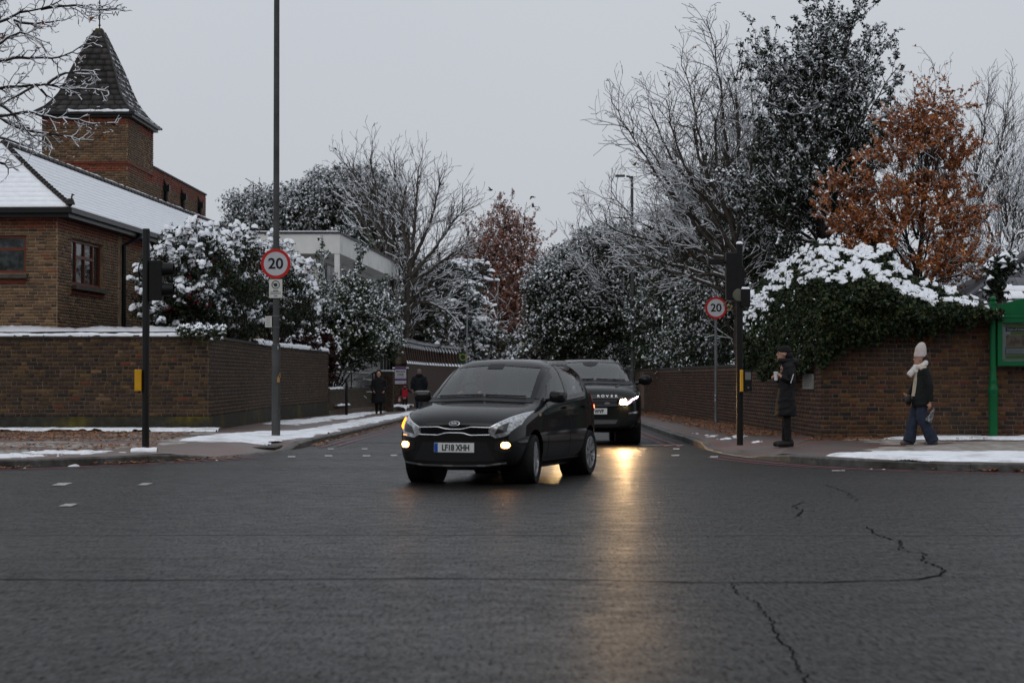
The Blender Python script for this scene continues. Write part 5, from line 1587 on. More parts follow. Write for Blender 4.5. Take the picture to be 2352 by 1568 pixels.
class Wood:
    """branch segments of one tree"""
    def __init__(s, seed): s.s = []; s.t = []; s.r = random.Random(seed); s.seed = seed
    def limb(s, pts, r0, r1, twig=None, step=.25, wig=.02):
        """explicit limb through 3-D points, tapering, optionally carrying twigs"""
        P = resample(np.array([tuple(p) for p in pts]), step)
        if len(P) > 3:
            q = P.copy(); q[1:-1] = (P[:-2] + 2 * P[1:-1] + P[2:]) / 4; P = q
            P[1:-1] += np.random.default_rng(s.seed + len(s.s)).normal(0, wig, P[1:-1].shape)
        n = len(P)
        for i in range(n - 1):
            f0, f1 = i / (n - 1), (i + 1) / (n - 1)
            s.s.append((*P[i], *P[i + 1], r0 + (r1 - r0) * f0, r0 + (r1 - r0) * f1))
        s.t.append((*P[-1], *(P[-1] - P[-2])))
        if twig:
            for i in range(1, n):
                f = i / (n - 1)
                if f < twig.get('from', .15): continue
                k = twig['n']
                m = int(k) + (1 if s.r.random() < k - int(k) else 0)
                d = P[i] - P[i - 1]; d = d / (np.linalg.norm(d) + 1e-9)
                for _ in range(m):
                    s.grow(P[i], s.side(d, twig['ang']), twig['len'] * s.r.uniform(.5, 1.2) * (1 - .45 * f), min(twig['r'], (r0 + (r1 - r0) * f) * .75), twig['lev'], twig)
    def side(s, d, ang):
        r = s.r
        v = (r.gauss(0, 1), r.gauss(0, 1), r.gauss(0, 1))
        dt = v[0] * d[0] + v[1] * d[1] + v[2] * d[2]
        v = (v[0] - dt * d[0], v[1] - dt * d[1], v[2] - dt * d[2])
        l = math.sqrt(v[0] ** 2 + v[1] ** 2 + v[2] ** 2) + 1e-9
        a = math.radians(ang) * r.uniform(.7, 1.2)
        c, sn = math.cos(a), math.sin(a) / l
        return (d[0] * c + v[0] * sn, d[1] * c + v[1] * sn, d[2] * c + v[2] * sn)
    def grow(s, p, d, L, rad, lev, tw):
        r = s.r
        k = max(2, int(L / tw.get('seg', .16)))
        k = min(k, 7)
        st = L / k; wig = tw.get('wig', .22); up = tw.get('up', .06)
        r1 = max(tw.get('rmin', .004), rad * .35)
        for i in range(k):
            d = (d[0] + r.gauss(0, wig), d[1] + r.gauss(0, wig), d[2] + r.gauss(0, wig) + up)
            l = math.sqrt(d[0] ** 2 + d[1] ** 2 + d[2] ** 2) + 1e-9
            d = (d[0] / l, d[1] / l, d[2] / l)
            q = (p[0] + d[0] * st, p[1] + d[1] * st, p[2] + d[2] * st)
            ra, rb = rad + (r1 - rad) * i / k, rad + (r1 - rad) * (i + 1) / k
            s.s.append((*p, *q, ra, rb))
            if lev > 1 and i >= 0:
                kk = tw.get('kids', .9)
                m = int(kk) + (1 if r.random() < kk - int(kk) else 0)
                for _ in range(m):
                    s.grow(q, s.side(d, tw.get('ang2', tw['ang'])), L * tw.get('ratio', .55) * r.uniform(.6, 1.15), rb * .7, lev - 1, tw)
            p = q
        s.t.append((*p, *d))
    def build(s, name, mat, parent, thick=.03, snow=None, srand=.85, slift=.75, smin=.008):
        A = np.array(s.s)
        big = np.maximum(A[:, 6], A[:, 7]) > thick
        Vs, Fs, b = [], [], 0
        for m, n in ((big, 8), (~big, 3)):
            if m.any():
                V, Fq = vtubes(A[m, :3], A[m, 3:6], A[m, 6], A[m, 7], n)
                Vs.append(V); Fs.append(Fq + b); b += len(V)
        o = link(name, np_mesh(name, np.concatenate(Vs), np.concatenate(Fs), smooth=True), mat, parent)
        if snow:
            d = A[:, 3:6] - A[:, :3]; L = np.linalg.norm(d, axis=1) + 1e-9
            flat = np.sqrt(np.clip(1 - (d[:, 2] / L) ** 2, 0, 1))
            rg = np.random.default_rng(s.seed + 5)
            cl = vnoise(A[:, 0] * 1.2 + A[:, 2] * .9, A[:, 1] * 1.2 + A[:, 2] * .7, s.seed + 2, 3)
            u = vnoise(A[:, 0] * 3.1 + A[:, 2] * 2.3, A[:, 1] * 3.1 - A[:, 2] * 2.7, s.seed + 9, 2); u = np.argsort(np.argsort(u)) / len(u)
            keep = (flat > .30) & (u < srand * np.clip((flat - .2) * 1.7, 0, 1) * np.clip(.25 + cl * 1.5, 0, 1))
            B = A[keep]
            if len(B):
                rs = np.maximum(B[:, 6] * .62, smin) * snow * rg.uniform(.7, 1.25, len(B)); re = np.maximum(B[:, 7] * .62, smin) * snow * rg.uniform(.7, 1.25, len(B))
                lift = np.zeros((len(B), 3)); lift[:, 2] = np.maximum(B[:, 6], smin * .7) * slift + rs * .25
                V, Fq = vtubes(B[:, :3] + lift, B[:, 3:6] + lift, rs, re, 3)
                tag(link('branch_snow', np_mesh('branch_snow', V, Fq, smooth=True), SNOWT, parent), kind='stuff')
        return o
    def tips(s): return np.array(s.t)[:, :3]
    def segpts(s, rmax, n, seed=1):
        A = np.array(s.s); A = A[A[:, 6] < rmax]
        rg = np.random.default_rng(seed)
        i = rg.integers(0, len(A), n); f = rg.random((n, 1))
        return A[i, :3] * (1 - f) + A[i, 3:6] * f

def leaf_mesh(P, size, cols, seed, per=3, flat=0.0, spread=.6, aspect=.55, droop=0.0):
    """clumps of leaf-shaped quads round the points P"""
    rg = np.random.default_rng(seed)
    n = len(P) * per
    C = np.repeat(P, per, 0) + rg.normal(0, size * spread, (n, 3))
    a = rg.normal(0, 1, (n, 3)); a[:, 2] = a[:, 2] * (1 - flat) - droop; a /= np.linalg.norm(a, axis=1, keepdims=True)
    b = rg.normal(0, 1, (n, 3)); b -= a * (a * b).sum(1, keepdims=True); b /= np.linalg.norm(b, axis=1, keepdims=True) + 1e-9
    s = (size * rg.uniform(.6, 1.35, n))[:, None]
    V = np.stack([C - a * s - b * s * aspect, C + b * s * aspect * 1.1, C + a * s * 1.15 - b * s * aspect * .5], 1).reshape(-1, 3)
    cols = np.array(cols)
    c = cols[rg.integers(0, len(cols), len(P))] * rg.uniform(.65, 1.4, (len(P), 1))
    c = np.repeat(c, per, 0) * rg.uniform(.8, 1.2, (n, 1))
    return V, np.arange(n * 3).reshape(n, 3), np.repeat(c, 3, 0)

def exposure(P, cell, reach):
    """1 where nothing of the plant lies above a point, falling towards 0 under cover"""
    ij = np.floor(P[:, :2] / cell).astype(np.int64)
    key = ij[:, 0] * 100003 + ij[:, 1]
    o = np.lexsort((-P[:, 2], key))
    k = key[o]; z = P[o, 2]
    start = np.r_[True, k[1:] != k[:-1]]
    rank = np.arange(len(k)) - np.maximum.accumulate(np.where(start, np.arange(len(k)), 0))
    top = z[np.maximum.accumulate(np.where(start, np.arange(len(k)), 0))]
    ex = np.exp(-rank * .35) * .5 + .5 * np.exp(-(top - z) / reach)
    out = np.empty(len(P)); out[o] = ex
    return out

def snow_caps(P, r, seed, hr=.55, var=.4, n=6, tilt=.25, lo=False):
    if lo: n = 5
    """little domes of snow"""
    rg = np.random.default_rng(seed)
    m = len(P)
    s = r * rg.uniform(1 - var, 1 + var, m)
    ang = np.arange(n) * 2 * PI / n
    rad = rg.uniform(.75, 1.2, (m, n)) * s[:, None]
    ecc = rg.uniform(.6, 1.0, m); rot = rg.uniform(0, PI, m)
    x = rad * np.cos(ang); y = rad * np.sin(ang) * ecc[:, None]
    X = x * np.cos(rot)[:, None] - y * np.sin(rot)[:, None]; Y = x * np.sin(rot)[:, None] + y * np.cos(rot)[:, None]
    tx, ty = rg.normal(0, tilt, (m, 1)), rg.normal(0, tilt, (m, 1))
    V = np.zeros((m, 2 * n + 1, 3))
    V[:, :n, 0] = P[:, :1] + X; V[:, :n, 1] = P[:, 1:2] + Y; V[:, :n, 2] = P[:, 2:3] + X * tx + Y * ty - s[:, None] * .25
    V[:, n:2 * n, 0] = P[:, :1] + X * .84; V[:, n:2 * n, 1] = P[:, 1:2] + Y * .84; V[:, n:2 * n, 2] = P[:, 2:3] + (X * tx + Y * ty) * .84 + s[:, None] * hr * .62
    V[:, 2 * n] = P; V[:, 2 * n, 2] += s * hr
    if lo:
        W_ = np.concatenate([V[:, :n], V[:, 2 * n:]], 1); W_[:, n, 2] += s * .1; k = np.arange(n)
        t = np.stack([k, (k + 1) % n, np.full(n, n)], 1)
        return W_.reshape(-1, 3), [(t[None] + (np.arange(m) * (n + 1))[:, None, None]).reshape(-1, 3)]
    k = np.arange(n); k2 = (k + 1) % n
    q = np.stack([k, k2, n + k2, n + k], 1); t = np.stack([n + k, n + k2, np.full(n, 2 * n)], 1)
    off = (np.arange(m) * (2 * n + 1))[:, None, None]
    return V.reshape(-1, 3), [(q[None] + off).reshape(-1, 4), (t[None] + off).reshape(-1, 3)]

def foliage(parent, name, P, size, cols, seed, per=3, snow=0.0, srad=None, flat=0.0, spread=.6, aspect=.55, mat=None, cell=None, reach=.5, hr=.55, droop=0.0, power=1.0, frost=0.0):
    V, Fq, c = leaf_mesh(P, size, cols, seed, per, flat, spread, aspect, droop)
    if frost:                                  # leaves wholly covered by snow
        rg = np.random.default_rng(seed + 55); n_ = len(P) * per
        ex = np.repeat(exposure(P, cell or size * 3, reach), per)
        w = np.where(rg.random(n_) < frost * ex ** power, rg.uniform(.35, .95, n_), 0)[:, None]
        c = c * (1 - np.repeat(w, 3, 0)) + np.repeat(w, 3, 0) * np.array([.62, .64, .68])
    o = link(name, np_mesh(name, V, Fq, c), mat or LEAF, parent)
    tag(o, kind='stuff')
    if snow > 0:
        ex = exposure(P, cell or size * 3, reach) ** power
        rg = np.random.default_rng(seed + 77)
        S = P[rg.random(len(P)) < snow * ex] + np.array([0, 0, size * .35])
        if len(S):
            sv, sf = snow_caps(S, srad or size, seed + 3, hr + .15, lo=True)
            tag(link('snow', np_mesh('snow', sv, sf, smooth=True), SNOWT, parent), kind='stuff')
    return o

def crown_points(lobes, n_sub, sub_r, per_sub, seed, inner=.25, up=0.3, squash=.75):
    """points on many small leafy clumps that cover the given ellipsoid lobes (cx, cy, cz, rx, ry, rz)"""
    rg = np.random.default_rng(seed)
    lobes = np.array(lobes, float)
    area = lobes[:, 3] * lobes[:, 5]
    cnt = np.maximum(3, (n_sub * area / area.sum()).astype(int))
    out = []
    for (cx, cy, cz, rx, ry, rz), m in zip(lobes, cnt):
        d = rg.normal(0, 1, (m, 3)); d[:, 2] += up; d /= np.linalg.norm(d, axis=1, keepdims=True)
        k = 1 - inner * rg.random((m, 1)) ** 1.5 + rg.normal(0, .07, (m, 1))
        S = np.array([cx, cy, cz]) + d * k * np.array([rx, ry, rz])
        r = sub_r * rg.uniform(.55, 1.35, m)
        e = rg.normal(0, 1, (m, per_sub, 3)); e /= np.linalg.norm(e, axis=2, keepdims=True)
        e = e * (rg.random((m, per_sub, 1)) ** .4)
        e[..., 2] *= squash
        out.append((S[:, None] + e * r[:, None, None]).reshape(-1, 3))
    return np.concatenate(out)

def lobe(x, y, Y, rx, ry=None, rd=None):
    """ellipsoid at view pixel (x, y), radii given in view pixels"""
    c = at(x, y, Y); k = Y / F
    ry = ry or rx
    return (c.x, c.y, c.z, rx * k, (rd or rx) * k, ry * k)

def plant(name, label, cat, x, Y, z=.15):
    return thing(name, label, cat, (px2x(x, Y), Y, z))
def root0(o):
    """parts are modelled in world coordinates: give the parent an identity frame but keep its base mark"""
    o.location = (0, 0, 0); return o

EVER = [(.018, .026, .012), (.026, .034, .016), (.013, .020, .010), (.034, .040, .018)]
DARK = [(.012, .019, .010), (.018, .026, .012), (.009, .014, .008)]
HOLLY = [(.022, .040, .014), (.034, .052, .018), (.016, .028, .012), (.05, .062, .02)]
IVY = [(.016, .032, .012), (.026, .046, .016), (.011, .022, .010), (.045, .06, .022), (.06, .062, .02)]
RUST = [(.36, .125, .040), (.29, .095, .034), (.40, .155, .052), (.20, .075, .034)]
RUSS = [(.22, .10, .07), (.18, .08, .06), (.26, .12, .085), (.13, .07, .055)]

# --- berry shrub heavy with snow, left ------------------------------------------------
def snowy_shrub():
    o = thing('berry_shrub', 'large dark shrub with red berries bowed under thick snow behind left wall', 'shrub', (0, 0, 0))
    rg = random.Random(5); W = Wood(5)
    Yx = lambda x: max(48.6, 7.35 * F / (CX - x))      # stays behind the receding wall
    L, S, Bp = [], [], []
    lob = [(395, 640, 85, 110), (450, 570, 80, 60), (550, 600, 110, 80), (625, 660, 95, 100), (520, 690, 150, 100), (680, 720, 65, 75), (430, 710, 110, 70)]
    for k in range(430):
        cx_, cy_, rx, ry = lob[rg.randrange(len(lob))]
        a = rg.uniform(-.25, PI + .25); rr_ = rg.uniform(.55, 1.12)
        tx, ty = cx_ + math.cos(a) * rx * rr_, cy_ - math.sin(a) * ry * rr_ * (1 if rg.random() < .7 else -.6)
        if ty > 785 or (tx < 330 and ty < 560): continue
        dep = Yx(max(tx, cx_)) + rg.uniform(-.2, 2.0); q = dep / 49.5
        tip = at(tx, ty, dep - .4)
        base = at(cx_ + rg.uniform(-20, 20), 800, dep + .8)
        st = base.lerp(tip, rg.uniform(.35, .6))
        ctrl = (st + tip) / 2 + Vector((rg.uniform(-.2, .2), rg.uniform(-.2, .2), rg.uniform(.15, .45)))
        n = 20; t0 = rg.uniform(.4, .85)
        for i in range(n):
            t = i / (n - 1)
            p = st * (1 - t) ** 2 + ctrl * 2 * t * (1 - t) + tip * t * t
            for _ in range(3): L.append(p + Vector((rg.gauss(0, .10), rg.gauss(0, .10), rg.gauss(-.05, .08))))
            if t > t0 and rg.random() < .9:
                S.append((p + Vector((rg.gauss(0, .03), rg.gauss(0, .03), .04)), (.064 + .05 * rg.random()) * q))
                if rg.random() < .18: S.append((p + Vector((rg.gauss(0, .12), rg.gauss(0, .10), -.01)), (.045 + .03 * rg.random()) * q))
            if rg.random() < .08: Bp.append(p + Vector((rg.gauss(0, .11), rg.gauss(0, .11), rg.gauss(-.06, .06))))
        if k % 3 == 0: W.limb([base, base.lerp(st, .6), st, ctrl, tip], .035, .006, None, .3)
    Y0 = 50.5
    W.build('stems', BARK, o)
    P = np.array([tuple(v) for v in L])
    core = crown_points([lobe(x, y + 25, Yx(x) + 1.3, rx * .82, ry * .8, rx * .5) for x, y, rx, ry in lob], 620, .30, 18, 9)
    V, Fq, c = leaf_mesh(np.concatenate([P, core]), .046, DARK + [(.03, .04, .015)], 3, 2)
    tag(link('leaves', np_mesh('leaves', V, Fq, c), LEAF, o), kind='stuff')
    SP_ = np.array([tuple(v) for v, _ in S]); SR_ = np.array([r for _, r in S])
    sv, sf = snow_caps(SP_, 1.0, 8, .8, .0); 
    # per-dome radius
    m = len(SP_); sv = sv.reshape(m, -1, 3); sv = SP_[:, None] + (sv - SP_[:, None]) * SR_[:, None, None]
    tag(link('snow', np_mesh('snow', sv.reshape(-1, 3), sf, smooth=True), SNOW, o), kind='stuff')
    B = np.array([tuple(v) for v in Bp])
    V, Fq, c = leaf_mesh(B, .035, [(.16, .008, .016), (.22, .012, .02), (.10, .006, .014)], 13, 5, spread=1.3, aspect=.9)
    tag(link('berries', np_mesh('berries', V, Fq, c), LEAF, o), kind='stuff')
snowy_shrub()

# ivy and snow tumbling over the end of the coping
o = thing('coping_ivy', 'snow laden ivy spilling over the end of the left wall coping', 'ivy', (0, 0, 0))
rg_ = np.random.default_rng(3)
P = np.c_[rg_.uniform(px2x(405, 45), px2x(512, 45), 1500), rg_.uniform(45.0, 45.5, 1500), rg_.normal(2.30, .05, 1500)]
P[:, 2] -= np.where(rg_.random(1500) < .12, rg_.uniform(0, .26, 1500), 0)
foliage(o, 'ivy_leaves', P, .030, IVY, 4, 2, snow=.7, srad=.042, reach=.2)

# --- holly-like shrub to the right of it ----------------------------------------------
o = thing('evergreen_shrub', 'loose green shrub dusted with snow between the berry shrub and white house', 'shrub', (0, 0, 0))
Y = 80.0
W = Wood(21); b_ = Vector((-7.2, Y, .2))
tw = dict(n=1.8, len=1.1, r=.014, lev=3, ang=40, seg=.2, wig=.16, up=.05, kids=.8, ratio=.55)
for x, y, d in ((838, 575, 0), (800, 640, .6), (870, 660, -.4), (740, 670, .3), (905, 710, .2), (745, 580, .8), (780, 690, -.8), (860, 720, -1.0), (760, 740, -.6), (900, 770, -.9)):
    t = at(x, y, Y + d)
    W.limb([b_, b_.lerp(t, .5) + Vector((0, 0, .35)), t], .04, .008, tw, .3)
W.build('stems', BARK, o, snow=1.0, smin=.014)
P = np.concatenate([W.tips(), W.segpts(.012, 5200)])
P = P[P[:, 2] > zy(850, Y)]
P2 = crown_points([lobe(828, 720, Y, 72, 75), lobe(770, 750, Y, 75, 60), lobe(870, 775, Y, 55, 50), lobe(825, 785, Y - .6, 85, 46)], 420, .34, 16, 8)
foliage(o, 'leaves', np.concatenate([P, P2]), .056, HOLLY, 6, 3, frost=.45, snow=.42, srad=.054, reach=1.2, cell=.12)
# red-leaved plant at the end of the wall
o = thing('red_leaved_shrub', 'dark red leaved shrub hanging over the far end of the left wall', 'shrub', (0, 0, 0))
Y = 72.6
P = crown_points([lobe(740, 800, Y, 32, 45, 25), lobe(756, 845, Y, 14, 28, 10), lobe(690, 792, Y - 5, 45, 16, 20)], 90, .22, 22, 18)
foliage(o, 'leaves', P, .055, [(.05, .012, .012), (.035, .012, .010), (.025, .018, .010)], 7, 3, snow=.42, srad=.075, reach=.4)
W = Wood(23); 
for x, y in ((740, 780), (755, 810), (770, 790)): W.limb([Vector((-6.9, Y + .3, .0)), at(752, 850, Y), at(x, y, Y)], .035, .01, None, .3)
W.build('stems', BARK, o)

# --- big evergreen oak behind the white house -----------------------------------------
o = thing('evergreen_oak', 'broad rounded evergreen oak frosted with snow behind the white house', 'tree', (0, 0, 0))
Y = 118.0
lb = [lobe(600, 500, Y, 75, 60), lobe(690, 480, Y, 75, 60), lobe(760, 450, Y, 75, 58), lobe(830, 450, Y, 80, 60), lobe(890, 500, Y, 55, 60), lobe(650, 540, Y, 90, 60), lobe(780, 540, Y, 110, 80), lobe(880, 580, Y, 60, 80), lobe(560, 545, Y, 45, 40)]
P = crown_points(lb, 1000, .75, 34, 31, inner=.35)
foliage(o, 'crown', P, .085, EVER, 8, 3, snow=.40, srad=.070, reach=4.0, cell=.16, frost=.75)
W = Wood(31); b_ = Vector((px2x(740, Y), Y, 0))
W.limb([b_, b_ + Vector((0, 0, 4))], .45, .35, None, .8)
for x, y in ((600, 520), (690, 500), (770, 470), (840, 480), (890, 540)): W.limb([b_ + Vector((0, 0, 3.6)), at((740 + x) / 2, 590, Y), at(x, y, Y)], .22, .05, None, .8)
W.build('trunk', BARK, o)

def bare_tree(name, label, Y, xb, limbs, seed, tw, r0=.16, r1=.02, snow=1.0, zb=.1, bark=BARK, smin=.01, leaves=None, depth=1.0, srand=.62):
    o = thing(name, label, 'tree', (0, 0, 0))
    W = Wood(seed); rg = random.Random(seed)
    b = Vector((px2x(xb, Y), Y, zb))
    for pts in limbs:
        P = [b] if pts[0] is None else []
        q = [p for p in pts if p is not None]
        dtip = rg.uniform(-.35, 1) * depth
        for i, (x, y) in enumerate(q):
            P.append(at(x, y, Y + dtip * (i + (0 if P and pts[0] is not None else 1)) / len(q)))
        big = pts[0] is None
        W.limb(P, r0 if big else r0 * .55, r1, tw, .3)
    W.build('branches', bark, o, snow=snow, smin=smin, srand=srand)
    if leaves:
        P = W.segpts(.02, leaves[1], seed)
        foliage(o, 'leaves', P, leaves[2], leaves[0], seed, leaves[3] if len(leaves) > 3 else 2, snow=leaves[4] if len(leaves) > 4 else 0, srad=leaves[2] * 1.0, reach=.8)
    return o, W

TWF = dict(n=1.7, len=2.2, r=.028, lev=3, ang=34, seg=.35, wig=.13, up=.08, kids=.95, ratio=.55, rmin=.010)
bare_tree('bare_tree', 'tall bare tree dusted with snow behind the white house, left of the pair', 106, 905,
          [[None, (900, 640), (888, 560), (870, 460), (850, 365)], [(890, 580), (850, 470), (815, 400), (795, 380)], [(895, 600), (905, 500), (912, 420), (905, 370)], [(893, 620), (850, 540), (820, 480), (800, 440)]],
          41, TWF, .20, .03, snow=.9, smin=.016, bark=BARK2)
bare_tree('bare_tree', 'spreading bare tree right of the white house with snow on its branches', 104, 930,
          [[None, (935, 660), (950, 560), (955, 470), (962, 385)], [(940, 620), (985, 520), (1005, 450), (1010, 415)], [(938, 640), (1000, 570), (1040, 510), (1068, 478)], [(935, 660), (1000, 610), (1045, 580), (1070, 560)], [(945, 600), (920, 500), (935, 420)],
           [(935, 700), (985, 650), (1030, 630)], [(933, 720), (960, 690), (1000, 700), (1035, 720)]],
          43, TWF, .22, .03, snow=1.0, smin=.016, bark=BARK2)

# --- cedar with drooping snowy sprays --------------------------------------------------
o = thing('cedar_tree', 'dark cedar with drooping snow covered sprays left of the street lamps', 'tree', (0, 0, 0))
Y = 135.0; rg = random.Random(9); W = Wood(51); b_ = Vector((px2x(1000, Y), Y, 0))
W.limb([b_, at(1002, 700, Y), at(1010, 580, Y)], .34, .08, None, .8)
LP, SPt = [], []
for k in range(95):
    y0 = rg.uniform(600, 830); side = rg.choice((-1, 1, 1)); reach = rg.uniform(40, 135) * (1 if side > 0 else .7)
    st = at(1004, y0, Y); dd = rg.uniform(-3.2, 2.0)
    tip = at(1004 + side * reach, y0 + rg.uniform(-18, 45), Y + dd); mid = (st + tip) / 2 + Vector((0, 0, rg.uniform(.2, .7)))
    W.limb([st, mid, tip], .03, .012, None, .4)
    for i in range(16):
        t = .15 + .85 * i / 15
        p = st * (1 - t) ** 2 + mid * 2 * t * (1 - t) + tip * t * t
        for _ in range(5):
            LP.append(p + Vector((rg.gauss(0, .16), rg.gauss(0, .35), -abs(rg.gauss(0, .55)))))
        if rg.random() < .8: SPt.append(p + Vector((rg.gauss(0, .05), rg.gauss(0, .1), .05)))
        if rg.random() < .7: SPt.append(p + Vector((rg.gauss(0, .12), rg.gauss(0, .2), -abs(rg.gauss(0, .25)))))
W.build('branches', BARK, o, snow=1.3, smin=.03)
V, Fq, c = leaf_mesh(np.array([tuple(v) for v in LP]), .17, [(.022, .028, .022), (.03, .036, .028), (.016, .02, .016)], 5, 2, aspect=.28, droop=.9)
tag(link('needles', np_mesh('needles', V, Fq, c), LEAF, o), kind='stuff')
sv, sf = snow_caps(np.array([tuple(v) for v in SPt]), .165, 4, .5, .45)
tag(link('snow', np_mesh('snow', sv, sf, smooth=True), SNOWT, o), kind='stuff')

# --- russet plane at the end of the street ---------------------------------------------
o = thing('russet_plane', 'tall russet leaved tree closing the view at the end of the street', 'tree', (0, 0, 0))
Y = 172.0; W = Wood(61); b_ = Vector((px2x(1165, Y), Y, 0))
tw = dict(n=1.5, len=4.0, r=.05, lev=3, ang=36, seg=.7, wig=.14, up=.06, kids=.9, ratio=.55, rmin=.02)
for x, y in ((1160, 495), (1120, 530), (1200, 540), (1240, 600), (1090, 590), (1130, 640), (1215, 660), (1180, 600), (1065, 660)):
    W.limb([b_, at(1165, 760, Y), at((1165 + x) / 2, (700 + y) / 2, Y), at(x, y, Y)], .35, .04, tw, .9)
W.build('branches', BARK2, o, snow=1.0, smin=.03)
lb = [lobe(1165, 540, Y, 60, 65), lobe(1215, 590, Y, 45, 55), lobe(1110, 590, Y, 50, 50), lobe(1160, 640, Y, 85, 80), lobe(1200, 710, Y, 55, 70), lobe(1140, 730, Y, 70, 70), lobe(1070, 640, Y, 50, 70), lobe(1235, 660, Y, 40, 70)]
P = np.concatenate([crown_points(lb, 520, 1.0, 26, 62, inner=.6, up=.1), W.segpts(.05, 7000)])
foliage(o, 'leaves', P, .12, RUSS, 9, 2, frost=.28, snow=.14, srad=.11, reach=3, cell=.3)

# --- far low scrub and tree line closing the street ------------------------------------
o = thing('far_hedge', 'snow dusted scrub and hedge across the far end of the street', 'hedge', (0, 0, 0))
lb = [lobe(1090, 790, 150, 60, 45), lobe(1180, 810, 150, 60, 40), lobe(1260, 815, 130, 60, 35), lobe(1330, 800, 125, 60, 40), lobe(1030, 780, 140, 50, 50), lobe(1130, 850, 140, 60, 30), lobe(1230, 850, 140, 80, 30)]
P = crown_points(lb, 420, .9, 22, 66, inner=.4)
foliage(o, 'leaves', P, .17, [(.05, .045, .03), (.035, .035, .022), (.07, .05, .035), (.03, .04, .02)], 10, 3, frost=.5, snow=.18, srad=.15, reach=1.2, cell=.5)
o = thing('garden_bushes', 'tangle of snowy bushes behind the buttressed wall on the left', 'bushes', (0, 0, 0))
lb = [lobe(1000, 805, 132, 60, 45), lobe(1055, 790, 145, 50, 55), lobe(950, 790, 112, 40, 45), lobe(1100, 800, 158, 50, 50), lobe(955, 715, 112, 38, 60), lobe(935, 640, 114, 24, 45), lobe(985, 745, 124, 35, 50)]
P = crown_points(lb, 330, .8, 24, 67, inner=.4)
foliage(o, 'leaves', P, .15, [(.03, .035, .022), (.025, .03, .016), (.045, .04, .03)], 11, 3, frost=.5, snow=.22, srad=.13, reach=1.2, cell=.4)
W = Wood(68)
for k in range(26):
    x = 960 + k * 6.5; b_ = Vector((px2x(x, 150), 150, -.5)); W.limb([b_, at(x + random.uniform(-20, 40), random.uniform(680, 780), 150 + random.uniform(-1, 1))], .03, .01, dict(n=1.4, len=2.0, r=.03, lev=2, ang=40, seg=.4, wig=.2, up=.02, kids=.9, rmin=.015), .5)
W.build('stems', BARK, o, snow=1.2, smin=.025)

# --- right side -------------------------------------------------------------------------
o = thing('laurel_tree', 'rounded dark evergreen with snow on its crown overhanging the right street wall', 'tree', (0, 0, 0))
Y = 88.0
lb = [lobe(1270, 660, Y, 55, 60), lobe(1330, 610, Y, 60, 60), lobe(1390, 570, Y, 60, 55), lobe(1300, 740, Y, 85, 70), lobe(1390, 680, Y, 95, 95), lobe(1240, 710, Y, 30, 45), lobe(1440, 620, Y, 70, 80), lobe(1330, 790, Y, 70, 45)]
P = crown_points(lb, 950, .55, 36, 71, inner=.3)
foliage(o, 'crown', P, .060, EVER, 12, 3, snow=.42, srad=.056, reach=2.6, cell=.12, frost=.70)
W = Wood(71); b_ = Vector((6.1, Y, -.3))
for x, y in ((1260, 700), (1330, 640), (1390, 600), (1440, 640)): W.limb([b_, at(1480, 800, Y), at(x, y, Y)], .2, .04, None, .6)
W.build('trunk', BARK, o)

o = thing('yew_mass', 'deep green overhanging shrubs above the right street wall behind the 20 sign', 'shrubs', (0, 0, 0))
Y = 66.0
lb = [lobe(1470, 700, 88, 90, 100), lobe(1540, 740, 78, 100, 90), lobe(1640, 730, 64, 100, 110), lobe(1590, 640, 70, 110, 80), lobe(1500, 620, 86, 70, 70), lobe(1700, 690, 56, 75, 110), lobe(1460, 790, 90, 60, 50), lobe(1560, 805, 76, 80, 42), lobe(1680, 790, 58, 60, 60), lobe(1620, 815, 66, 60, 35), lobe(1440, 825, 96, 60, 32), lobe(1500, 820, 86, 60, 32), lobe(1390, 800, 104, 60, 45), lobe(1690, 560, 60, 90, 90), lobe(1770, 560, 56, 80, 110), lobe(1620, 560, 68, 80, 80), lobe(1545, 560, 80, 70, 60), lobe(1740, 470, 58, 60, 60), lobe(1665, 450, 72, 85, 100), lobe(1600, 500, 78, 75, 75), lobe(1765, 390, 64, 65, 95)]
P = crown_points(lb, 1700, .48, 28, 73, inner=.35, up=.1)
foliage(o, 'leaves', P, .056, DARK + IVY[:2] + [(.045, .055, .02)], 13, 3, snow=.20, srad=.046, reach=1.6, cell=.11, power=1.2, frost=.40)
for Yk in (86, 76, 66, 57):
    W = Wood(73 + Yk); W.limb([Vector((6.5, Yk, -.2)), Vector((6.3, Yk, 3.0))], .12, .05, None, .5); W.build('stem', BARK, o)

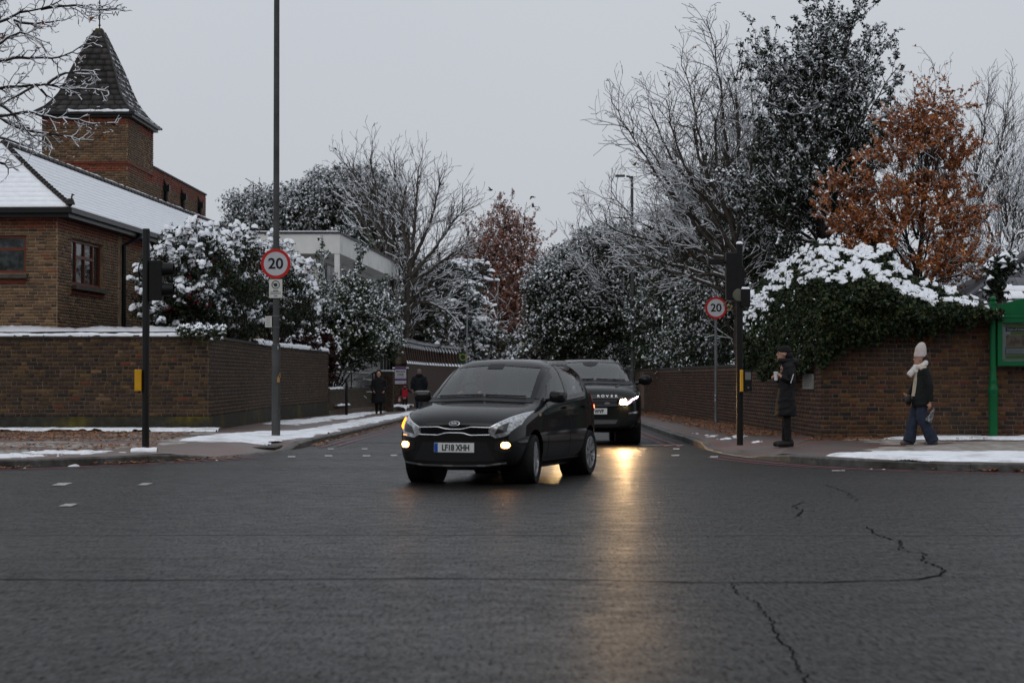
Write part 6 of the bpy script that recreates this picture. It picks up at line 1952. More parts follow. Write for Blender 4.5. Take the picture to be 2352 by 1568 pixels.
TWB = dict(n=1.6, len=1.5, r=.017, lev=3, ang=40, seg=.2, wig=.15, up=.04, kids=.95, ratio=.55, rmin=.006)
BT, WB = bare_tree('bare_tree', 'tall bare tree with snow lined branches fanning left over the right street', 55.0, 1697,
    [[None, (1690, 640), (1682, 480), (1668, 330), (1652, 180), (1640, 110), (1622, 45)],
     [(1690, 640), (1640, 500), (1612, 350), (1590, 220), (1565, 150)], [(1690, 620), (1600, 520), (1520, 420), (1455, 320), (1405, 235)],
     [(1692, 650), (1590, 580), (1500, 530), (1430, 480), (1405, 440)], [(1690, 600), (1560, 470), (1500, 350), (1470, 290)],
     [(1692, 680), (1600, 640), (1520, 620), (1450, 600), (1390, 590)], [(1688, 560), (1720, 420), (1735, 300), (1725, 220)], [(1690, 660), (1760, 560), (1830, 490), (1860, 470)],
     [(1684, 500), (1620, 400), (1590, 300), (1620, 200)], [(1680, 450), (1700, 300), (1690, 200), (1700, 130)], [(1690, 600), (1545, 560), (1440, 540), (1370, 505)],
     [(1685, 520), (1560, 400), (1500, 280), (1490, 250)], [(1688, 640), (1580, 620), (1490, 590), (1420, 560), (1380, 560)], [(1690, 580), (1600, 440), (1545, 310), (1530, 230)], [(1690, 560), (1650, 420), (1640, 300), (1660, 230)]],
    81, TWB, .105, .014, snow=.95, smin=.0115, bark=BARK2, leaves=([(.11, .10, .02), (.16, .07, .02), (.06, .07, .02)], 90, .06, 2), depth=2.6)
bare_tree('bare_tree', 'fine dark twigged tree standing between the fanning bare tree and the highest evergreen', 66, 1745,
    [[None, (1745, 560), (1740, 400), (1730, 260)], [(1745, 540), (1680, 400), (1640, 290)], [(1745, 560), (1620, 460), (1540, 400), (1500, 380)], [(1745, 520), (1790, 380), (1800, 250)], [(1745, 560), (1600, 540), (1520, 500)], [(1745, 500), (1700, 360), (1690, 240)], [(1745, 560), (1640, 500), (1580, 440)], [(1745, 480), (1770, 350), (1765, 230)]],
    87, dict(n=2.3, len=1.7, r=.02, lev=3, ang=40, seg=.22, wig=.16, up=.04, kids=1.0, ratio=.55, rmin=.007), .10, .014, snow=1.0, smin=.012, depth=1.5)
# smaller leaning tree between it and the laurel
bare_tree('bare_sapling', 'low bare snow lined branches above the laurel beside the right lamp', 86, 1500,
    [[None, (1480, 720), (1430, 620), (1380, 540), (1345, 480)], [(1490, 700), (1400, 640), (1340, 600), (1320, 560)], [(1490, 720), (1470, 600), (1440, 520), (1430, 480)], [(1490, 740), (1390, 700), (1310, 660)], [(1490, 740), (1440, 690), (1350, 650), (1325, 500)]],
    83, dict(n=1.6, len=1.7, r=.02, lev=3, ang=38, seg=.27, wig=.15, up=.09, kids=.85, rmin=.006), .06, .012, snow=.8, smin=.010)

# tall evergreen with clustered leaves
o = thing('holm_tree', 'tall dark evergreen with snow tufted branches, the highest tree on the right', 'tree', (0, 0, 0))
Y = 53.0; W = Wood(91); b_ = Vector((px2x(1890, Y), Y, 0))
tw = dict(n=2.0, len=1.15, r=.016, lev=3, ang=42, seg=.18, wig=.15, up=.10, kids=.8, ratio=.55, rmin=.006)
for x, y, d in ((1900, 20, 0), (1850, 60, .8), (1960, 50, -.5), (2010, 110, .6), (2050, 170, -.6), (1790, 130, -.8), (1740, 140, .6), (1760, 220, -1.2), (2060, 260, .5), (1820, 200, 1.2), (1930, 140, -1.5), (1990, 240, -1.3), (1740, 330, -1), (1870, 270, -1.8), (2000, 380, -1), (1800, 420, -1.5), (2050, 330, -1.2),
                (1700, 420, -.8), (1770, 500, -1.2), (1880, 400, -1.8), (1950, 330, .8), (1850, 150, -.3), (1905, 90, .7)):
    t = at(x, y, Y + d); s_ = at(1888, min(560, y + 230), Y)
    W.limb([s_, s_.lerp(t, .5) + Vector((0, 0, -.2)), t], .05, .012, tw, .3)
W.limb([b_, at(1890, 600, Y), at(1880, 300, Y), at(1900, 120, Y)], .20, .05, None, .5)
W.build('branches', BARK, o, snow=1.0, smin=.010)
P = W.tips(); P = np.concatenate([P, W.segpts(.014, 7500, 5)])
core = crown_points([lobe(1890, 330, Y + .5, 130, 130, 60), lobe(1800, 470, Y + .5, 130, 120, 60), lobe(1920, 200, Y + .5, 90, 100, 50), lobe(1900, 520, Y + 1, 140, 90, 60)], 190, .36, 18, 92, inner=.6)
foliage(o, 'crown', np.concatenate([P, core]), .052, DARK + [(.022, .028, .014)], 14, 3, frost=.5, snow=.5, srad=.044, reach=1.4, cell=.12, hr=.6)

# orange-leaved tree
o = thing('orange_leaved_tree', 'small tree holding rust orange leaves sprinkled with snow on the right', 'tree', (0, 0, 0))
Y = 49.0; W = Wood(95); b_ = Vector((px2x(2105, Y), Y, 0))
tw = dict(n=2.2, len=1.1, r=.014, lev=3, ang=40, seg=.16, wig=.14, up=.07, kids=1.0, ratio=.55, rmin=.005)
for x, y, d in ((2110, 250, 0), (2150, 200, .5), (2190, 240, -.4), (2085, 300, -.6), (2040, 340, .4), (1990, 390, -.5), (1940, 430, .2), (1910, 490, -.5), (2180, 300, .7), (2205, 370, -.3), (2140, 330, -1), (2060, 440, -1), (1960, 510, -.8), (2150, 480, -1), (2220, 480, .3), (2080, 540, -1), (2200, 590, -.8), (2250, 620, .2), (2000, 580, -.7)):
    t = at(x, y, Y + d); s_ = at(2108, min(660, y + 210), Y)
    W.limb([s_, s_.lerp(t, .5), t], .035, .008, tw, .3)
W.limb([b_, at(2105, 660, Y), at(2125, 420, Y), at(2135, 250, Y)], .10, .03, None, .5)
W.build('branches', BARK, o, snow=.8, smin=.008, srand=.5)
P = W.segpts(.013, 25000, 3); keep = (P[:, 2] < zy(240, Y)) | (np.random.default_rng(1).random(len(P)) < .25)
P = P[keep]; P = P[vnoise(P[:, 0] * 1.1, P[:, 2] * 1.1, 5, 3) > .33]
foliage(o, 'leaves', P, .040, RUST, 15, 2, frost=.12, snow=.10, srad=.045, reach=.8, cell=.12, droop=.4)

# grey hazy bare trees far right
TWH = dict(n=2.1, len=2.0, r=.022, lev=3, ang=34, seg=.3, wig=.12, up=.10, kids=1.0, ratio=.55, rmin=.008)
bare_tree('bare_tree', 'fine twigged grey bare tree behind the orange tree at the right edge', 84, 2230,
    [[None, (2230, 560), (2240, 420), (2260, 300), (2270, 215)], [(2232, 500), (2290, 380), (2310, 280), (2315, 230)], [(2232, 520), (2190, 400), (2180, 280)], [(2232, 540), (2300, 450), (2330, 330)], [(2232, 560), (2180, 480), (2140, 400), (2150, 330)]],
    101, TWH, .13, .016, snow=.7, smin=.012, bark=BARK2)
bare_tree('bare_tree', 'snow whitened bare tree low at the right edge above the lodge roof', 78, 2310,
    [[None, (2315, 640), (2330, 500), (2345, 390)], [(2315, 620), (2270, 520), (2250, 430)], [(2315, 600), (2370, 480), (2390, 400)], [(2315, 640), (2250, 600), (2200, 560)], [(2315, 640), (2390, 580), (2420, 520)], [(2316, 660), (2240, 640), (2190, 610)], [(2316, 600), (2310, 470), (2300, 400)]],
    103, dict(TWH, n=2.4), .12, .016, snow=1.5, smin=.018, bark=BARK2)
o = thing('garden_thicket', 'snowy thicket of brown twigs under the orange tree on the right', 'bushes', (0, 0, 0))
W = Wood(105); rg = random.Random(105)
for k in range(60):
    x = rg.uniform(2080, 2400); y0 = rg.uniform(700, 760); Yk = rg.uniform(50, 58)
    W.limb([Vector((px2x(x, Yk), Yk, 1.5)), at(x + rg.uniform(-50, 50), rg.uniform(560, 690), Yk)], .02, .008, dict(n=1.6, len=.9, r=.012, lev=2, ang=42, seg=.2, wig=.2, up=.02, kids=1.0, rmin=.006), .25)
W.build('stems', BARK2, o, snow=1.3, smin=.014)
foliage(o, 'leaves', W.segpts(.02, 1500), .045, [(.13, .06, .025), (.09, .05, .03)], 16, 2, snow=.25, srad=.06)

# --- ivy smothering the right wall, thick snow on top -----------------------------------
IV = thing('wall_ivy', 'thick dark ivy mass smothering the right wall with heavy snow on top', 'ivy', (0, 0, 0))
rg_ = np.random.default_rng(12)
topx = [1700, 1740, 1790, 1830, 1880, 1950, 2040, 2070, 2110, 2160, 2200, 2250, 2285, 2400]
topy = [700, 655, 610, 580, 555, 575, 565, 610, 640, 665, 675, 690, 700, 715]
botx = [1700, 1740, 1800, 1850, 1890, 1960, 2050, 2110, 2160, 2200, 2240, 2285, 2400]
boty = [850, 858, 856, 850, 836, 782, 770, 765, 765, 745, 730, 722, 730]
bandx = [1700, 1740, 1800, 1880, 1960, 2040, 2080, 2130, 2180, 2240, 2400]
band = [55, 62, 75, 92, 80, 84, 62, 40, 30, 20, 14]
n = 30000
x = rg_.uniform(1705, 2300, n); f = rg_.random(n)
wall_Y = lambda x: np.where(x < 1886, 38.9 + (1886 - x) / 186 * 6.5, 38.85)
top0 = np.interp(x, topx, topy); yt = top0 + np.interp(x, bandx, band); yb = np.interp(x, botx, boty) + 34 * (vnoise(x / 14, x * 0, 4, 4) - .5) * 2
y = yt + (yb - yt) * f
bulge = (.50 * np.sin(PI * np.clip(f * .9 + .1, 0, 1) ** .8) * (.3 + 1.1 * vnoise(x / 34, y / 30, 7, 4)))
Yp = wall_Y(x) - .05 - bulge - np.abs(rg_.normal(0, .07, n))
P = np.c_[(x - CX) / F * Yp, Yp, CAMH + (HOR - y) / F * Yp]
P = P[vnoise(x / 12, y / 12, 31, 3) > .30]
V, Fq, c = leaf_mesh(P, .036, DARK + IVY, 17, 2, aspect=.8)
tag(link('ivy_leaves', np_mesh('ivy_leaves', V, Fq, c), LEAF, IV), kind='stuff')
# the bushy top slopes back and carries the snow
n = 17000
x = rg_.uniform(1708, 2300, n); dback = rg_.random(n) * 1.9
lump = (vnoise(x / 22, dback * 3.2, 9, 4) - .5) * 40 + (vnoise(x / 7, dback * 9, 19, 2) - .5) * 12
Yq = wall_Y(x) - .35 + dback
y = np.interp(x, topx, topy) + np.interp(x, bandx, band) * (1 - (dback / 1.9) ** .75) + lump + 4
P2 = np.c_[(x - CX) / F * Yq, Yq, CAMH + (HOR - y) / F * Yq]
V, Fq, c = leaf_mesh(P2 - np.array([0, 0, .03]), .040, DARK + IVY, 19, 2, aspect=.7)
tag(link('ivy_leaves', np_mesh('ivy_leaves', V, Fq, c), LEAF, IV), kind='stuff')
keep = vnoise(x / 15, y / 9, 21, 4) + .07 * np.sin(lump / 6) > .535
S = P2[keep & (rg_.random(n) < .8)] + np.array([0, 0, .03])
sv, sf = snow_caps(S, .052, 23, .7, .5)
tag(link('ivy_snow', np_mesh('ivy_snow', sv, sf, smooth=True), SNOW, IV), kind='stuff')
# stray snow on the street-side edge
m = 240
x = rg_.uniform(1708, 1770, m); y = rg_.uniform(690, 780, m) ; Yq = 38.9 + (1886 - x) / 186 * 6.5 - .5
k_ = vnoise(x / 9, y / 9, 4, 3) > .5
sv, sf = snow_caps(np.c_[(x - CX) / F * Yq, Yq, CAMH + (HOR - y) / F * Yq][k_], .055, 24, .6, .4)
tag(link('ivy_snow', np_mesh('ivy_snow', sv, sf, smooth=True), SNOW, IV), kind='stuff')
for xx in (1760, 1830, 1900, 1980, 2060, 2140, 2220):
    W = Wood(xx)
    yy = 38.86 if xx > 1886 else 38.9 + (1886 - xx) / 186 * 6.5 - .04
    W.limb([at(xx, 790 if xx < 1900 else 762, yy), at(xx + 15, 715, yy)], .018, .010, None, .2, .012)
    W.build('ivy_stem', BARK, IV)
# dead orange ivy leaves under the mass
dead = np.c_[rg_.uniform(px2x(2050, 38.7), px2x(2140, 38.7), 220), np.full(220, 38.80), zy(770, 38.8) + rg_.uniform(-.13, .16, 220)]
dead = dead[vnoise(dead[:, 0] * 4, dead[:, 2] * 4, 8, 2) > .45]
V, Fq, c = leaf_mesh(dead, .05, [(.16, .055, .015), (.11, .04, .014)], 27, 2, aspect=.7)
tag(link('dead_leaves', np_mesh('dead_leaves', V, Fq, c), LEAF, IV), kind='stuff')
# ivy-clad stump by the lodge
o = thing('ivy_stump', 'narrow ivy clad trunk with a snow cap beside the notice board', 'tree', (0, 0, 0))
Y = 43.5
P = np.concatenate([np.c_[rg_.normal(px2x(2288, Y), .10, 600), rg_.normal(Y, .10, 600), rg_.uniform(zy(720, Y), zy(615, Y), 600)], crown_points([lobe(2312, 605, Y, 34, 20)], 26, .16, 16, 5)])
foliage(o, 'ivy_leaves', P, .05, DARK + IVY[:1], 28, 2, snow=.25, srad=.08, reach=.12, cell=.1)
Wt = Wood(111); Wt.limb([Vector((px2x(2288, Y), Y, .2)), at(2290, 620, Y)], .10, .06, None, .4); Wt.build('trunk', BARK, o)

# --- branches of the near street tree entering top left ----------------------------------
o = thing('street_tree', 'near street tree reaching snow lined bare branches in from the left edge', 'tree', (0, 0, 0))
Y = 33.0; W = Wood(121)
tw = dict(n=1.3, len=.42, r=.010, lev=3, ang=48, seg=.07, wig=.22, up=.02, kids=.85, ratio=.55, rmin=.0035)
z_ = lambda pts: [(a / 3.217, b / 3.217) for a, b in pts]
trunkx = -190
b_ = Vector((px2x(trunkx, Y), Y, .1))
W.limb([b_, at(trunkx + 5, 600, Y), at(trunkx - 5, 300, Y), at(trunkx + 20, 0, Y), at(trunkx, -300, Y)], .17, .06, None, .4)
src = [((-620, 420), (0, 170), (130, 95), (300, 70), (420, 30), (500, -40)), ((300, 70), (500, 40), (640, 45), (720, 78), (860, 62)), ((-620, 820), (-200, 660), (0, 650), (250, 630), (350, 615), (450, 660), (640, 660), (800, 680)),
       ((250, 640), (100, 720), (0, 775)), ((-620, 1000), (-200, 880), (0, 860), (240, 825), (300, 860), (440, 880), (580, 885), (640, 920), (850, 910)),
       ((-620, 700), (-100, 480), (0, 450), (100, 430), (300, 430), (450, 430), (620, 330)), ((100, 150), (200, 180), (350, 160), (480, 150)), ((0, 870), (150, 960), (300, 980), (430, 1000), (560, 1030), (690, 1040)),
       ((0, 775), (120, 850), (200, 980), (330, 1060)), ((-620, 300), (-200, 60), (0, 20), (150, -40)), ((-400, 560), (0, 330), (60, 280), (150, 230), (300, 300)), ((110, 160), (160, 240), (220, 300)),
       ((-500, 1100), (-100, 1020), (0, 1010), (120, 1060), (250, 1100)), ((350, 620), (430, 560), (560, 520), (690, 530)), ((-300, 1250), (0, 1190), (80, 1240), (60, 1290)), ((300, 660), (330, 700), (400, 735))]
rg = random.Random(6)
for i, pts in enumerate(src):
    q = z_(pts)
    dd = rg.uniform(-.8, .8)
    first = pts[0][0] < -250
    W.limb([at(x, y, Y + (dd if not first or k > 0 else 0)) for k, (x, y) in enumerate(q)], .045 if first else .026, .008, tw, .12, .006)
W.build('branches', BARK, o, snow=1.15, smin=.0075)
P = W.segpts(.012, 34, 6)
foliage(o, 'leaves', P, .05, [(.14, .03, .015), (.20, .08, .02), (.08, .03, .018)], 29, 2)
# ------------------------------------------------------------------ cars
PAINT_G = M('dark_grey_car_paint', (.006, .006, .0065), .6, coat=.6, noise=(5, .2), spec=.04)
PAINT_R = M('black_green_car_paint', (.005, .0065, .007), .6, coat=.6, noise=(5, .2), spec=.04)
PLASTIC = M('black_plastic', (.008, .008, .009), .5)
GLOSSK = M('gloss_black_trim', (.005, .005, .006), .15)
RUBBER = M('tyre_rubber', (.010, .010, .010), .8, bump=(80, .3), noise=(12, .3))
CHROME = M('satin_chrome', (.55, .56, .58), .22, metal=.95)
ALLOY = M('wheel_alloy', (.42, .42, .43), .38, metal=.8, noise=(14, .25))
LENS = M('headlamp_lens', (.34, .35, .36), .12, metal=.5, noise=(26, .6), coat=.8)
LENSD = M('headlamp_dark', (.02, .02, .024), .15, coat=.8)
PLATE_W = M('plate_white', (.55, .56, .56), .45)
SEAT = M('seat_cloth', (.20, .20, .20), .8)
AMBER = M('indicator_lit', (.9, .3, .02), .4, emit=((1.0, .20, .008), 6.0))
FOGL = M('fog_lamp_lit', (.9, .7, .4), .4, emit=((1.0, .42, .10), 15.0))
LEDW = M('led_headlamp_lit', (.9, .9, .9), .4, emit=((1.0, .58, .22), 950.0))
LEDT = M('led_strip_lit', (.9, .8, .9), .4, emit=((1.0, .62, .85), 14.0))
TAILR = M('tail_lamp', (.16, .008, .008), .25, coat=.6)
TAILL = M('tail_lamp_lit', (.5, .05, .02), .3, emit=((1.0, .22, .08), 5.0))

GLASS = glass_mat('car_glass', 1.95, (.86, .93, .90), .03)
GLASS2 = glass_mat('tinted_side_glass', 1.45, (.55, .60, .58), .01)

def eval_mesh(o, name):
    bpy.context.view_layer.update()
    me = bpy.data.meshes.new_from_object(o.evaluated_get(bpy.context.evaluated_depsgraph_get()))
    me.name = name
    return me

class Car:
    """stations: (x, zb, w, zmid, zsh, (y5,z5), (y6,z6), (y7,z7), z8); x forward from the front axle"""
    def __init__(s, root, stations, paint, arches, cuts, level=3):
        s.root = root; s.paint = paint
        S = []
        for (x, zb, w, zm, zs, p5, p6, p7, z8) in stations:
            half = [(0, zb), (w - .16, zb), (w - .04, zb + .06), (w, zm), (w - .012, zs), p5, p6, p7, (0, z8)]
            full = half + [(-y, z) for y, z in half[-2:0:-1]]
            S.append([(x, y, z) for y, z in full])
        n = len(S[0]); V = [p for r in S for p in r]; Fc = []
        for i in range(len(S) - 1):
            for k in range(n):
                k2 = (k + 1) % n
                Fc.append((i * n + k, i * n + k2, (i + 1) * n + k2, (i + 1) * n + k))
        # end caps as bands across the half sections, so the nose stays flat and wide
        for b, flip in ((0, False), ((len(S) - 1) * n, True)):
            for k in range(8):
                q = (b + k, b + k + 1, b + (n - k - 1) % n, b + (n - k) % n)
                q = tuple(dict.fromkeys(q))
                Fc.append(q if flip else q[::-1])
        me = bpy.data.meshes.new('cage'); me.from_pydata(V, [], Fc)
        bm = bmesh.new(); bm.from_mesh(me); bmesh.ops.recalc_face_normals(bm, faces=bm.faces); bm.to_mesh(me); bm.free()
        o = bpy.data.objects.new('cage', me); COL.objects.link(o)
        md = o.modifiers.new('s', 'SUBSURF'); md.levels = level; md.render_levels = level
        sub = eval_mesh(o, 'sub'); bpy.data.objects.remove(o)
        bm = bmesh.new(); bm.from_mesh(sub); s.bvh = BVHTree.FromBMesh(bm)
        # openings behind the glass
        kill = []
        for f in bm.faces:
            c = f.calc_center_median()
            if any(fn(c, f.normal) for fn in cuts): kill.append(f)
        bmesh.ops.delete(bm, geom=kill, context='FACES')
        bm.to_mesh(sub); bm.free()
        # wheel arches
        o = bpy.data.objects.new('body', sub); COL.objects.link(o)
        if arches:
            mb = MB()
            for (ax, r, zc) in arches:
                for sy in (-1, 1):
                    mb.lathe([(.0005, .46), (r, .46), (r, 1.2), (.0005, 1.2)] if sy > 0 else [(.0005, -1.2), (r, -1.2), (r, -.46), (.0005, -.46)], (ax, 0, zc), 40, 'Y')
            cm = mb.mesh('c'); co = bpy.data.objects.new('c', cm); COL.objects.link(co)
            bmm = o.modifiers.new('b', 'BOOLEAN'); bmm.operation = 'DIFFERENCE'; bmm.object = co; bmm.solver = 'FAST'
            res = eval_mesh(o, 'body'); bpy.data.objects.remove(o); bpy.data.objects.remove(co)
        else:
            res = sub; bpy.data.objects.remove(o)
        res.polygons.foreach_set('use_smooth', [True] * len(res.polygons))
        try: res.set_sharp_from_angle(angle=math.radians(40))
        except Exception: pass
        res.materials.clear()
        s.body = link('body', res, paint, root)
        for (ax, r, zc) in arches:
            for sy in (-1, 1):
                dk = MB()
                dk.lathe([(r + .004, .44 * sy), (r + .004, .76 * sy)], (ax, 0, zc), 30, 'Y').lathe([(.001, .44 * sy), (r + .004, .44 * sy)], (ax, 0, zc), 30, 'Y')
                link('wheel_arch_liner', dk.mesh('wheel_arch_liner'), PLASTIC, root)
    def hit(s, o, d):
        h = s.bvh.ray_cast(Vector(o), Vector(d))
        return h[0], h[1]
    def drape(s, name, lo, hi, mat, view='front', off=.006, nu=24, nv=6, parent=None, thick=.004, mirror=False, rim=0.0):
        """panel between two curves lo and hi (2-D points) projected on the body; front: (y,z) along -x, side: (x,z) toward the body, top: (x,y)"""
        L, H = np.array(lo, float), np.array(hi, float)
        tl = np.r_[0, np.cumsum(np.linalg.norm(np.diff(L, axis=0), axis=1))]; th = np.r_[0, np.cumsum(np.linalg.norm(np.diff(H, axis=0), axis=1))]
        u = np.linspace(0, 1, nu + 1)
        Lc = np.stack([np.interp(u * tl[-1], tl, L[:, k]) for k in (0, 1)], 1); Hc = np.stack([np.interp(u * th[-1], th, H[:, k]) for k in (0, 1)], 1)
        mb = MB(); idx = {}
        for i in range(nu + 1):
            for j in range(nv + 1):
                p = Lc[i] + (Hc[i] - Lc[i]) * j / nv
                if view == 'front': o_, d_ = (3, p[0], p[1]), (-1, 0, 0)
                elif view == 'rear': o_, d_ = (-8, p[0], p[1]), (1, 0, 0)
                elif view == 'left': o_, d_ = (p[0], 3, p[1]), (0, -1, 0)
                elif view == 'right': o_, d_ = (p[0], -3, p[1]), (0, 1, 0)
                else: o_, d_ = (p[0], p[1], 4), (0, 0, -1)
                h, nr = s.hit(o_, d_)
                if h is None: idx[i, j] = None; continue
                if nr.dot(Vector(d_)) > 0: nr = -nr
                idx[i, j] = (h, nr)
        # fill misses from neighbours
        for i in range(nu + 1):
            for j in range(nv + 1):
                if idx[i, j] is None:
                    for di, dj in ((0, -1), (0, 1), (-1, 0), (1, 0), (-2, 0), (2, 0)):
                        q = idx.get((i + di, j + dj))
                        if q: idx[i, j] = q; break
        ids = {}
        for key, q in idx.items():
            if q is None: continue
            ids[key] = (len(mb.v), len(mb.v) + 1)
            mb.v.append(tuple(q[0] + q[1] * (off + thick))); mb.v.append(tuple(q[0] + q[1] * (off - .012)))
        for i in range(nu):
            for j in range(nv):
                ks = [(i, j), (i + 1, j), (i + 1, j + 1), (i, j + 1)]
                if not all(k in ids for k in ks): continue
                mb.f.append(tuple(ids[k][0] for k in ks))
                if j == 0: mb.f.append((ids[ks[0]][1], ids[ks[1]][1], ids[ks[1]][0], ids[ks[0]][0]))
                if j == nv - 1: mb.f.append((ids[ks[3]][0], ids[ks[2]][0], ids[ks[2]][1], ids[ks[3]][1]))
                if i == 0: mb.f.append((ids[ks[3]][1], ids[ks[0]][1], ids[ks[0]][0], ids[ks[3]][0]))
                if i == nu - 1: mb.f.append((ids[ks[1]][1], ids[ks[2]][1], ids[ks[2]][0], ids[ks[1]][0]))
        return link(name, mb.mesh(name, smooth=True), mat, parent or s.root)
    def both(s, *a, **k):
        """the panel and its mirror on the other side"""
        r = [s.drape(*a, **k)]
        a = list(a)
        v = k.get('view', 'front')
        if v in ('left', 'right'): k['view'] = 'right' if v == 'left' else 'left'
        else:
            a[1] = [(-y, z) for y, z in a[1]]; a[2] = [(-y, z) for y, z in a[2]]
        r.append(s.drape(*a, **k))
        return r
    def line(s, name, pts, mat, w=.008, view='front', off=.006, parent=None, n=40):
        P = resample(np.array(pts, float), .03); out = []
        for p in P:
            o_, d_ = {'front': ((3, p[0], p[1]), (-1, 0, 0)), 'left': ((p[0], 3, p[1]), (0, -1, 0)), 'right': ((p[0], -3, p[1]), (0, 1, 0)), 'top': ((p[0], p[1], 4), (0, 0, -1))}[view]
            h, nr = s.hit(o_, d_)
            if h is not None:
                if nr.dot(Vector(d_)) > 0: nr = -nr
                out.append(h + nr * off)
        if len(out) < 2: return None
        return MB().tube(out, w, 6).build(name, mat, parent or s.root, smooth=True)

def wheel(root, x, y, r, w, spokes, steer=0.0, rimr=.70, style=0):
    sy = 1 if y > 0 else -1
    m = Matrix.Translation((x, y, r)) @ Matrix.Rotation(steer, 4, 'Z')
    hub = MB().lathe([(.001, .0), (r * .22, .0), (r * .22, .05 * sy), (.001, .055 * sy)], (0, -.01 * sy, 0), 20, 'Y').lathe([(.001, -.06 * sy), (r * .55, -.06 * sy), (r * .55, -.05 * sy), (.001, -.05 * sy)], (0, 0, 0), 24, 'Y')
    wh = hub.build('wheel', M('brake_disc', (.02, .02, .02), .6), root, smooth=True, mw=m)
    h = w / 2
    MB().lathe([(r * rimr, -h * .9), (r * .80, -h), (r * .95, -h), (r * .985, -h * .85), (r, -h * .55), (r, h * .55), (r * .985, h * .85), (r * .95, h), (r * .80, h), (r * rimr, h * .9), (r * rimr, -h * .9)], (0, 0, 0), 40, 'Y').build('tyre', RUBBER, wh, smooth=True)
    rm = MB().lathe([(r * rimr + .002, -h * .9), (r * rimr * .93, -h * .7), (r * rimr * .93, h * .62 ), (r * rimr + .002, h * .92), (r * rimr * .96, h * .95), (r * rimr * .93, h * .6)], (0, 0, 0), 40, 'Y')
    for k in range(spokes):
        a = 2 * PI * k / spokes
        for da in ((-.13, .13) if style == 0 else (0,)):
            c, s_ = math.cos(a + da), math.sin(a + da)
            ca, sa = math.cos(a + da * .3), math.sin(a + da * .3)
            wd = .013 if style == 0 else .036
            p0 = Vector((ca * r * .14, sy * h * .62, sa * r * .14)); p1 = Vector((c * r * rimr * .95, sy * h * .72, s_ * r * rimr * .95))
            t = Vector((-s_, 0, c)) * wd; d = Vector((0, sy * .018, 0))
            rm.add([p0 - t * .8 - d, p0 + t * .8 - d, p1 + t - d, p1 - t - d, p0 - t * .6 + d, p0 + t * .6 + d, p1 + t * .7 + d, p1 - t * .7 + d], [(0, 1, 2, 3), (4, 5, 6, 7), (0, 1, 5, 4), (1, 2, 6, 5), (2, 3, 7, 6), (3, 0, 4, 7)])
    rm.lathe([(.001, sy * h * .80), (r * .10, sy * h * .78), (r * .12, sy * h * .6)], (0, 0, 0), 16, 'Y')
    rm.build('rim', ALLOY, wh)
    return wh

def interior(root, x_dash, zs, xs, w, zroof, rear=True, wheel_side=-1):
    fl = MB().box((x_dash - 1.3, 0, zs - .25), (2.4, w * 1.7, .06)).build('cabin_floor', PLASTIC, root)
    MB().box((x_dash, 0, zs + .02), (.42, w * 1.72, .20)).build('dashboard', PLASTIC, root, bevel=.05, smooth=True)
    for x in ([xs, xs - .85] if rear else [xs]):
        for y in (-.36, .36):
            MB().box((x, y, zs + .13), (.16, .44, .56), m=Matrix.Rotation(-.22, 3, 'Y')).build('seat_back', SEAT, root, bevel=.06, smooth=True)
            MB().box((x - .10, y, zs + .50), (.10, .26, .17), m=Matrix.Rotation(-.15, 3, 'Y')).build('headrest', SEAT, root, bevel=.04, smooth=True)
    c = Vector((x_dash - .30, wheel_side * .36, zs + .12))
    MB().tube([c + Vector((-.07 * math.sin(t) * .6, .18 * math.cos(t), .18 * math.sin(t))) for t in np.linspace(0, 2 * PI, 25)], .016, 6, False).build('steering_wheel', PLASTIC, root, smooth=True)

def number_plate(root, car, y0, z0, w, h, letters, blue=True, xoff=0.0, lx=0.0, align='CENTER', off=.012):
    hpt, nr = car.hit((3, y0, z0), (-1, 0, 0))
    x = hpt.x + off
    fr = Matrix.Translation((x, y0, z0)) @ Matrix.Rotation(PI / 2, 4, 'Z') @ Matrix.Rotation(PI / 2, 4, 'X')
    pl = MB().box((0, 0, 0), (w, h, .012)).build('number_plate', PLATE_W, root, mw=fr, bevel=.004)
    if blue: MB().box((-w / 2 + .026, 0, .0065), (.045, h * .94, .002)).build('blue_band', M('plate_blue', (.01, .06, .30), .45), pl)
    text_mesh('registration', letters, h * .88, BLK_S, pl, Matrix.Translation((lx, -.003, .0075)), .0008, align, bold=.0035, sx=.80)
    return pl

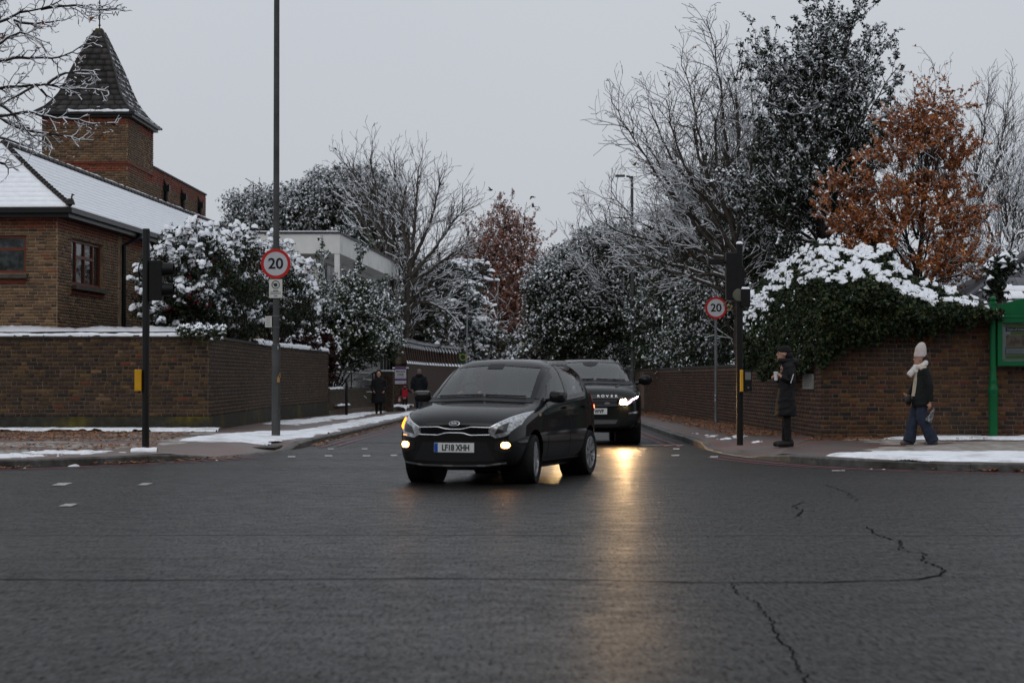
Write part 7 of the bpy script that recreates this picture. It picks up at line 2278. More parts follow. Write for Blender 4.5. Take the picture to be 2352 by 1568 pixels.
# ---- small dark grey hatchback turning out of the side street
HK = thing('hatchback_car', 'dark grey five door hatchback turning left out of the side street, amber lamps lit', 'car', (-.462, 24.78, 0))
fw = Vector((-.310, -.951))
HK.rotation_euler = (0, 0, math.atan2(fw.y, fw.x))
KS = [
 (.700, .24, .575, .42, .60, (.53, .672), (.40, .70), (.2, .712), .715),
 (.665, .20, .665, .42, .63, (.60, .715), (.47, .755), (.24, .772), .776),
 (.56, .185, .740, .44, .685, (.665, .775), (.50, .818), (.26, .838), .843),
 (.35, .18, .780, .46, .745, (.71, .845), (.53, .884), (.27, .902), .908),
 (.02, .18, .795, .48, .805, (.735, .900), (.56, .936), (.29, .954), .960),
 (-.26, .18, .7975, .48, .840, (.745, .935), (.63, .968), (.35, .995), 1.003),
 (-.38, .18, .7975, .48, .86, (.745, .955), (.672, 1.045), (.36, 1.09), 1.10),
 (-.70, .18, .7975, .48, .885, (.745, .99), (.650, 1.262), (.36, 1.312), 1.325),
 (-1.00, .18, .7975, .48, .90, (.745, 1.005), (.628, 1.415), (.36, 1.462), 1.473),
 (-1.20, .18, .7975, .48, .91, (.745, 1.015), (.622, 1.445), (.36, 1.490), 1.500),
 (-1.60, .18, .7975, .49, .925, (.745, 1.035), (.618, 1.455), (.36, 1.500), 1.510),
 (-2.05, .18, .7975, .50, .945, (.742, 1.055), (.608, 1.445), (.35, 1.490), 1.500),
 (-2.45, .19, .790, .51, .96, (.725, 1.075), (.585, 1.405), (.34, 1.450), 1.460),
 (-2.66, .22, .770, .52, .95, (.70, 1.06), (.56, 1.32), (.32, 1.365), 1.375),
 (-2.80, .27, .735, .54, .90, (.665, .99), (.53, 1.06), (.30, 1.09), 1.10),
 (-2.88, .32, .690, .54, .80, (.62, .86), (.48, .89), (.28, .90), .91)]
def k_cut(c, n):
    # windscreen, side windows, rear window
    ay = abs(c.y)
    if -.95 < c.x < -.34 and ay < .585 and n.x > .35 and n.z > .3: return True
    if ay > .45 and abs(n.y) > .5 and 1.03 + .03 * (-c.x - 1) < c.z < 1.385 and -2.30 < c.x < -.72 and c.z < 1.03 + (-.50 - c.x) * .72: return True
    if c.x < -2.58 and 1.06 < c.z < 1.28 and ay < .48: return True
    return False
KC = Car(HK, KS, PAINT_G, [(0, .335, .31), (-2.40, .335, .31)], [k_cut])
interior(HK, -.62, .90, -1.35, .62, 1.4)
# glazing
KC.drape('windscreen', [(-.668, 1.005), (-.40, 1.025), (0, 1.034), (.40, 1.025), (.668, 1.005)], [(-.595, 1.400), (-.35, 1.430), (0, 1.442), (.35, 1.430), (.595, 1.400)], GLASS, nu=24, nv=10, off=.001, thick=.002)
for nm, lo, hi in (('front_window', [(-.60, 1.02), (-1.0, 1.03), (-1.40, 1.045)], [(-.62, 1.035), (-1.02, 1.372), (-1.40, 1.405)]),
                   ('rear_window', [(-1.50, 1.047), (-1.9, 1.06), (-2.25, 1.09)], [(-1.50, 1.408), (-1.9, 1.400), (-2.28, 1.345)])):
    KC.both(nm, lo, hi, GLASS2, view='left', nu=14, nv=7, off=.001, thick=.002)
KC.both('window_pillar', [(-1.40, 1.035), (-1.50, 1.04)], [(-1.40, 1.412), (-1.50, 1.414)], GLOSSK, view='left', nu=4, nv=8, off=.003)
KC.both('window_surround', [(-.50, 1.000), (-1.2, 1.012), (-2.32, 1.062)], [(-.50, 1.018), (-1.2, 1.032), (-2.32, 1.088)], GLOSSK, view='left', nu=24, nv=2, off=.004)
KC.both('quarter_trim', [(-2.25, 1.085), (-2.47, 1.12)], [(-2.28, 1.345), (-2.47, 1.31)], GLOSSK, view='left', nu=6, nv=5, off=.003)
KC.drape('windscreen_top_band', [(-.595, 1.400), (0, 1.442), (.595, 1.400)], [(-.585, 1.418), (0, 1.458), (.585, 1.418)], GLOSSK, nu=20, nv=2, off=.003)
KC.drape('cowl', [(-.67, .958), (0, .985), (.67, .958)], [(-.66, 1.012), (0, 1.038), (.66, 1.012)], PLASTIC, nu=24, nv=3, off=.004)
KC.both('windscreen_pillar', [(.665, 1.005), (.595, 1.400)], [(.705, 1.005), (.635, 1.400)], PAINT_G, nu=12, nv=3, off=.002)
KC.both('screen_border', [(.610, 1.020), (.548, 1.392)], [(.670, 1.006), (.598, 1.400)], GLOSSK, nu=12, nv=2, off=.0035)
KC.drape('screen_border', [(-.60, 1.375), (0, 1.418), (.60, 1.375)], [(-.596, 1.402), (0, 1.444), (.596, 1.402)], GLOSSK, nu=20, nv=2, off=.0035)
KC.line('wiper', [(-.55, 1.022), (.02, 1.042)], PLASTIC, .010, off=.020); KC.line('wiper', [(.05, 1.038), (.56, 1.022)], PLASTIC, .010, off=.020)
KC.drape('mirror_housing_base', [(-.10, 1.37), (.10, 1.37)], [(-.10, 1.43), (.10, 1.43)], PLASTIC, nu=6, nv=3, off=.004)
# nose
KC.drape('upper_grille', [(-.44, .600), (-.20, .594), (-.10, .618), (0, .622), (.10, .618), (.20, .594), (.44, .600)], [(-.44, .672), (-.20, .676), (-.10, .652), (0, .650), (.10, .652), (.20, .676), (.44, .672)], GLOSSK, nu=32, nv=4, off=.004)
KC.line('grille_chrome', [(-.45, .678), (-.20, .684), (-.12, .664), (-.07, .658), (.07, .658), (.12, .664), (.20, .684), (.45, .678)], CHROME, .0075, off=.010)
KC.line('grille_chrome', [(-.44, .594), (-.20, .588), (-.12, .610), (-.07, .615), (.07, .615), (.12, .610), (.20, .588), (.44, .594)], CHROME, .0075, off=.010)
h_, n_ = KC.hit((3, 0, .728), (-1, 0, 0))
bd = MB().add([], [])
bd.lathe([(.001, .006), (.9, .006), (1.0, .003), (1.0, -.004)], (0, 0, 0), 30, 'X')
bo = bd.build('oval_badge', CHROME, HK, smooth=True); bo.matrix_basis = Matrix.Translation((h_.x + .006, 0, .724)) @ Matrix.Rotation(-.5, 4, 'Y') @ Matrix.Diagonal((1, .068, .034, 1))
bd = MB().disc((0, 0, 0), 1, 'X', .002, 30).build('badge_field', M('badge_dark', (.03, .03, .03), .3), HK); bd.matrix_basis = Matrix.Translation((h_.x + .014, 0, .727)) @ Matrix.Rotation(-.5, 4, 'Y') @ Matrix.Diagonal((1, .060, .027, 1))
text_mesh('badge_letters', 'KIA', .034, CHROME, HK, Matrix.Translation((h_.x + .0155, 0, .7275)) @ Matrix.Rotation(-.5, 4, 'Y') @ Matrix.Rotation(PI / 2, 4, 'Z') @ Matrix.Rotation(PI / 2, 4, 'X'), .001, sx=1.2)
for sy in (-1, 1):
    hl = KC.drape('headlamp', [(sy * .425, .600), (sy * .51, .556), (sy * .63, .580), (sy * .74, .715)], [(sy * .425, .672), (sy * .535, .725), (sy * .65, .792), (sy * .752, .852)], LENS, nu=18, nv=7, off=.004)
    KC.drape('lamp_bezel', [(sy * .50, .600), (sy * .63, .630)], [(sy * .535, .685), (sy * .645, .735)], LENSD, nu=10, nv=5, off=.010, parent=hl)
    KC.drape('lamp_eyebrow', [(sy * .43, .672), (sy * .535, .722), (sy * .65, .788), (sy * .752, .848)], [(sy * .43, .682), (sy * .535, .736), (sy * .65, .804), (sy * .752, .864)], CHROME, nu=18, nv=1, off=.006, parent=hl)
    if sy < 0:
        KC.drape('indicator', [(sy * .665, .655), (sy * .715, .690)], [(sy * .675, .760), (sy * .722, .785)], AMBER, nu=6, nv=4, off=.012, parent=hl)
        KC.drape('painted_glint', [(sy * .60, .578), (sy * .65, .583)], [(sy * .60, .594), (sy * .65, .600)], M('warm_painted_glint', (.6, .4, .2), .3, emit=((1, .45, .15), 1.2)), nu=4, nv=2, off=.010)  # glint painted as a faintly glowing panel, not a lamp
    KC.drape('fog_recess', [(sy * .50, .425), (sy * .60, .385), (sy * .675, .40)], [(sy * .50, .500), (sy * .60, .545), (sy * .675, .53)], PLASTIC, nu=10, nv=5, off=.004)
    KC.drape('fog_lamp', [(sy * .572, .474), (sy * .58, .452), (sy * .60, .440), (sy * .64, .440), (sy * .66, .452), (sy * .668, .474)], [(sy * .572, .476), (sy * .58, .500), (sy * .60, .512), (sy * .64, .512), (sy * .66, .500), (sy * .668, .476)], FOGL, nu=12, nv=5, off=.012)
KC.drape('lower_grille', [(-.52, .290), (0, .275), (.52, .290)], [(-.46, .385), (0, .395), (.46, .385)], PLASTIC, nu=24, nv=4, off=.004)
KC.drape('plate_recess', [(-.46, .385), (0, .395), (.46, .385)], [(-.40, .505), (0, .520), (.40, .505)], PLASTIC, nu=24, nv=4, off=.003)
KC.line('bumper_lip', [(-.62, .262), (-.40, .232), (0, .225), (.40, .232), (.62, .262)], PAINT_G, .022, off=.008)
number_plate(HK, KC, 0, .442, .50, .112, 'LF18 XHH', True, lx=.022)
# doors, handles, mirrors, lamps, wheels
for sd in ('left', 'right'):
    for x in (-.52, -1.46, -2.22):
        KC.line('door_gap', [(x, .30 if x > -2 else .62), (x - .01, .95)], BLACK, .0035, view=sd, off=.0005)
    for x in (-1.28, -2.10):
        KC.drape('door_handle', [(x - .09, .880), (x + .09, .872)], [(x - .09, .908), (x + .09, .900)], PAINT_G, view=sd, nu=8, nv=2, off=.026, thick=.012)
    KC.drape('side_crease', [(-.35, .80), (-1.4, .835), (-2.6, .885)], [(-.35, .812), (-1.4, .847), (-2.6, .897)], PAINT_G, view=sd, nu=26, nv=1, off=.008)
    KC.drape('sill_trim', [(-.42, .195), (-2.0, .195)], [(-.42, .26), (-2.0, .26)], PLASTIC, view=sd, nu=16, nv=2, off=.004)
    KC.drape('side_repeater', [(-.16, .80), (-.22, .805)], [(-.16, .83), (-.22, .832)], M('repeater_lens', (.3, .2, .12), .2), view=sd, nu=3, nv=2, off=.008)
    sy = 1 if sd == 'left' else -1
    mh = MB().box((0, 0, 0), (.13, .21, .145)).build('door_mirror', PAINT_G, HK, smooth=True, bevel=.05)
    mh.matrix_basis = Matrix.Translation((-.60, sy * .885, 1.03)) @ Matrix.Rotation(-.15 * sy, 4, 'Z')
    MB().tube([(-.62, sy * .74, .99), (-.61, sy * .84, 1.0)], .022, 8).build('mirror_arm', PLASTIC, HK)
KC.both('tail_lamp', [(-2.60, .82), (-2.80, .84)], [(-2.58, 1.06), (-2.73, 1.05)], TAILR, view='left', nu=6, nv=6, off=.006)
KC.both('tail_lamp_glow', [(-2.70, .86), (-2.79, .87)], [(-2.70, .90), (-2.78, .91)], TAILL, view='left', nu=3, nv=2, off=.012)
KC.line('bonnet_gap', [(-.70, .86), (-.62, .775), (-.46, .712)], BLACK, .003, off=.001); KC.line('bonnet_gap', [(.70, .86), (.62, .775), (.46, .712)], BLACK, .003, off=.001)
for x, st in ((0, math.radians(9)), (-2.40, 0)):
    for y in (-.70, .70): wheel(HK, x, y, .291, .185, 7, st)
MB().box((-1.2, 0, .19), (3.0, 1.2, .06)).build('underbody', PLASTIC, HK)

# ---- dark SUV waiting behind
RV = thing('suv_car', 'dark off-road style car with bright white headlamps waiting behind the hatchback', 'car', (1.52, 39.0, 0.0))
RV.rotation_euler = (0, 0, math.radians(-90.5))
RS = [
 (.830, .36, .72, .56, .74, (.66, .80), (.48, .83), (.24, .84), .845),
 (.800, .30, .80, .56, .80, (.73, .90), (.55, .94), (.28, .955), .96),
 (.700, .27, .875, .58, .88, (.79, .98), (.60, 1.03), (.30, 1.05), 1.055),
 (.45, .26, .93, .60, .95, (.84, 1.05), (.64, 1.085), (.32, 1.105), 1.11),
 (.05, .25, .95, .62, 1.00, (.87, 1.09), (.66, 1.115), (.34, 1.135), 1.14),
 (-.35, .25, .95, .62, 1.03, (.88, 1.115), (.74, 1.14), (.38, 1.165), 1.17),
 (-.52, .25, .95, .62, 1.04, (.88, 1.125), (.745, 1.215), (.38, 1.25), 1.255),
 (-.90, .25, .95, .62, 1.05, (.88, 1.14), (.70, 1.42), (.38, 1.46), 1.465),
 (-1.20, .25, .95, .62, 1.06, (.88, 1.15), (.665, 1.545), (.38, 1.585), 1.592),
 (-1.45, .25, .95, .62, 1.07, (.88, 1.16), (.655, 1.575), (.38, 1.618), 1.625),
 (-2.0, .25, .95, .63, 1.09, (.88, 1.18), (.65, 1.58), (.38, 1.626), 1.634),
 (-2.6, .25, .95, .64, 1.11, (.87, 1.21), (.63, 1.55), (.37, 1.60), 1.61),
 (-3.1, .27, .94, .65, 1.12, (.85, 1.22), (.61, 1.47), (.36, 1.52), 1.53),
 (-3.35, .32, .91, .66, 1.05, (.80, 1.12), (.62, 1.20), (.35, 1.22), 1.225),
 (-3.48, .40, .86, .66, .92, (.74, .98), (.58, 1.0), (.34, 1.01), 1.015)]
def r_cut(c, n):
    ay = abs(c.y)
    if -1.14 < c.x < -.50 and ay < .655 and n.x > .35 and n.z > .3: return True
    if ay > .5 and abs(n.y) > .5 and 1.19 < c.z < 1.50 and -2.7 < c.x < -.95 and c.z < 1.17 + (-.62 - c.x) * .7: return True
    return False
RC = Car(RV, RS, PAINT_R, [(0, .405, .375), (-2.66, .405, .375)], [r_cut])
interior(RV, -.80, 1.03, -1.55, .72, 1.55)
RC.drape('windscreen', [(-.735, 1.185), (-.4, 1.205), (0, 1.212), (.4, 1.205), (.735, 1.185)], [(-.655, 1.53), (-.4, 1.562), (0, 1.572), (.4, 1.562), (.655, 1.53)], GLASS, nu=24, nv=10, off=.001, thick=.002)
RC.drape('windscreen_top_band', [(-.655, 1.53), (0, 1.572), (.655, 1.53)], [(-.645, 1.552), (0, 1.592), (.645, 1.552)], GLOSSK, nu=20, nv=2, off=.003)
RC.drape('sensor_pod', [(-.12, 1.50), (0, 1.47), (.12, 1.50)], [(-.16, 1.565), (0, 1.57), (.16, 1.565)], PLASTIC, nu=8, nv=3, off=.003)
RC.drape('cowl', [(-.80, 1.125), (0, 1.15), (.80, 1.125)], [(-.745, 1.192), (0, 1.218), (.745, 1.192)], PLASTIC, nu=24, nv=3, off=.004)
RC.line('wiper', [(-.55, 1.20), (.05, 1.222)], PLASTIC, .012, off=.022); RC.line('wiper', [(.1, 1.218), (.65, 1.20)], PLASTIC, .012, off=.022)
for nm, lo, hi in (('front_window', [(-.85, 1.17), (-1.3, 1.18), (-1.75, 1.19)], [(-.87, 1.19), (-1.3, 1.50), (-1.75, 1.525)]), ('rear_window', [(-1.85, 1.195), (-2.3, 1.21), (-2.7, 1.23)], [(-1.85, 1.525), (-2.3, 1.51), (-2.7, 1.45)])):
    RC.both(nm, lo, hi, GLASS2, view='left', nu=14, nv=7, off=.001, thick=.002)
RC.drape('grille', [(-.46, .745), (0, .735), (.46, .745)], [(-.50, .868), (0, .878), (.50, .868)], GLOSSK, nu=24, nv=4, off=.004)
gm = M('grille_mesh', (.10, .10, .11), .4, metal=.5)
for z in (.765, .80, .835): RC.line('grille_bar', [(-.44, z), (0, z - .004), (.44, z)], gm, .006, off=.010)
RC.line('grille_surround', [(-.50, .872), (0, .882), (.50, .872)], gm, .008, off=.010); RC.line('grille_surround', [(-.46, .742), (0, .732), (.46, .742)], gm, .008, off=.010)
RC.line('grille_surround', [(.47, .745), (.51, .868)], gm, .008, off=.010)
h_, n_ = RC.hit((3, .26, .79), (-1, 0, 0))
b_ = MB().disc((0, 0, 0), 1, 'X', .006, 24).build('oval_badge', CHROME, RV); b_.matrix_basis = Matrix.Translation((h_.x + .014, .26, .785)) @ Matrix.Diagonal((1, .055, .028, 1))
lt = M('letter_silver', (.5, .5, .52), .3, metal=.6)
for word, yc in (('ROVER', .265), ('RANGE', -.265)):
    ang = 0
    for k, ch in enumerate(word):
        y = yc + (k - 2) * .083
        h_, n_ = RC.hit((3, y, .918), (-1, 0, 0))
        text_mesh('bonnet_letter', ch, .062, lt, RV, Matrix.Translation((h_.x + .010, y, .918)) @ Matrix.Rotation(-.35, 4, 'Y') @ Matrix.Rotation(PI / 2, 4, 'Z') @ Matrix.Rotation(PI / 2, 4, 'X'), .002, bold=.002, sx=1.25)
for sy in (-1, 1):
    hl = RC.drape('headlamp', [(sy * .50, .745), (sy * .68, .755), (sy * .83, .835)], [(sy * .50, .868), (sy * .68, .880), (sy * .86, .915)], LENSD, nu=16, nv=6, off=.005)
    RC.drape('led_unit', [(sy * .515, .762), (sy * .645, .762)], [(sy * .515, .845), (sy * .60, .862)], LEDW, nu=8, nv=5, off=.014, parent=hl)
    RC.drape('led_strip', [(sy * .655, .772), (sy * .70, .800), (sy * .73, .845)], [(sy * .64, .800), (sy * .68, .826), (sy * .715, .862)], LEDT, nu=8, nv=2, off=.014, parent=hl)
    RC.drape('led_strip', [(sy * .735, .840), (sy * .80, .868), (sy * .835, .900)], [(sy * .725, .862), (sy * .79, .888), (sy * .83, .915)], LEDT, nu=8, nv=2, off=.014, parent=hl)
    RC.drape('fog_slot', [(sy * .66, .585), (sy * .84, .60)], [(sy * .66, .612), (sy * .84, .640)], CHROME, nu=8, nv=2, off=.006)
    RC.drape('bumper_duct', [(sy * .64, .46), (sy * .82, .48)], [(sy * .64, .575), (sy * .84, .595)], PLASTIC, nu=8, nv=4, off=.003)
    mh = MB().lathe([(.001, -.075), (.085, -.06), (.115, -.02), (.12, .03), (.10, .06), (.001, .08)], (0, 0, 0), 20, 'X').build('door_mirror', GLOSSK, RV, smooth=True)
    mh.matrix_basis = Matrix.Translation((-.80, sy * 1.06, 1.215)) @ Matrix.Diagonal((1, 1.1, .85, 1))
    MB().tube([(-.82, sy * .87, 1.15), (-.81, sy * .98, 1.17)], .03, 8).build('mirror_arm', GLOSSK, RV)
    sd = 'left' if sy > 0 else 'right'
    for x in (-.62, -1.80, -2.55): RC.line('door_gap', [(x, .42), (x - .02, 1.08)], BLACK, .004, view=sd, off=.0005)
    for x in (-1.60, -2.40): RC.drape('door_handle', [(x - .1, .985), (x + .1, .975)], [(x - .1, 1.015), (x + .1, 1.005)], PAINT_R, view=sd, nu=6, nv=2, off=.025, thick=.012)
RC.both('bonnet_vent', [(.50, .42), (.10, .50)], [(.50, .47), (.10, .55)], PLASTIC, view='top', nu=8, nv=2, off=.004)
RC.drape('lower_intake', [(-.48, .345), (0, .335), (.48, .345)], [(-.52, .49), (0, .495), (.52, .49)], PLASTIC, nu=20, nv=4, off=.004)
RC.drape('skid_plate', [(-.42, .405), (0, .395), (.42, .405)], [(-.46, .475), (0, .475), (.46, .475)], M('satin_grey_trim', (.10, .10, .105), .4, metal=.4), nu=16, nv=2, off=.010)
number_plate(RV, RC, 0, .635, .52, .112, 'WVB', False, lx=.115, off=.016)
for x in (0, -2.66):
    for y in (-.80, .80): wheel(RV, x, y, .360, .235, 7, 0, .68, 1)
MB().box((-1.3, 0, .27), (3.3, 1.4, .08)).build('underbody', PLASTIC, RV)
# dipped beams of the lit headlamps
for sy in (-1, 1):
    sp = bpy.data.lights.new('headlamp_beam', 'SPOT'); sp.energy = 30; sp.color = (1.0, .80, .55); sp.spot_size = math.radians(38); sp.spot_blend = .8; sp.shadow_soft_size = .05
    so = bpy.data.objects.new('headlamp_beam', sp); COL.objects.link(so); so.parent = RV
    so.matrix_basis = Matrix.Translation((.98, sy * .585, .80)) @ Matrix.Rotation(math.radians(-4.5), 4, 'Y').inverted() @ Matrix.Rotation(-PI / 2, 4, 'Y')
# ------------------------------------------------------------------ people
SKIN = M('skin', (.36, .20, .145), .5, sub=.1)
SKIN2 = M('skin_ruddy', (.30, .13, .09), .5)
def cloth(name, c, rough=.85, n=(26, .25), b=(70, .4)): return M(name, c, rough, noise=n, bump=b)

def ell(mb, c, r, rot=None, n=14):
    c = Vector(c); base = len(mb.v)
    R = rot or Matrix.Identity(3)
    for i in range(n + 1):
        a = PI * i / n
        for k in range(n * 2):
            b = PI * k / n
            p = Vector((math.sin(a) * math.cos(b) * r[0], math.sin(a) * math.sin(b) * r[1], math.cos(a) * r[2]))
            mb.v.append(tuple(R @ p + c))
    m = n * 2
    for i in range(n):
        for k in range(m):
            k2 = (k + 1) % m
            q = (base + i * m + k, base + (i + 1) * m + k, base + (i + 1) * m + k2, base + i * m + k2)
            mb.f.append(q)
    return mb

def loft(mb, secs, n=20):
    """closed body through elliptical sections (cx, cy, z, rx, ry)"""
    base = len(mb.v)
    for (cx, cy, z, rx, ry) in secs:
        for k in range(n):
            a = 2 * PI * k / n
            mb.v.append((cx + rx * math.cos(a), cy + ry * math.sin(a), z))
    for i in range(len(secs) - 1):
        for k in range(n):
            k2 = (k + 1) % n
            mb.f.append((base + i * n + k, base + i * n + k2, base + (i + 1) * n + k2, base + (i + 1) * n + k))
    mb.f.append(tuple(base + k for k in range(n))[::-1]); e = base + (len(secs) - 1) * n
    mb.f.append(tuple(e + k for k in range(n)))
    return mb

def skin_mesh(mb, name, mat, parent, vox=.012, smooth=4, wrinkle=0.0):
    """fuse overlapping volumes into one continuous surface"""
    me = mb.mesh('raw')
    o = bpy.data.objects.new('raw', me); COL.objects.link(o)
    m = o.modifiers.new('r', 'REMESH'); m.mode = 'VOXEL'; m.voxel_size = vox
    s = o.modifiers.new('s', 'SMOOTH'); s.factor = .5; s.iterations = smooth
    r = eval_mesh(o, name); bpy.data.objects.remove(o)
    if wrinkle:
        n = len(r.vertices); co = np.empty(n * 3, np.float32); r.vertices.foreach_get('co', co); co = co.reshape(-1, 3)
        no = np.empty(n * 3, np.float32); r.vertices.foreach_get('normal', no); no = no.reshape(-1, 3)
        w = vnoise(co[:, 2] * 16 + co[:, 0] * 5, co[:, 1] * 9 + co[:, 0] * 9, 3, 3) - .5
        co = co + no * (w * wrinkle)[:, None]
        r.vertices.foreach_set('co', co.astype(np.float32).ravel())
    r.polygons.foreach_set('use_smooth', [True] * len(r.polygons))
    r.materials.clear()
    return link(name, r, mat, parent)

def hand(mb, wrist, d, palm_n, size=1.0, curl=.5):
    """palm with four unequal bent fingers and a thumb; d = direction of the fingers, palm_n = palm normal"""
    w = Vector(wrist); d = Vector(d).normalized(); pn = Vector(palm_n); pn = (pn - d * pn.dot(d)).normalized(); sd = d.cross(pn)
    L = .085 * size
    mb.tube([w - d * .03, w + d * .02, w + d * L * .6, w + d * L], [.021 * size, .024 * size, .030 * size, .026 * size], 10)
    for k, (off, ln) in enumerate(((-.027, .066), (-.009, .075), (.009, .070), (.026, .056))):
        p = w + d * L * .9 + sd * off * size
        a1 = d * math.cos(curl * .6) + pn * math.sin(curl * .6); a2 = d * math.cos(curl * 1.7) + pn * math.sin(curl * 1.7)
        q = p + a1 * ln * .5 * size; e = q + a2 * ln * .5 * size
        mb.tube([p - d * .02, p, q, e], [.0095 * size, .0095 * size, .009 * size, .0075 * size], 8)
    p = w + d * L * .30 - sd * .022 * size
    q = p + (d * .55 - sd * .75 + pn * .35).normalized() * .036 * size; e = q + (d * .9 - sd * .15 + pn * .5).normalized() * .032 * size
    mb.tube([p, q, e], [.012 * size, .0105 * size, .0085 * size], 8)

def head(mb, c, s=1.0):
    """head facing +x, centre of skull at c"""
    c = Vector(c)
    ell(mb, c + Vector((-.008, 0, .012)) * s, (.096 * s, .076 * s, .108 * s))
    ell(mb, c + Vector((.022, 0, -.058)) * s, (.064 * s, .056 * s, .066 * s))
    mb.tube([c + Vector((.080, 0, .012)) * s, c + Vector((.106, 0, -.026)) * s, c + Vector((.086, 0, -.034)) * s], [.010 * s, .014 * s, .011 * s], 8)
    ell(mb, c + Vector((.082, 0, -.062)) * s, (.012 * s, .022 * s, .010 * s), n=8)
    ell(mb, c + Vector((.072, 0, -.098)) * s, (.022 * s, .024 * s, .018 * s), n=8)
    for y in (-1, 1): ell(mb, c + Vector((-.01, y * .078, -.015)) * s, (.018 * s, .010 * s, .030 * s), n=8)
def eyes(c, s, parent):
    c = Vector(c)
    for y in (-1, 1):
        mb = ell(MB(), c + Vector((.080, y * .030, .008)) * s, (.010 * s, .013 * s, .009 * s), n=8); mb.build('eye', M('dark_eye', (.02, .015, .012), .3), parent)
    ell(MB(), c + Vector((.087, 0, -.064)) * s, (.008 * s, .022 * s, .005 * s), n=8).build('mouth', M('lips', (.22, .07, .06), .5), parent)

def walker_body(P, vox, head_c, neck, sh, hips, knees, feet, elbows, wrists, handdirs, s=1.0, girl=False, curl=.5):
    mb = MB()
    head(mb, head_c, s)
    mb.tube([Vector(head_c) + Vector((-.015, 0, -.06)) * s, Vector(neck)], [.052 * s, .06 * s], 12)
    hx = sum((Vector(h) for h in hips), Vector()) / 2
    loft(mb, [(hx.x, hx.y, hx.z - .08 * s, .10 * s, .14 * s), (hx.x, hx.y, hx.z + .06 * s, .10 * s, .145 * s), ((hx.x + neck[0]) / 2, (hx.y + neck[1]) / 2, (hx.z + neck[2]) / 2, .10 * s, .135 * s), (neck[0], neck[1], neck[2] - .10 * s, .105 * s, .165 * s), (neck[0], neck[1], neck[2] - .01, .06 * s, .08 * s)])
    for h, k, f in zip(hips, knees, feet):
        mb.tube([h, Vector(h).lerp(Vector(k), .5), k, Vector(k).lerp(Vector(f), .35), f], [.082 * s, .07 * s, .052 * s, .050 * s, .034 * s], 12)
        mb.tube([Vector(f) + Vector((-.06, 0, -.02)) * s, Vector(f) + Vector((.05, 0, -.035)) * s, Vector(f) + Vector((.15, 0, -.05)) * s], [.036 * s, .040 * s, .026 * s], 10)
    for a, e, w, hd in zip(sh, elbows, wrists, handdirs):
        mb.tube([a, Vector(a).lerp(Vector(e), .5), e, Vector(e).lerp(Vector(w), .3), w], [.052 * s, .045 * s, .038 * s, .037 * s, .026 * s], 12)
        hand(mb, w, hd[0], hd[1], s, curl)
    o = skin_mesh(mb, 'body', SKIN, P, vox, 3)
    eyes(head_c, s, o)
    return o

# woman in white hat and scarf walking left
p = pave_pt(2117, 1022)
P = thing('person', 'person in white knit hat, white scarf, dark jacket and wide blue jeans walking left', 'person', p)
P.rotation_euler = (0, 0, PI); P.scale = (.95, .95, 1.04)
HC = (.045, 0, 1.415); NK = (-.005, 0, 1.29)
sh = [(-.02, .165, 1.245), (-.02, -.165, 1.245)]
hips = [(.0, .085, .82), (.0, -.085, .82)]
knees = [(.03, .09, .45), (.135, -.09, .44)]
feet = [(-.19, .09, .075), (.20, -.09, .075)]
elb = [(-.10, .235, .98), (.06, -.23, .99)]
wr = [(-.105, .215, .70), (.20, -.16, .80)]
walker_body(P, .0095, HC, NK, sh, hips, knees, feet, elb, wr, [((.08, .0, -1), (.6, -1, 0)), ((.8, .3, .1), (0, .6, 1))], .98, curl=.8)
DEN = cloth('blue_denim', (.020, .027, .046), .85, (7, .35))
mb = MB()
loft(mb, [(0, 0, .95, .115, .16), (0, 0, .84, .125, .17), (0, 0, .74, .12, .165)])
for h, k, f, s_ in ((hips[0], knees[0], feet[0], 1), (hips[1], knees[1], feet[1], -1)):
    mb.tube([Vector(h) + Vector((0, 0, .03)), Vector(h).lerp(Vector(k), .5), k, Vector(k).lerp(Vector(f), .55), Vector((f[0] + .015, f[1], .055))], [.102, .100, .094, .102, .114], 18)
skin_mesh(mb, 'jeans', DEN, P, .012, 3, .022)
JK = cloth('dark_green_black_wool', (.010, .012, .012), .9)
mb = MB()
loft(mb, [(-.005, 0, 1.30, .07, .10), (-.01, 0, 1.265, .105, .18), (-.02, 0, 1.18, .128, .205), (-.015, 0, 1.0, .142, .205), (-.005, 0, .84, .160, .215), (.0, 0, .665, .178, .225), (.0, 0, .635, .168, .215)], 24)
for a, e, w in zip(sh, elb, wr):
    mb.tube([a, Vector(a).lerp(Vector(e), .5), e, Vector(e).lerp(Vector(w), .5), Vector(e).lerp(Vector(w), .95)], [.076, .070, .064, .060, .056], 14)
jo = skin_mesh(mb, 'jacket', JK, P, .012, 3, .024)
MB().prism([(.125, 1.20), (.145, 1.05), (.172, .86), (.184, .80), (.140, .80), (.11, 1.0), (.09, 1.20)], -.02, .085, lambda u, v, h: (u, h, v)).build('pullover', cloth('cream_pullover', (.42, .37, .28)), P)
mb = MB(); 
mb.tube([(.06, .10, 1.27), (.02, .15, 1.24), (-.06, .16, 1.25)], [.03, .045, .03], 10); skin_mesh(mb, 'collar', cloth('fleece_collar', (.48, .38, .29)), P, .01, 2)
mb = MB(); loft(mb, [(.025, 0, 1.455, .106, .094), (.02, 0, 1.52, .106, .095), (.016, 0, 1.58, .100, .090), (.008, 0, 1.620, .084, .078), (.0, 0, 1.655, .060, .056), (-.004, 0, 1.673, .036, .034), (-.005, 0, 1.680, .012, .012)], 28)
ht = skin_mesh(mb, 'knit_hat', cloth('pale_knit', (.55, .48, .46), .95, (40, .12), (110, .9)), P, .008, 2)
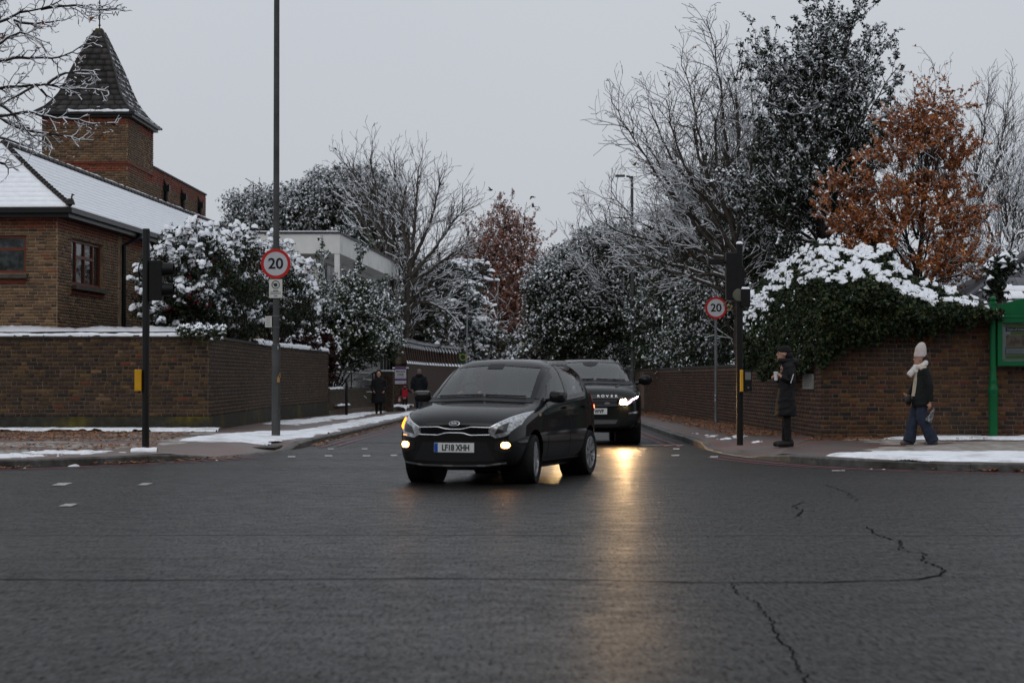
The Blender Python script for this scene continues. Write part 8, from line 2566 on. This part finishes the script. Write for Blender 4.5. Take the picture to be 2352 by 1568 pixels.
mb = MB(); loft(mb, [(.026, 0, 1.437, .106, .094), (.026, 0, 1.447, .113, .100), (.024, 0, 1.495, .112, .100), (.022, 0, 1.508, .104, .094)], 28)
skin_mesh(mb, 'hat_cuff', cloth('pale_knit', (.55, .48, .46)), P, .008, 1)
mb = MB()
mb.tube([(.09 * math.cos(t) + .015, .10 * math.sin(t), 1.295 - .045 * math.cos(t) + .01 * math.sin(3 * t)) for t in np.linspace(0, 2 * PI, 22)], .047, 12)
mb.tube([(.10, .03, 1.285), (.16, .04, 1.22), (.215, .03, 1.155), (.235, .03, 1.13)], [.055, .052, .058, .05], 12)
mb.tube([(.09, -.02, 1.29), (.10, .05, 1.23), (.10, .06, 1.18)], [.05, .05, .045], 10)
skin_mesh(mb, 'scarf', cloth('white_wool_scarf', (.62, .59, .56), .95, (30, .15), (90, .9)), P, .011, 2, .02)
mb = MB(); mb.tube([(-.03, .0, 1.43), (-.085, 0, 1.38), (-.09, 0, 1.32)], [.09, .07, .05], 12); skin_mesh(mb, 'hair', cloth('dark_red_hair', (.035, .016, .014), .6), P, .01, 2)
for f, s_ in ((feet[0], 1), (feet[1], -1)):
    mb = MB(); mb.tube([(f[0] - .07, f[1], .045), (f[0] + .04, f[1], .045), (f[0] + .13, f[1], .035), (f[0] + .17, f[1], .03)], [.040, .044, .040, .026], 12)
    skin_mesh(mb, 'shoe', cloth('dull_trainer', (.10, .09, .085), .7), P, .009, 2)
BG = thing('shoulder_bag', 'small black bag carried in front of the person in the white hat', 'bag', (p.x - .235, p.y - .02, p.z + .76)); BG.rotation_euler = (0, 0, PI)
ell(MB(), (0, 0, 0), (.055, .11, .085)).build('pouch', cloth('black_leather_bag', (.007, .007, .008), .5), BG, smooth=True)
MB().tube([(.0, -.07, .07), (-.06, -.12, .2), (-.14, -.14, .42)], .008, 6).build('strap', cloth('black_leather_bag', (.007, .007, .008), .5), BG)
FD = thing('folded_plastic_bag', 'crumpled clear plastic bag held in the lowered hand of the white hat person', 'bag', (p.x + .135, p.y - .215, p.z + .56)); FD.rotation_euler = (0, math.radians(-24), PI)
mb = MB(); rr = random.Random(3)
sec = []
for i in range(7):
    t = i / 6; sec.append((rr.uniform(-.006, .006), rr.uniform(-.006, .006), .07 - .24 * t, .016 + .045 * t, .012 + .016 * t))
loft(mb, sec, 10).build('bag_film', M('milky_plastic', (.24, .24, .25), .25, two=((.06, .06, .065), 30, .45, .55), bump=(60, .8)), FD, smooth=True)

# man in long black padded coat, facing left
p = pave_pt(1806, 1025)
P = thing('person', 'person in black cap and long black padded coat standing beside the right traffic signal', 'person', p)
P.rotation_euler = (0, 0, PI)
HC = (.055, 0, 1.545); NK = (-.005, 0, 1.41)
sh = [(-.025, .185, 1.345), (-.025, -.185, 1.345)]
hips = [(-.02, .09, .86), (-.02, -.09, .86)]
knees = [(.005, .09, .47), (-.005, -.085, .47)]
feet = [(-.02, .095, .08), (.02, -.09, .08)]
elb = [(-.06, .25, 1.08), (-.03, -.25, 1.08)]
wr = [(.10, .17, 1.16), (.14, -.14, 1.13)]
walker_body(P, .0095, HC, NK, sh, hips, knees, feet, elb, wr, [((.55, -.5, .45), (.4, -.6, -.4)), ((.6, .45, .4), (.3, .6, -.3))], 1.02, curl=.9)
BC = cloth('black_padded_coat', (.006, .006, .007), .7, (30, .2), (40, .3))
mb = MB()
loft(mb, [(-.01, 0, 1.44, .07, .09), (-.02, 0, 1.37, .11, .19), (-.03, 0, 1.28, .125, .21), (-.02, 0, 1.1, .130, .20), (0, 0, .95, .140, .205), (.01, 0, .75, .160, .22), (.015, 0, .53, .178, .235), (.015, 0, .50, .168, .225)], 24)
for a, e, w in zip(sh, elb, wr):
    mb.tube([a, Vector(a).lerp(Vector(e), .5), e, Vector(e).lerp(Vector(w), .5), Vector(e).lerp(Vector(w), .92)], [.078, .072, .064, .058, .052], 14)
mb.tube([(-.09, -.10, 1.42), (-.135, 0, 1.39), (-.09, .10, 1.42)], [.05, .085, .05], 12)
skin_mesh(mb, 'padded_coat', BC, P, .012, 3, .030)
mb = MB(); loft(mb, [(-.02, 0, .92, .11, .155), (-.02, 0, .78, .11, .155)])
for h, k, f in zip(hips, knees, feet):
    mb.tube([h, Vector(h).lerp(Vector(k), .5), k, Vector(k).lerp(Vector(f), .5), Vector((f[0], f[1], .10))], [.09, .082, .066, .060, .052], 14)
skin_mesh(mb, 'trousers', cloth('black_trousers', (.008, .008, .009)), P, .012, 3, .015)
mb = MB(); loft(mb, [(.028, 0, 1.565, .112, .092), (.03, 0, 1.60, .112, .092), (.025, 0, 1.65, .090, .078), (.02, 0, 1.675, .05, .045)], 24)
mb.tube([(.10, 0, 1.60), (.15, 0, 1.595)], [.05, .03], 10)
skin_mesh(mb, 'cap', cloth('black_cap', (.008, .008, .009)), P, .009, 2)
mb = MB(); mb.tube([(.01, 0, 1.53), (-.05, 0, 1.50), (-.06, 0, 1.45)], [.085, .08, .06], 12); skin_mesh(mb, 'hood_collar', BC, P, .01, 2)
mb = MB(); mb.tube([(.02 + .09 * math.cos(t), .09 * math.sin(t), 1.425) for t in np.linspace(0, 2 * PI, 18)], .045, 10); skin_mesh(mb, 'neck_scarf', BC, P, .011, 2)
for f in feet:
    mb = MB(); mb.tube([(f[0] - .085, f[1], .055), (f[0] + .03, f[1], .05), (f[0] + .14, f[1], .04), (f[0] + .19, f[1], .035)], [.048, .05, .045, .03], 12).tube([(f[0] - .03, f[1], .06), (f[0] - .02, f[1], .13)], [.05, .05], 10)
    skin_mesh(mb, 'shoe', cloth('black_trainer', (.012, .012, .013), .6), P, .009, 2)
PH = thing('white_paper_cup', 'small white cup held in front of the person in the black coat', 'cup', (p.x - .185, p.y - .10, p.z + 1.165))
MB().lathe([(.001, -.065), (.030, -.065), (.038, .055), (.040, .06), (.001, .06)], (0, 0, 0), 18).build('cup', M('white_paper', (.6, .6, .62), .6), PH, smooth=True)
MB().lathe([(.041, .058), (.042, .07), (.034, .078), (.001, .08)], (0, 0, 0), 18).build('lid', M('white_lid', (.5, .5, .52), .4), PH, smooth=True)
MB().box((.0, .31, .0), (.012, .03, .16)).build('arm_stripe', M('white_stripe', (.55, .55, .56), .6), P, mw=Matrix.Translation((-.055, -.02, 1.13)) @ Matrix.Rotation(-.3, 4, 'Y'))

# woman in long black hooded coat coming down the left pavement
p = pave_pt(870, 950)
P = thing('person', 'person in a long black hooded coat walking down the left pavement by the railing', 'person', p)
P.rotation_euler = (0, 0, -PI / 2)
HC = (.03, 0, 1.45); NK = (0, 0, 1.32)
sh = [(0, .17, 1.26), (0, -.17, 1.26)]; hips = [(0, .085, .82), (0, -.085, .82)]; knees = [(.05, .085, .45), (-.02, -.085, .45)]; feet = [(.08, .085, .08), (-.12, -.085, .08)]
elb = [(-.05, .24, .98), (.0, -.24, .98)]; wr = [(.10, .20, .82), (.12, -.18, .84)]
walker_body(P, .012, HC, NK, sh, hips, knees, feet, elb, wr, [((.7, -.3, -.5), (0, -1, .2)), ((.7, .3, -.5), (0, 1, .2))], .97)
mb = MB(); loft(mb, [(0, 0, 1.36, .07, .09), (-.01, 0, 1.29, .12, .19), (-.01, 0, 1.15, .145, .215), (0, 0, .95, .155, .225), (.01, 0, .7, .18, .255), (.015, 0, .43, .20, .285), (.015, 0, .40, .19, .275)], 22)
for a, e, w in zip(sh, elb, wr): mb.tube([a, e, Vector(e).lerp(Vector(w), .92)], [.085, .078, .066], 12)
mb2 = MB(); mb2.tube([(.02, 0, 1.585), (-.05, 0, 1.55), (-.07, 0, 1.42), (-.03, 0, 1.33)], [.06, .115, .115, .12], 14)
skin_mesh(mb, 'long_coat', BC, P, .014, 3, .025); skin_mesh(mb2, 'hood', BC, P, .012, 2)
mb = MB()
for h, k, f in zip(hips, knees, feet): mb.tube([k, Vector(k).lerp(Vector(f), .5), Vector((f[0], f[1], .10))], [.06, .056, .045], 10)
skin_mesh(mb, 'trousers', cloth('black_trousers', (.008, .008, .009)), P, .012, 2)
for f in feet:
    mb = MB().tube([(f[0] - .06, f[1], .055), (f[0] + .05, f[1], .05), (f[0] + .15, f[1], .035)], [.045, .048, .03], 10).tube([(f[0] - .02, f[1], .06), (f[0] - .02, f[1], .2)], .048, 10); skin_mesh(mb, 'boot', cloth('black_trainer', (.012, .012, .013), .6), P, .011, 2)

# child in red padded waistcoat, hand in hand with a grown-up, both walking away
p = pave_pt(930, 942)
P = thing('person', 'small child in a red padded waistcoat and pink boots walking away', 'person', p)
P.rotation_euler = (0, 0, PI / 2)
k_ = .66
S3 = lambda v: tuple(c * k_ for c in v)
HC = S3((.03, 0, 1.56)); NK = S3((0, 0, 1.42))
sh = [S3((0, .16, 1.36)), S3((0, -.16, 1.36))]; hips = [S3((0, .085, .84)), S3((0, -.085, .84))]; knees = [S3((.05, .09, .46)), S3((-.02, -.09, .46))]; feet = [S3((.05, .09, .10)), S3((-.10, -.09, .11))]
elb = [S3((-.02, .27, 1.12)), S3((.0, -.30, 1.22))]; wr = [S3((.02, .31, .90)), S3((.02, -.48, 1.16))]
walker_body(P, .012, HC, NK, sh, hips, knees, feet, elb, wr, [((.1, .1, -1), (1, 0, 0)), ((.0, -1, .1), (1, 0, 0))], k_ * 1.06)
RED = cloth('red_padded_cloth', (.33, .012, .022), .6)
mb = MB(); loft(mb, [S3(v[:3]) + (v[3] * k_, v[4] * k_) for v in ((0, 0, 1.42, .09, .12), (0, 0, 1.36, .14, .20), (0, 0, 1.15, .155, .21), (0, 0, .90, .155, .215), (0, 0, .86, .14, .20))], 20)
skin_mesh(mb, 'red_waistcoat', RED, P, .010, 2, .012)
mb = MB()
for a, e, w in zip(sh, elb, wr): mb.tube([a, e, Vector(e).lerp(Vector(w), .92)], [.072 * k_, .066 * k_, .055 * k_], 10)
mb.tube([S3((-.06, -.1, 1.42)), S3((-.1, 0, 1.40)), S3((-.06, .1, 1.42))], [.05 * k_, .08 * k_, .05 * k_], 10)
loft(mb, [S3(v[:3]) + (v[3] * k_, v[4] * k_) for v in ((0, 0, 1.40, .10, .15), (0, 0, 1.2, .13, .185), (0, 0, 1.0, .13, .19))], 16)
skin_mesh(mb, 'dark_top', cloth('navy_top', (.012, .014, .02)), P, .010, 2)
mb = MB()
for h, k, f in zip(hips, knees, feet): mb.tube([h, k, Vector(f)], [.09 * k_, .07 * k_, .05 * k_], 10)
skin_mesh(mb, 'leggings', cloth('black_trousers', (.008, .008, .009)), P, .010, 2)
mb = MB(); c = Vector(HC); loft(mb, [(c.x, 0, c.z + .01, .078, .068), (c.x, 0, c.z + .05, .078, .068), (c.x - .005, 0, c.z + .09, .055, .05), (c.x - .01, 0, c.z + .11, .02, .02)], 18); skin_mesh(mb, 'woolly_hat', cloth('plum_knit', (.06, .012, .03)), P, .009, 1)
ell(MB(), (c.x - .01, 0, c.z + .125), (.026, .026, .026), n=8).build('bobble', cloth('pink_bobble', (.35, .05, .12)), P)
for f in feet:
    mb = MB().tube([(f[0] - .05, f[1], .04), (f[0] + .04, f[1], .035), (f[0] + .10, f[1], .03)], [.034, .036, .024], 10).tube([(f[0] - .015, f[1], .05), (f[0] - .015, f[1], .18)], .038, 10); skin_mesh(mb, 'pink_boot', cloth('pink_rubber', (.42, .06, .16), .4), P, .009, 2)
BGp = thing('pink_toy_bag', 'small pale pink bag hanging from the hand of the child in red', 'bag', (p.x - .235, p.y, p.z + .46))
loft(MB(), [(0, 0, -.09, .05, .03), (0, 0, -.02, .055, .03), (0, 0, .05, .04, .02)], 12).build('bag', cloth('pink_cloth', (.45, .22, .28)), BGp, smooth=True)
MB().tube([(-.03, 0, .04), (0, 0, .12), (.03, 0, .04)], .006, 6).build('handle', cloth('pink_cloth', (.45, .22, .28)), BGp)

p = pave_pt(963, 942)
P = thing('person', 'grown-up in dark padded jacket and jeans walking away beside the child', 'person', p)
P.rotation_euler = (0, 0, PI / 2)
HC = (.03, 0, 1.63); NK = (0, 0, 1.49)
sh = [(0, .20, 1.42), (0, -.20, 1.42)]; hips = [(0, .09, .90), (0, -.09, .90)]; knees = [(.06, .09, .50), (-.03, -.09, .50)]; feet = [(.10, .09, .08), (-.16, -.09, .09)]
elb = [(-.02, .29, 1.13), (-.02, -.30, 1.13)]; wr = [(.02, .30, .88), (.04, -.27, .86)]
walker_body(P, .012, HC, NK, sh, hips, knees, feet, elb, wr, [((.1, .1, -1), (1, 0, 0)), ((.1, 0, -1), (1, 0, 0))], 1.04)
mb = MB(); loft(mb, [(0, 0, 1.53, .08, .10), (-.01, 0, 1.46, .13, .22), (-.01, 0, 1.3, .165, .25), (0, 0, 1.05, .165, .245), (0, 0, .84, .165, .24), (0, 0, .81, .15, .225)], 22)
for a, e, w in zip(sh, elb, wr): mb.tube([a, e, Vector(e).lerp(Vector(w), .92)], [.10, .088, .07], 12)
mb.tube([(-.08, -.12, 1.52), (-.14, 0, 1.48), (-.08, .12, 1.52)], [.05, .09, .05], 12)
skin_mesh(mb, 'padded_jacket', cloth('dark_navy_padding', (.008, .010, .013), .7), P, .013, 3, .026)
mb = MB()
for h, k, f in zip(hips, knees, feet): mb.tube([Vector(h) + Vector((0, 0, .05)), k, Vector((f[0], f[1], .09))], [.105, .078, .06], 12)
loft(mb, [(0, 0, .98, .12, .165), (0, 0, .84, .12, .165)]); skin_mesh(mb, 'jeans', cloth('navy_denim', (.014, .022, .04)), P, .012, 2, .014)
mb = MB(); loft(mb, [(.02, 0, 1.645, .108, .092), (.02, 0, 1.69, .106, .09), (.015, 0, 1.74, .08, .07), (.01, 0, 1.76, .03, .03)], 20); skin_mesh(mb, 'woolly_hat', cloth('grey_knit', (.16, .15, .14)), P, .01, 1)
mb = MB(); mb.tube([(.02 + .09 * math.cos(t), .10 * math.sin(t), 1.515) for t in np.linspace(0, 2 * PI, 18)], .035, 10); skin_mesh(mb, 'scarf', cloth('grey_white_scarf', (.30, .30, .33)), P, .011, 2)
for f in feet:
    mb = MB().tube([(f[0] - .09, f[1], .05), (f[0] + .03, f[1], .05), (f[0] + .16, f[1], .035)], [.045, .048, .032], 10); skin_mesh(mb, 'shoe', cloth('dull_trainer', (.10, .09, .085), .7), P, .011, 2)

# driver of the hatchback, hands on the wheel
P = thing('person', 'driver in a dark top behind the windscreen of the hatchback', 'person', HK.location.copy()); P.rotation_euler = HK.rotation_euler
walker_body(P, .014, (-1.22, -.36, 1.265), (-1.27, -.36, 1.13), [(-1.27, -.19, 1.07), (-1.27, -.53, 1.07)], [(-1.22, -.28, .66), (-1.22, -.44, .66)], [(-.83, -.27, .76), (-.83, -.45, .76)], [(-.62, -.27, .45), (-.62, -.45, .45)],
            [(-1.14, -.16, .90), (-1.14, -.56, .90)], [(-.98, -.24, 1.06), (-.98, -.48, 1.06)], [((1, .1, .3), (.3, 0, -1)), ((1, -.1, .3), (.3, 0, -1))], .92)
mb = MB(); loft(mb, [(-1.27, -.36, 1.12, .07, .09), (-1.27, -.36, 1.06, .11, .19), (-1.25, -.36, .86, .13, .19), (-1.22, -.36, .66, .13, .18)])
for y in (-1, 1): mb.tube([(-1.27, -.36 + y * .17, 1.06), (-1.14, -.36 + y * .2, .90), (-1.0, -.36 + y * .13, 1.05)], [.07, .062, .05], 10)
skin_mesh(mb, 'dark_top', cloth('driver_top', (.02, .02, .025)), P, .014, 2)
mb = ell(MB(), (-1.245, -.36, 1.30), (.098, .085, .10)); skin_mesh(mb, 'hair', cloth('brown_hair', (.03, .02, .014), .6), P, .012, 1)

# ------------------------------------------------------------------ birds
BIRD = M('bird_feathers', (.02, .02, .022), .8)
def bird(x, y, Y, span, bank, yaw, flap, label):
    o = thing('bird', label, 'bird', at(x, y, Y)); o.rotation_euler = (bank, 0, yaw); o.scale = (.7, .7, .7)
    mb = MB(); mb.tube([(.16, 0, 0), (.10, 0, .01), (0, 0, 0), (-.12, 0, 0), (-.22, 0, .005)], [.012, .04, .055, .035, .012], 10)
    mb.build('body', BIRD, o, smooth=True)
    for s_ in (-1, 1):
        w = MB(); c = math.cos(flap); sn = math.sin(flap)
        q = [(.07, .03), (.09, .18), (.02, .36), (-.04, .5), (-.08, .34), (-.07, .16), (-.06, .03)]
        w.add([(u, s_ * v * c * span, v * sn * span * (1 - .5 * v)) for u, v in q] + [(u, s_ * v * c * span, v * sn * span * (1 - .5 * v) - .012) for u, v in q], [tuple(range(7)), tuple(range(13, 6, -1))] + [(i, (i + 1) % 7, 7 + (i + 1) % 7, 7 + i) for i in range(7)])
        w.build('wing', BIRD, o)
    MB().add([(-.20, -.02, 0), (-.20, .02, 0), (-.33, .05, 0), (-.33, -.05, 0), (-.20, -.02, -.01), (-.20, .02, -.01), (-.33, .05, -.01), (-.33, -.05, -.01)], [(0, 1, 2, 3), (7, 6, 5, 4), (0, 1, 5, 4), (1, 2, 6, 5), (2, 3, 7, 6), (3, 0, 4, 7)]).build('tail', BIRD, o)
bird(769, 341, 110, 1.0, .3, .6, -.2, 'highest bird, gliding left of centre above the evergreen oak')
bird(772, 389, 95, 1.0, .2, 2.4, .9, 'dark bird with raised wings just above the evergreen oak')
bird(1127, 437, 105, 1.0, .3, .4, .5, 'small bird left of the other two in the gap between the trees')
bird(1222, 452, 105, 1.0, -.2, 2.6, -.4, 'upper of the two small birds right of centre')
bird(1225, 475, 112, .9, .3, 2.9, .6, 'lowest bird, over the gap beside the russet tree')
bird(1015, 425, 115, .9, .1, .7, .7, 'bird close to the top of the spreading bare tree')
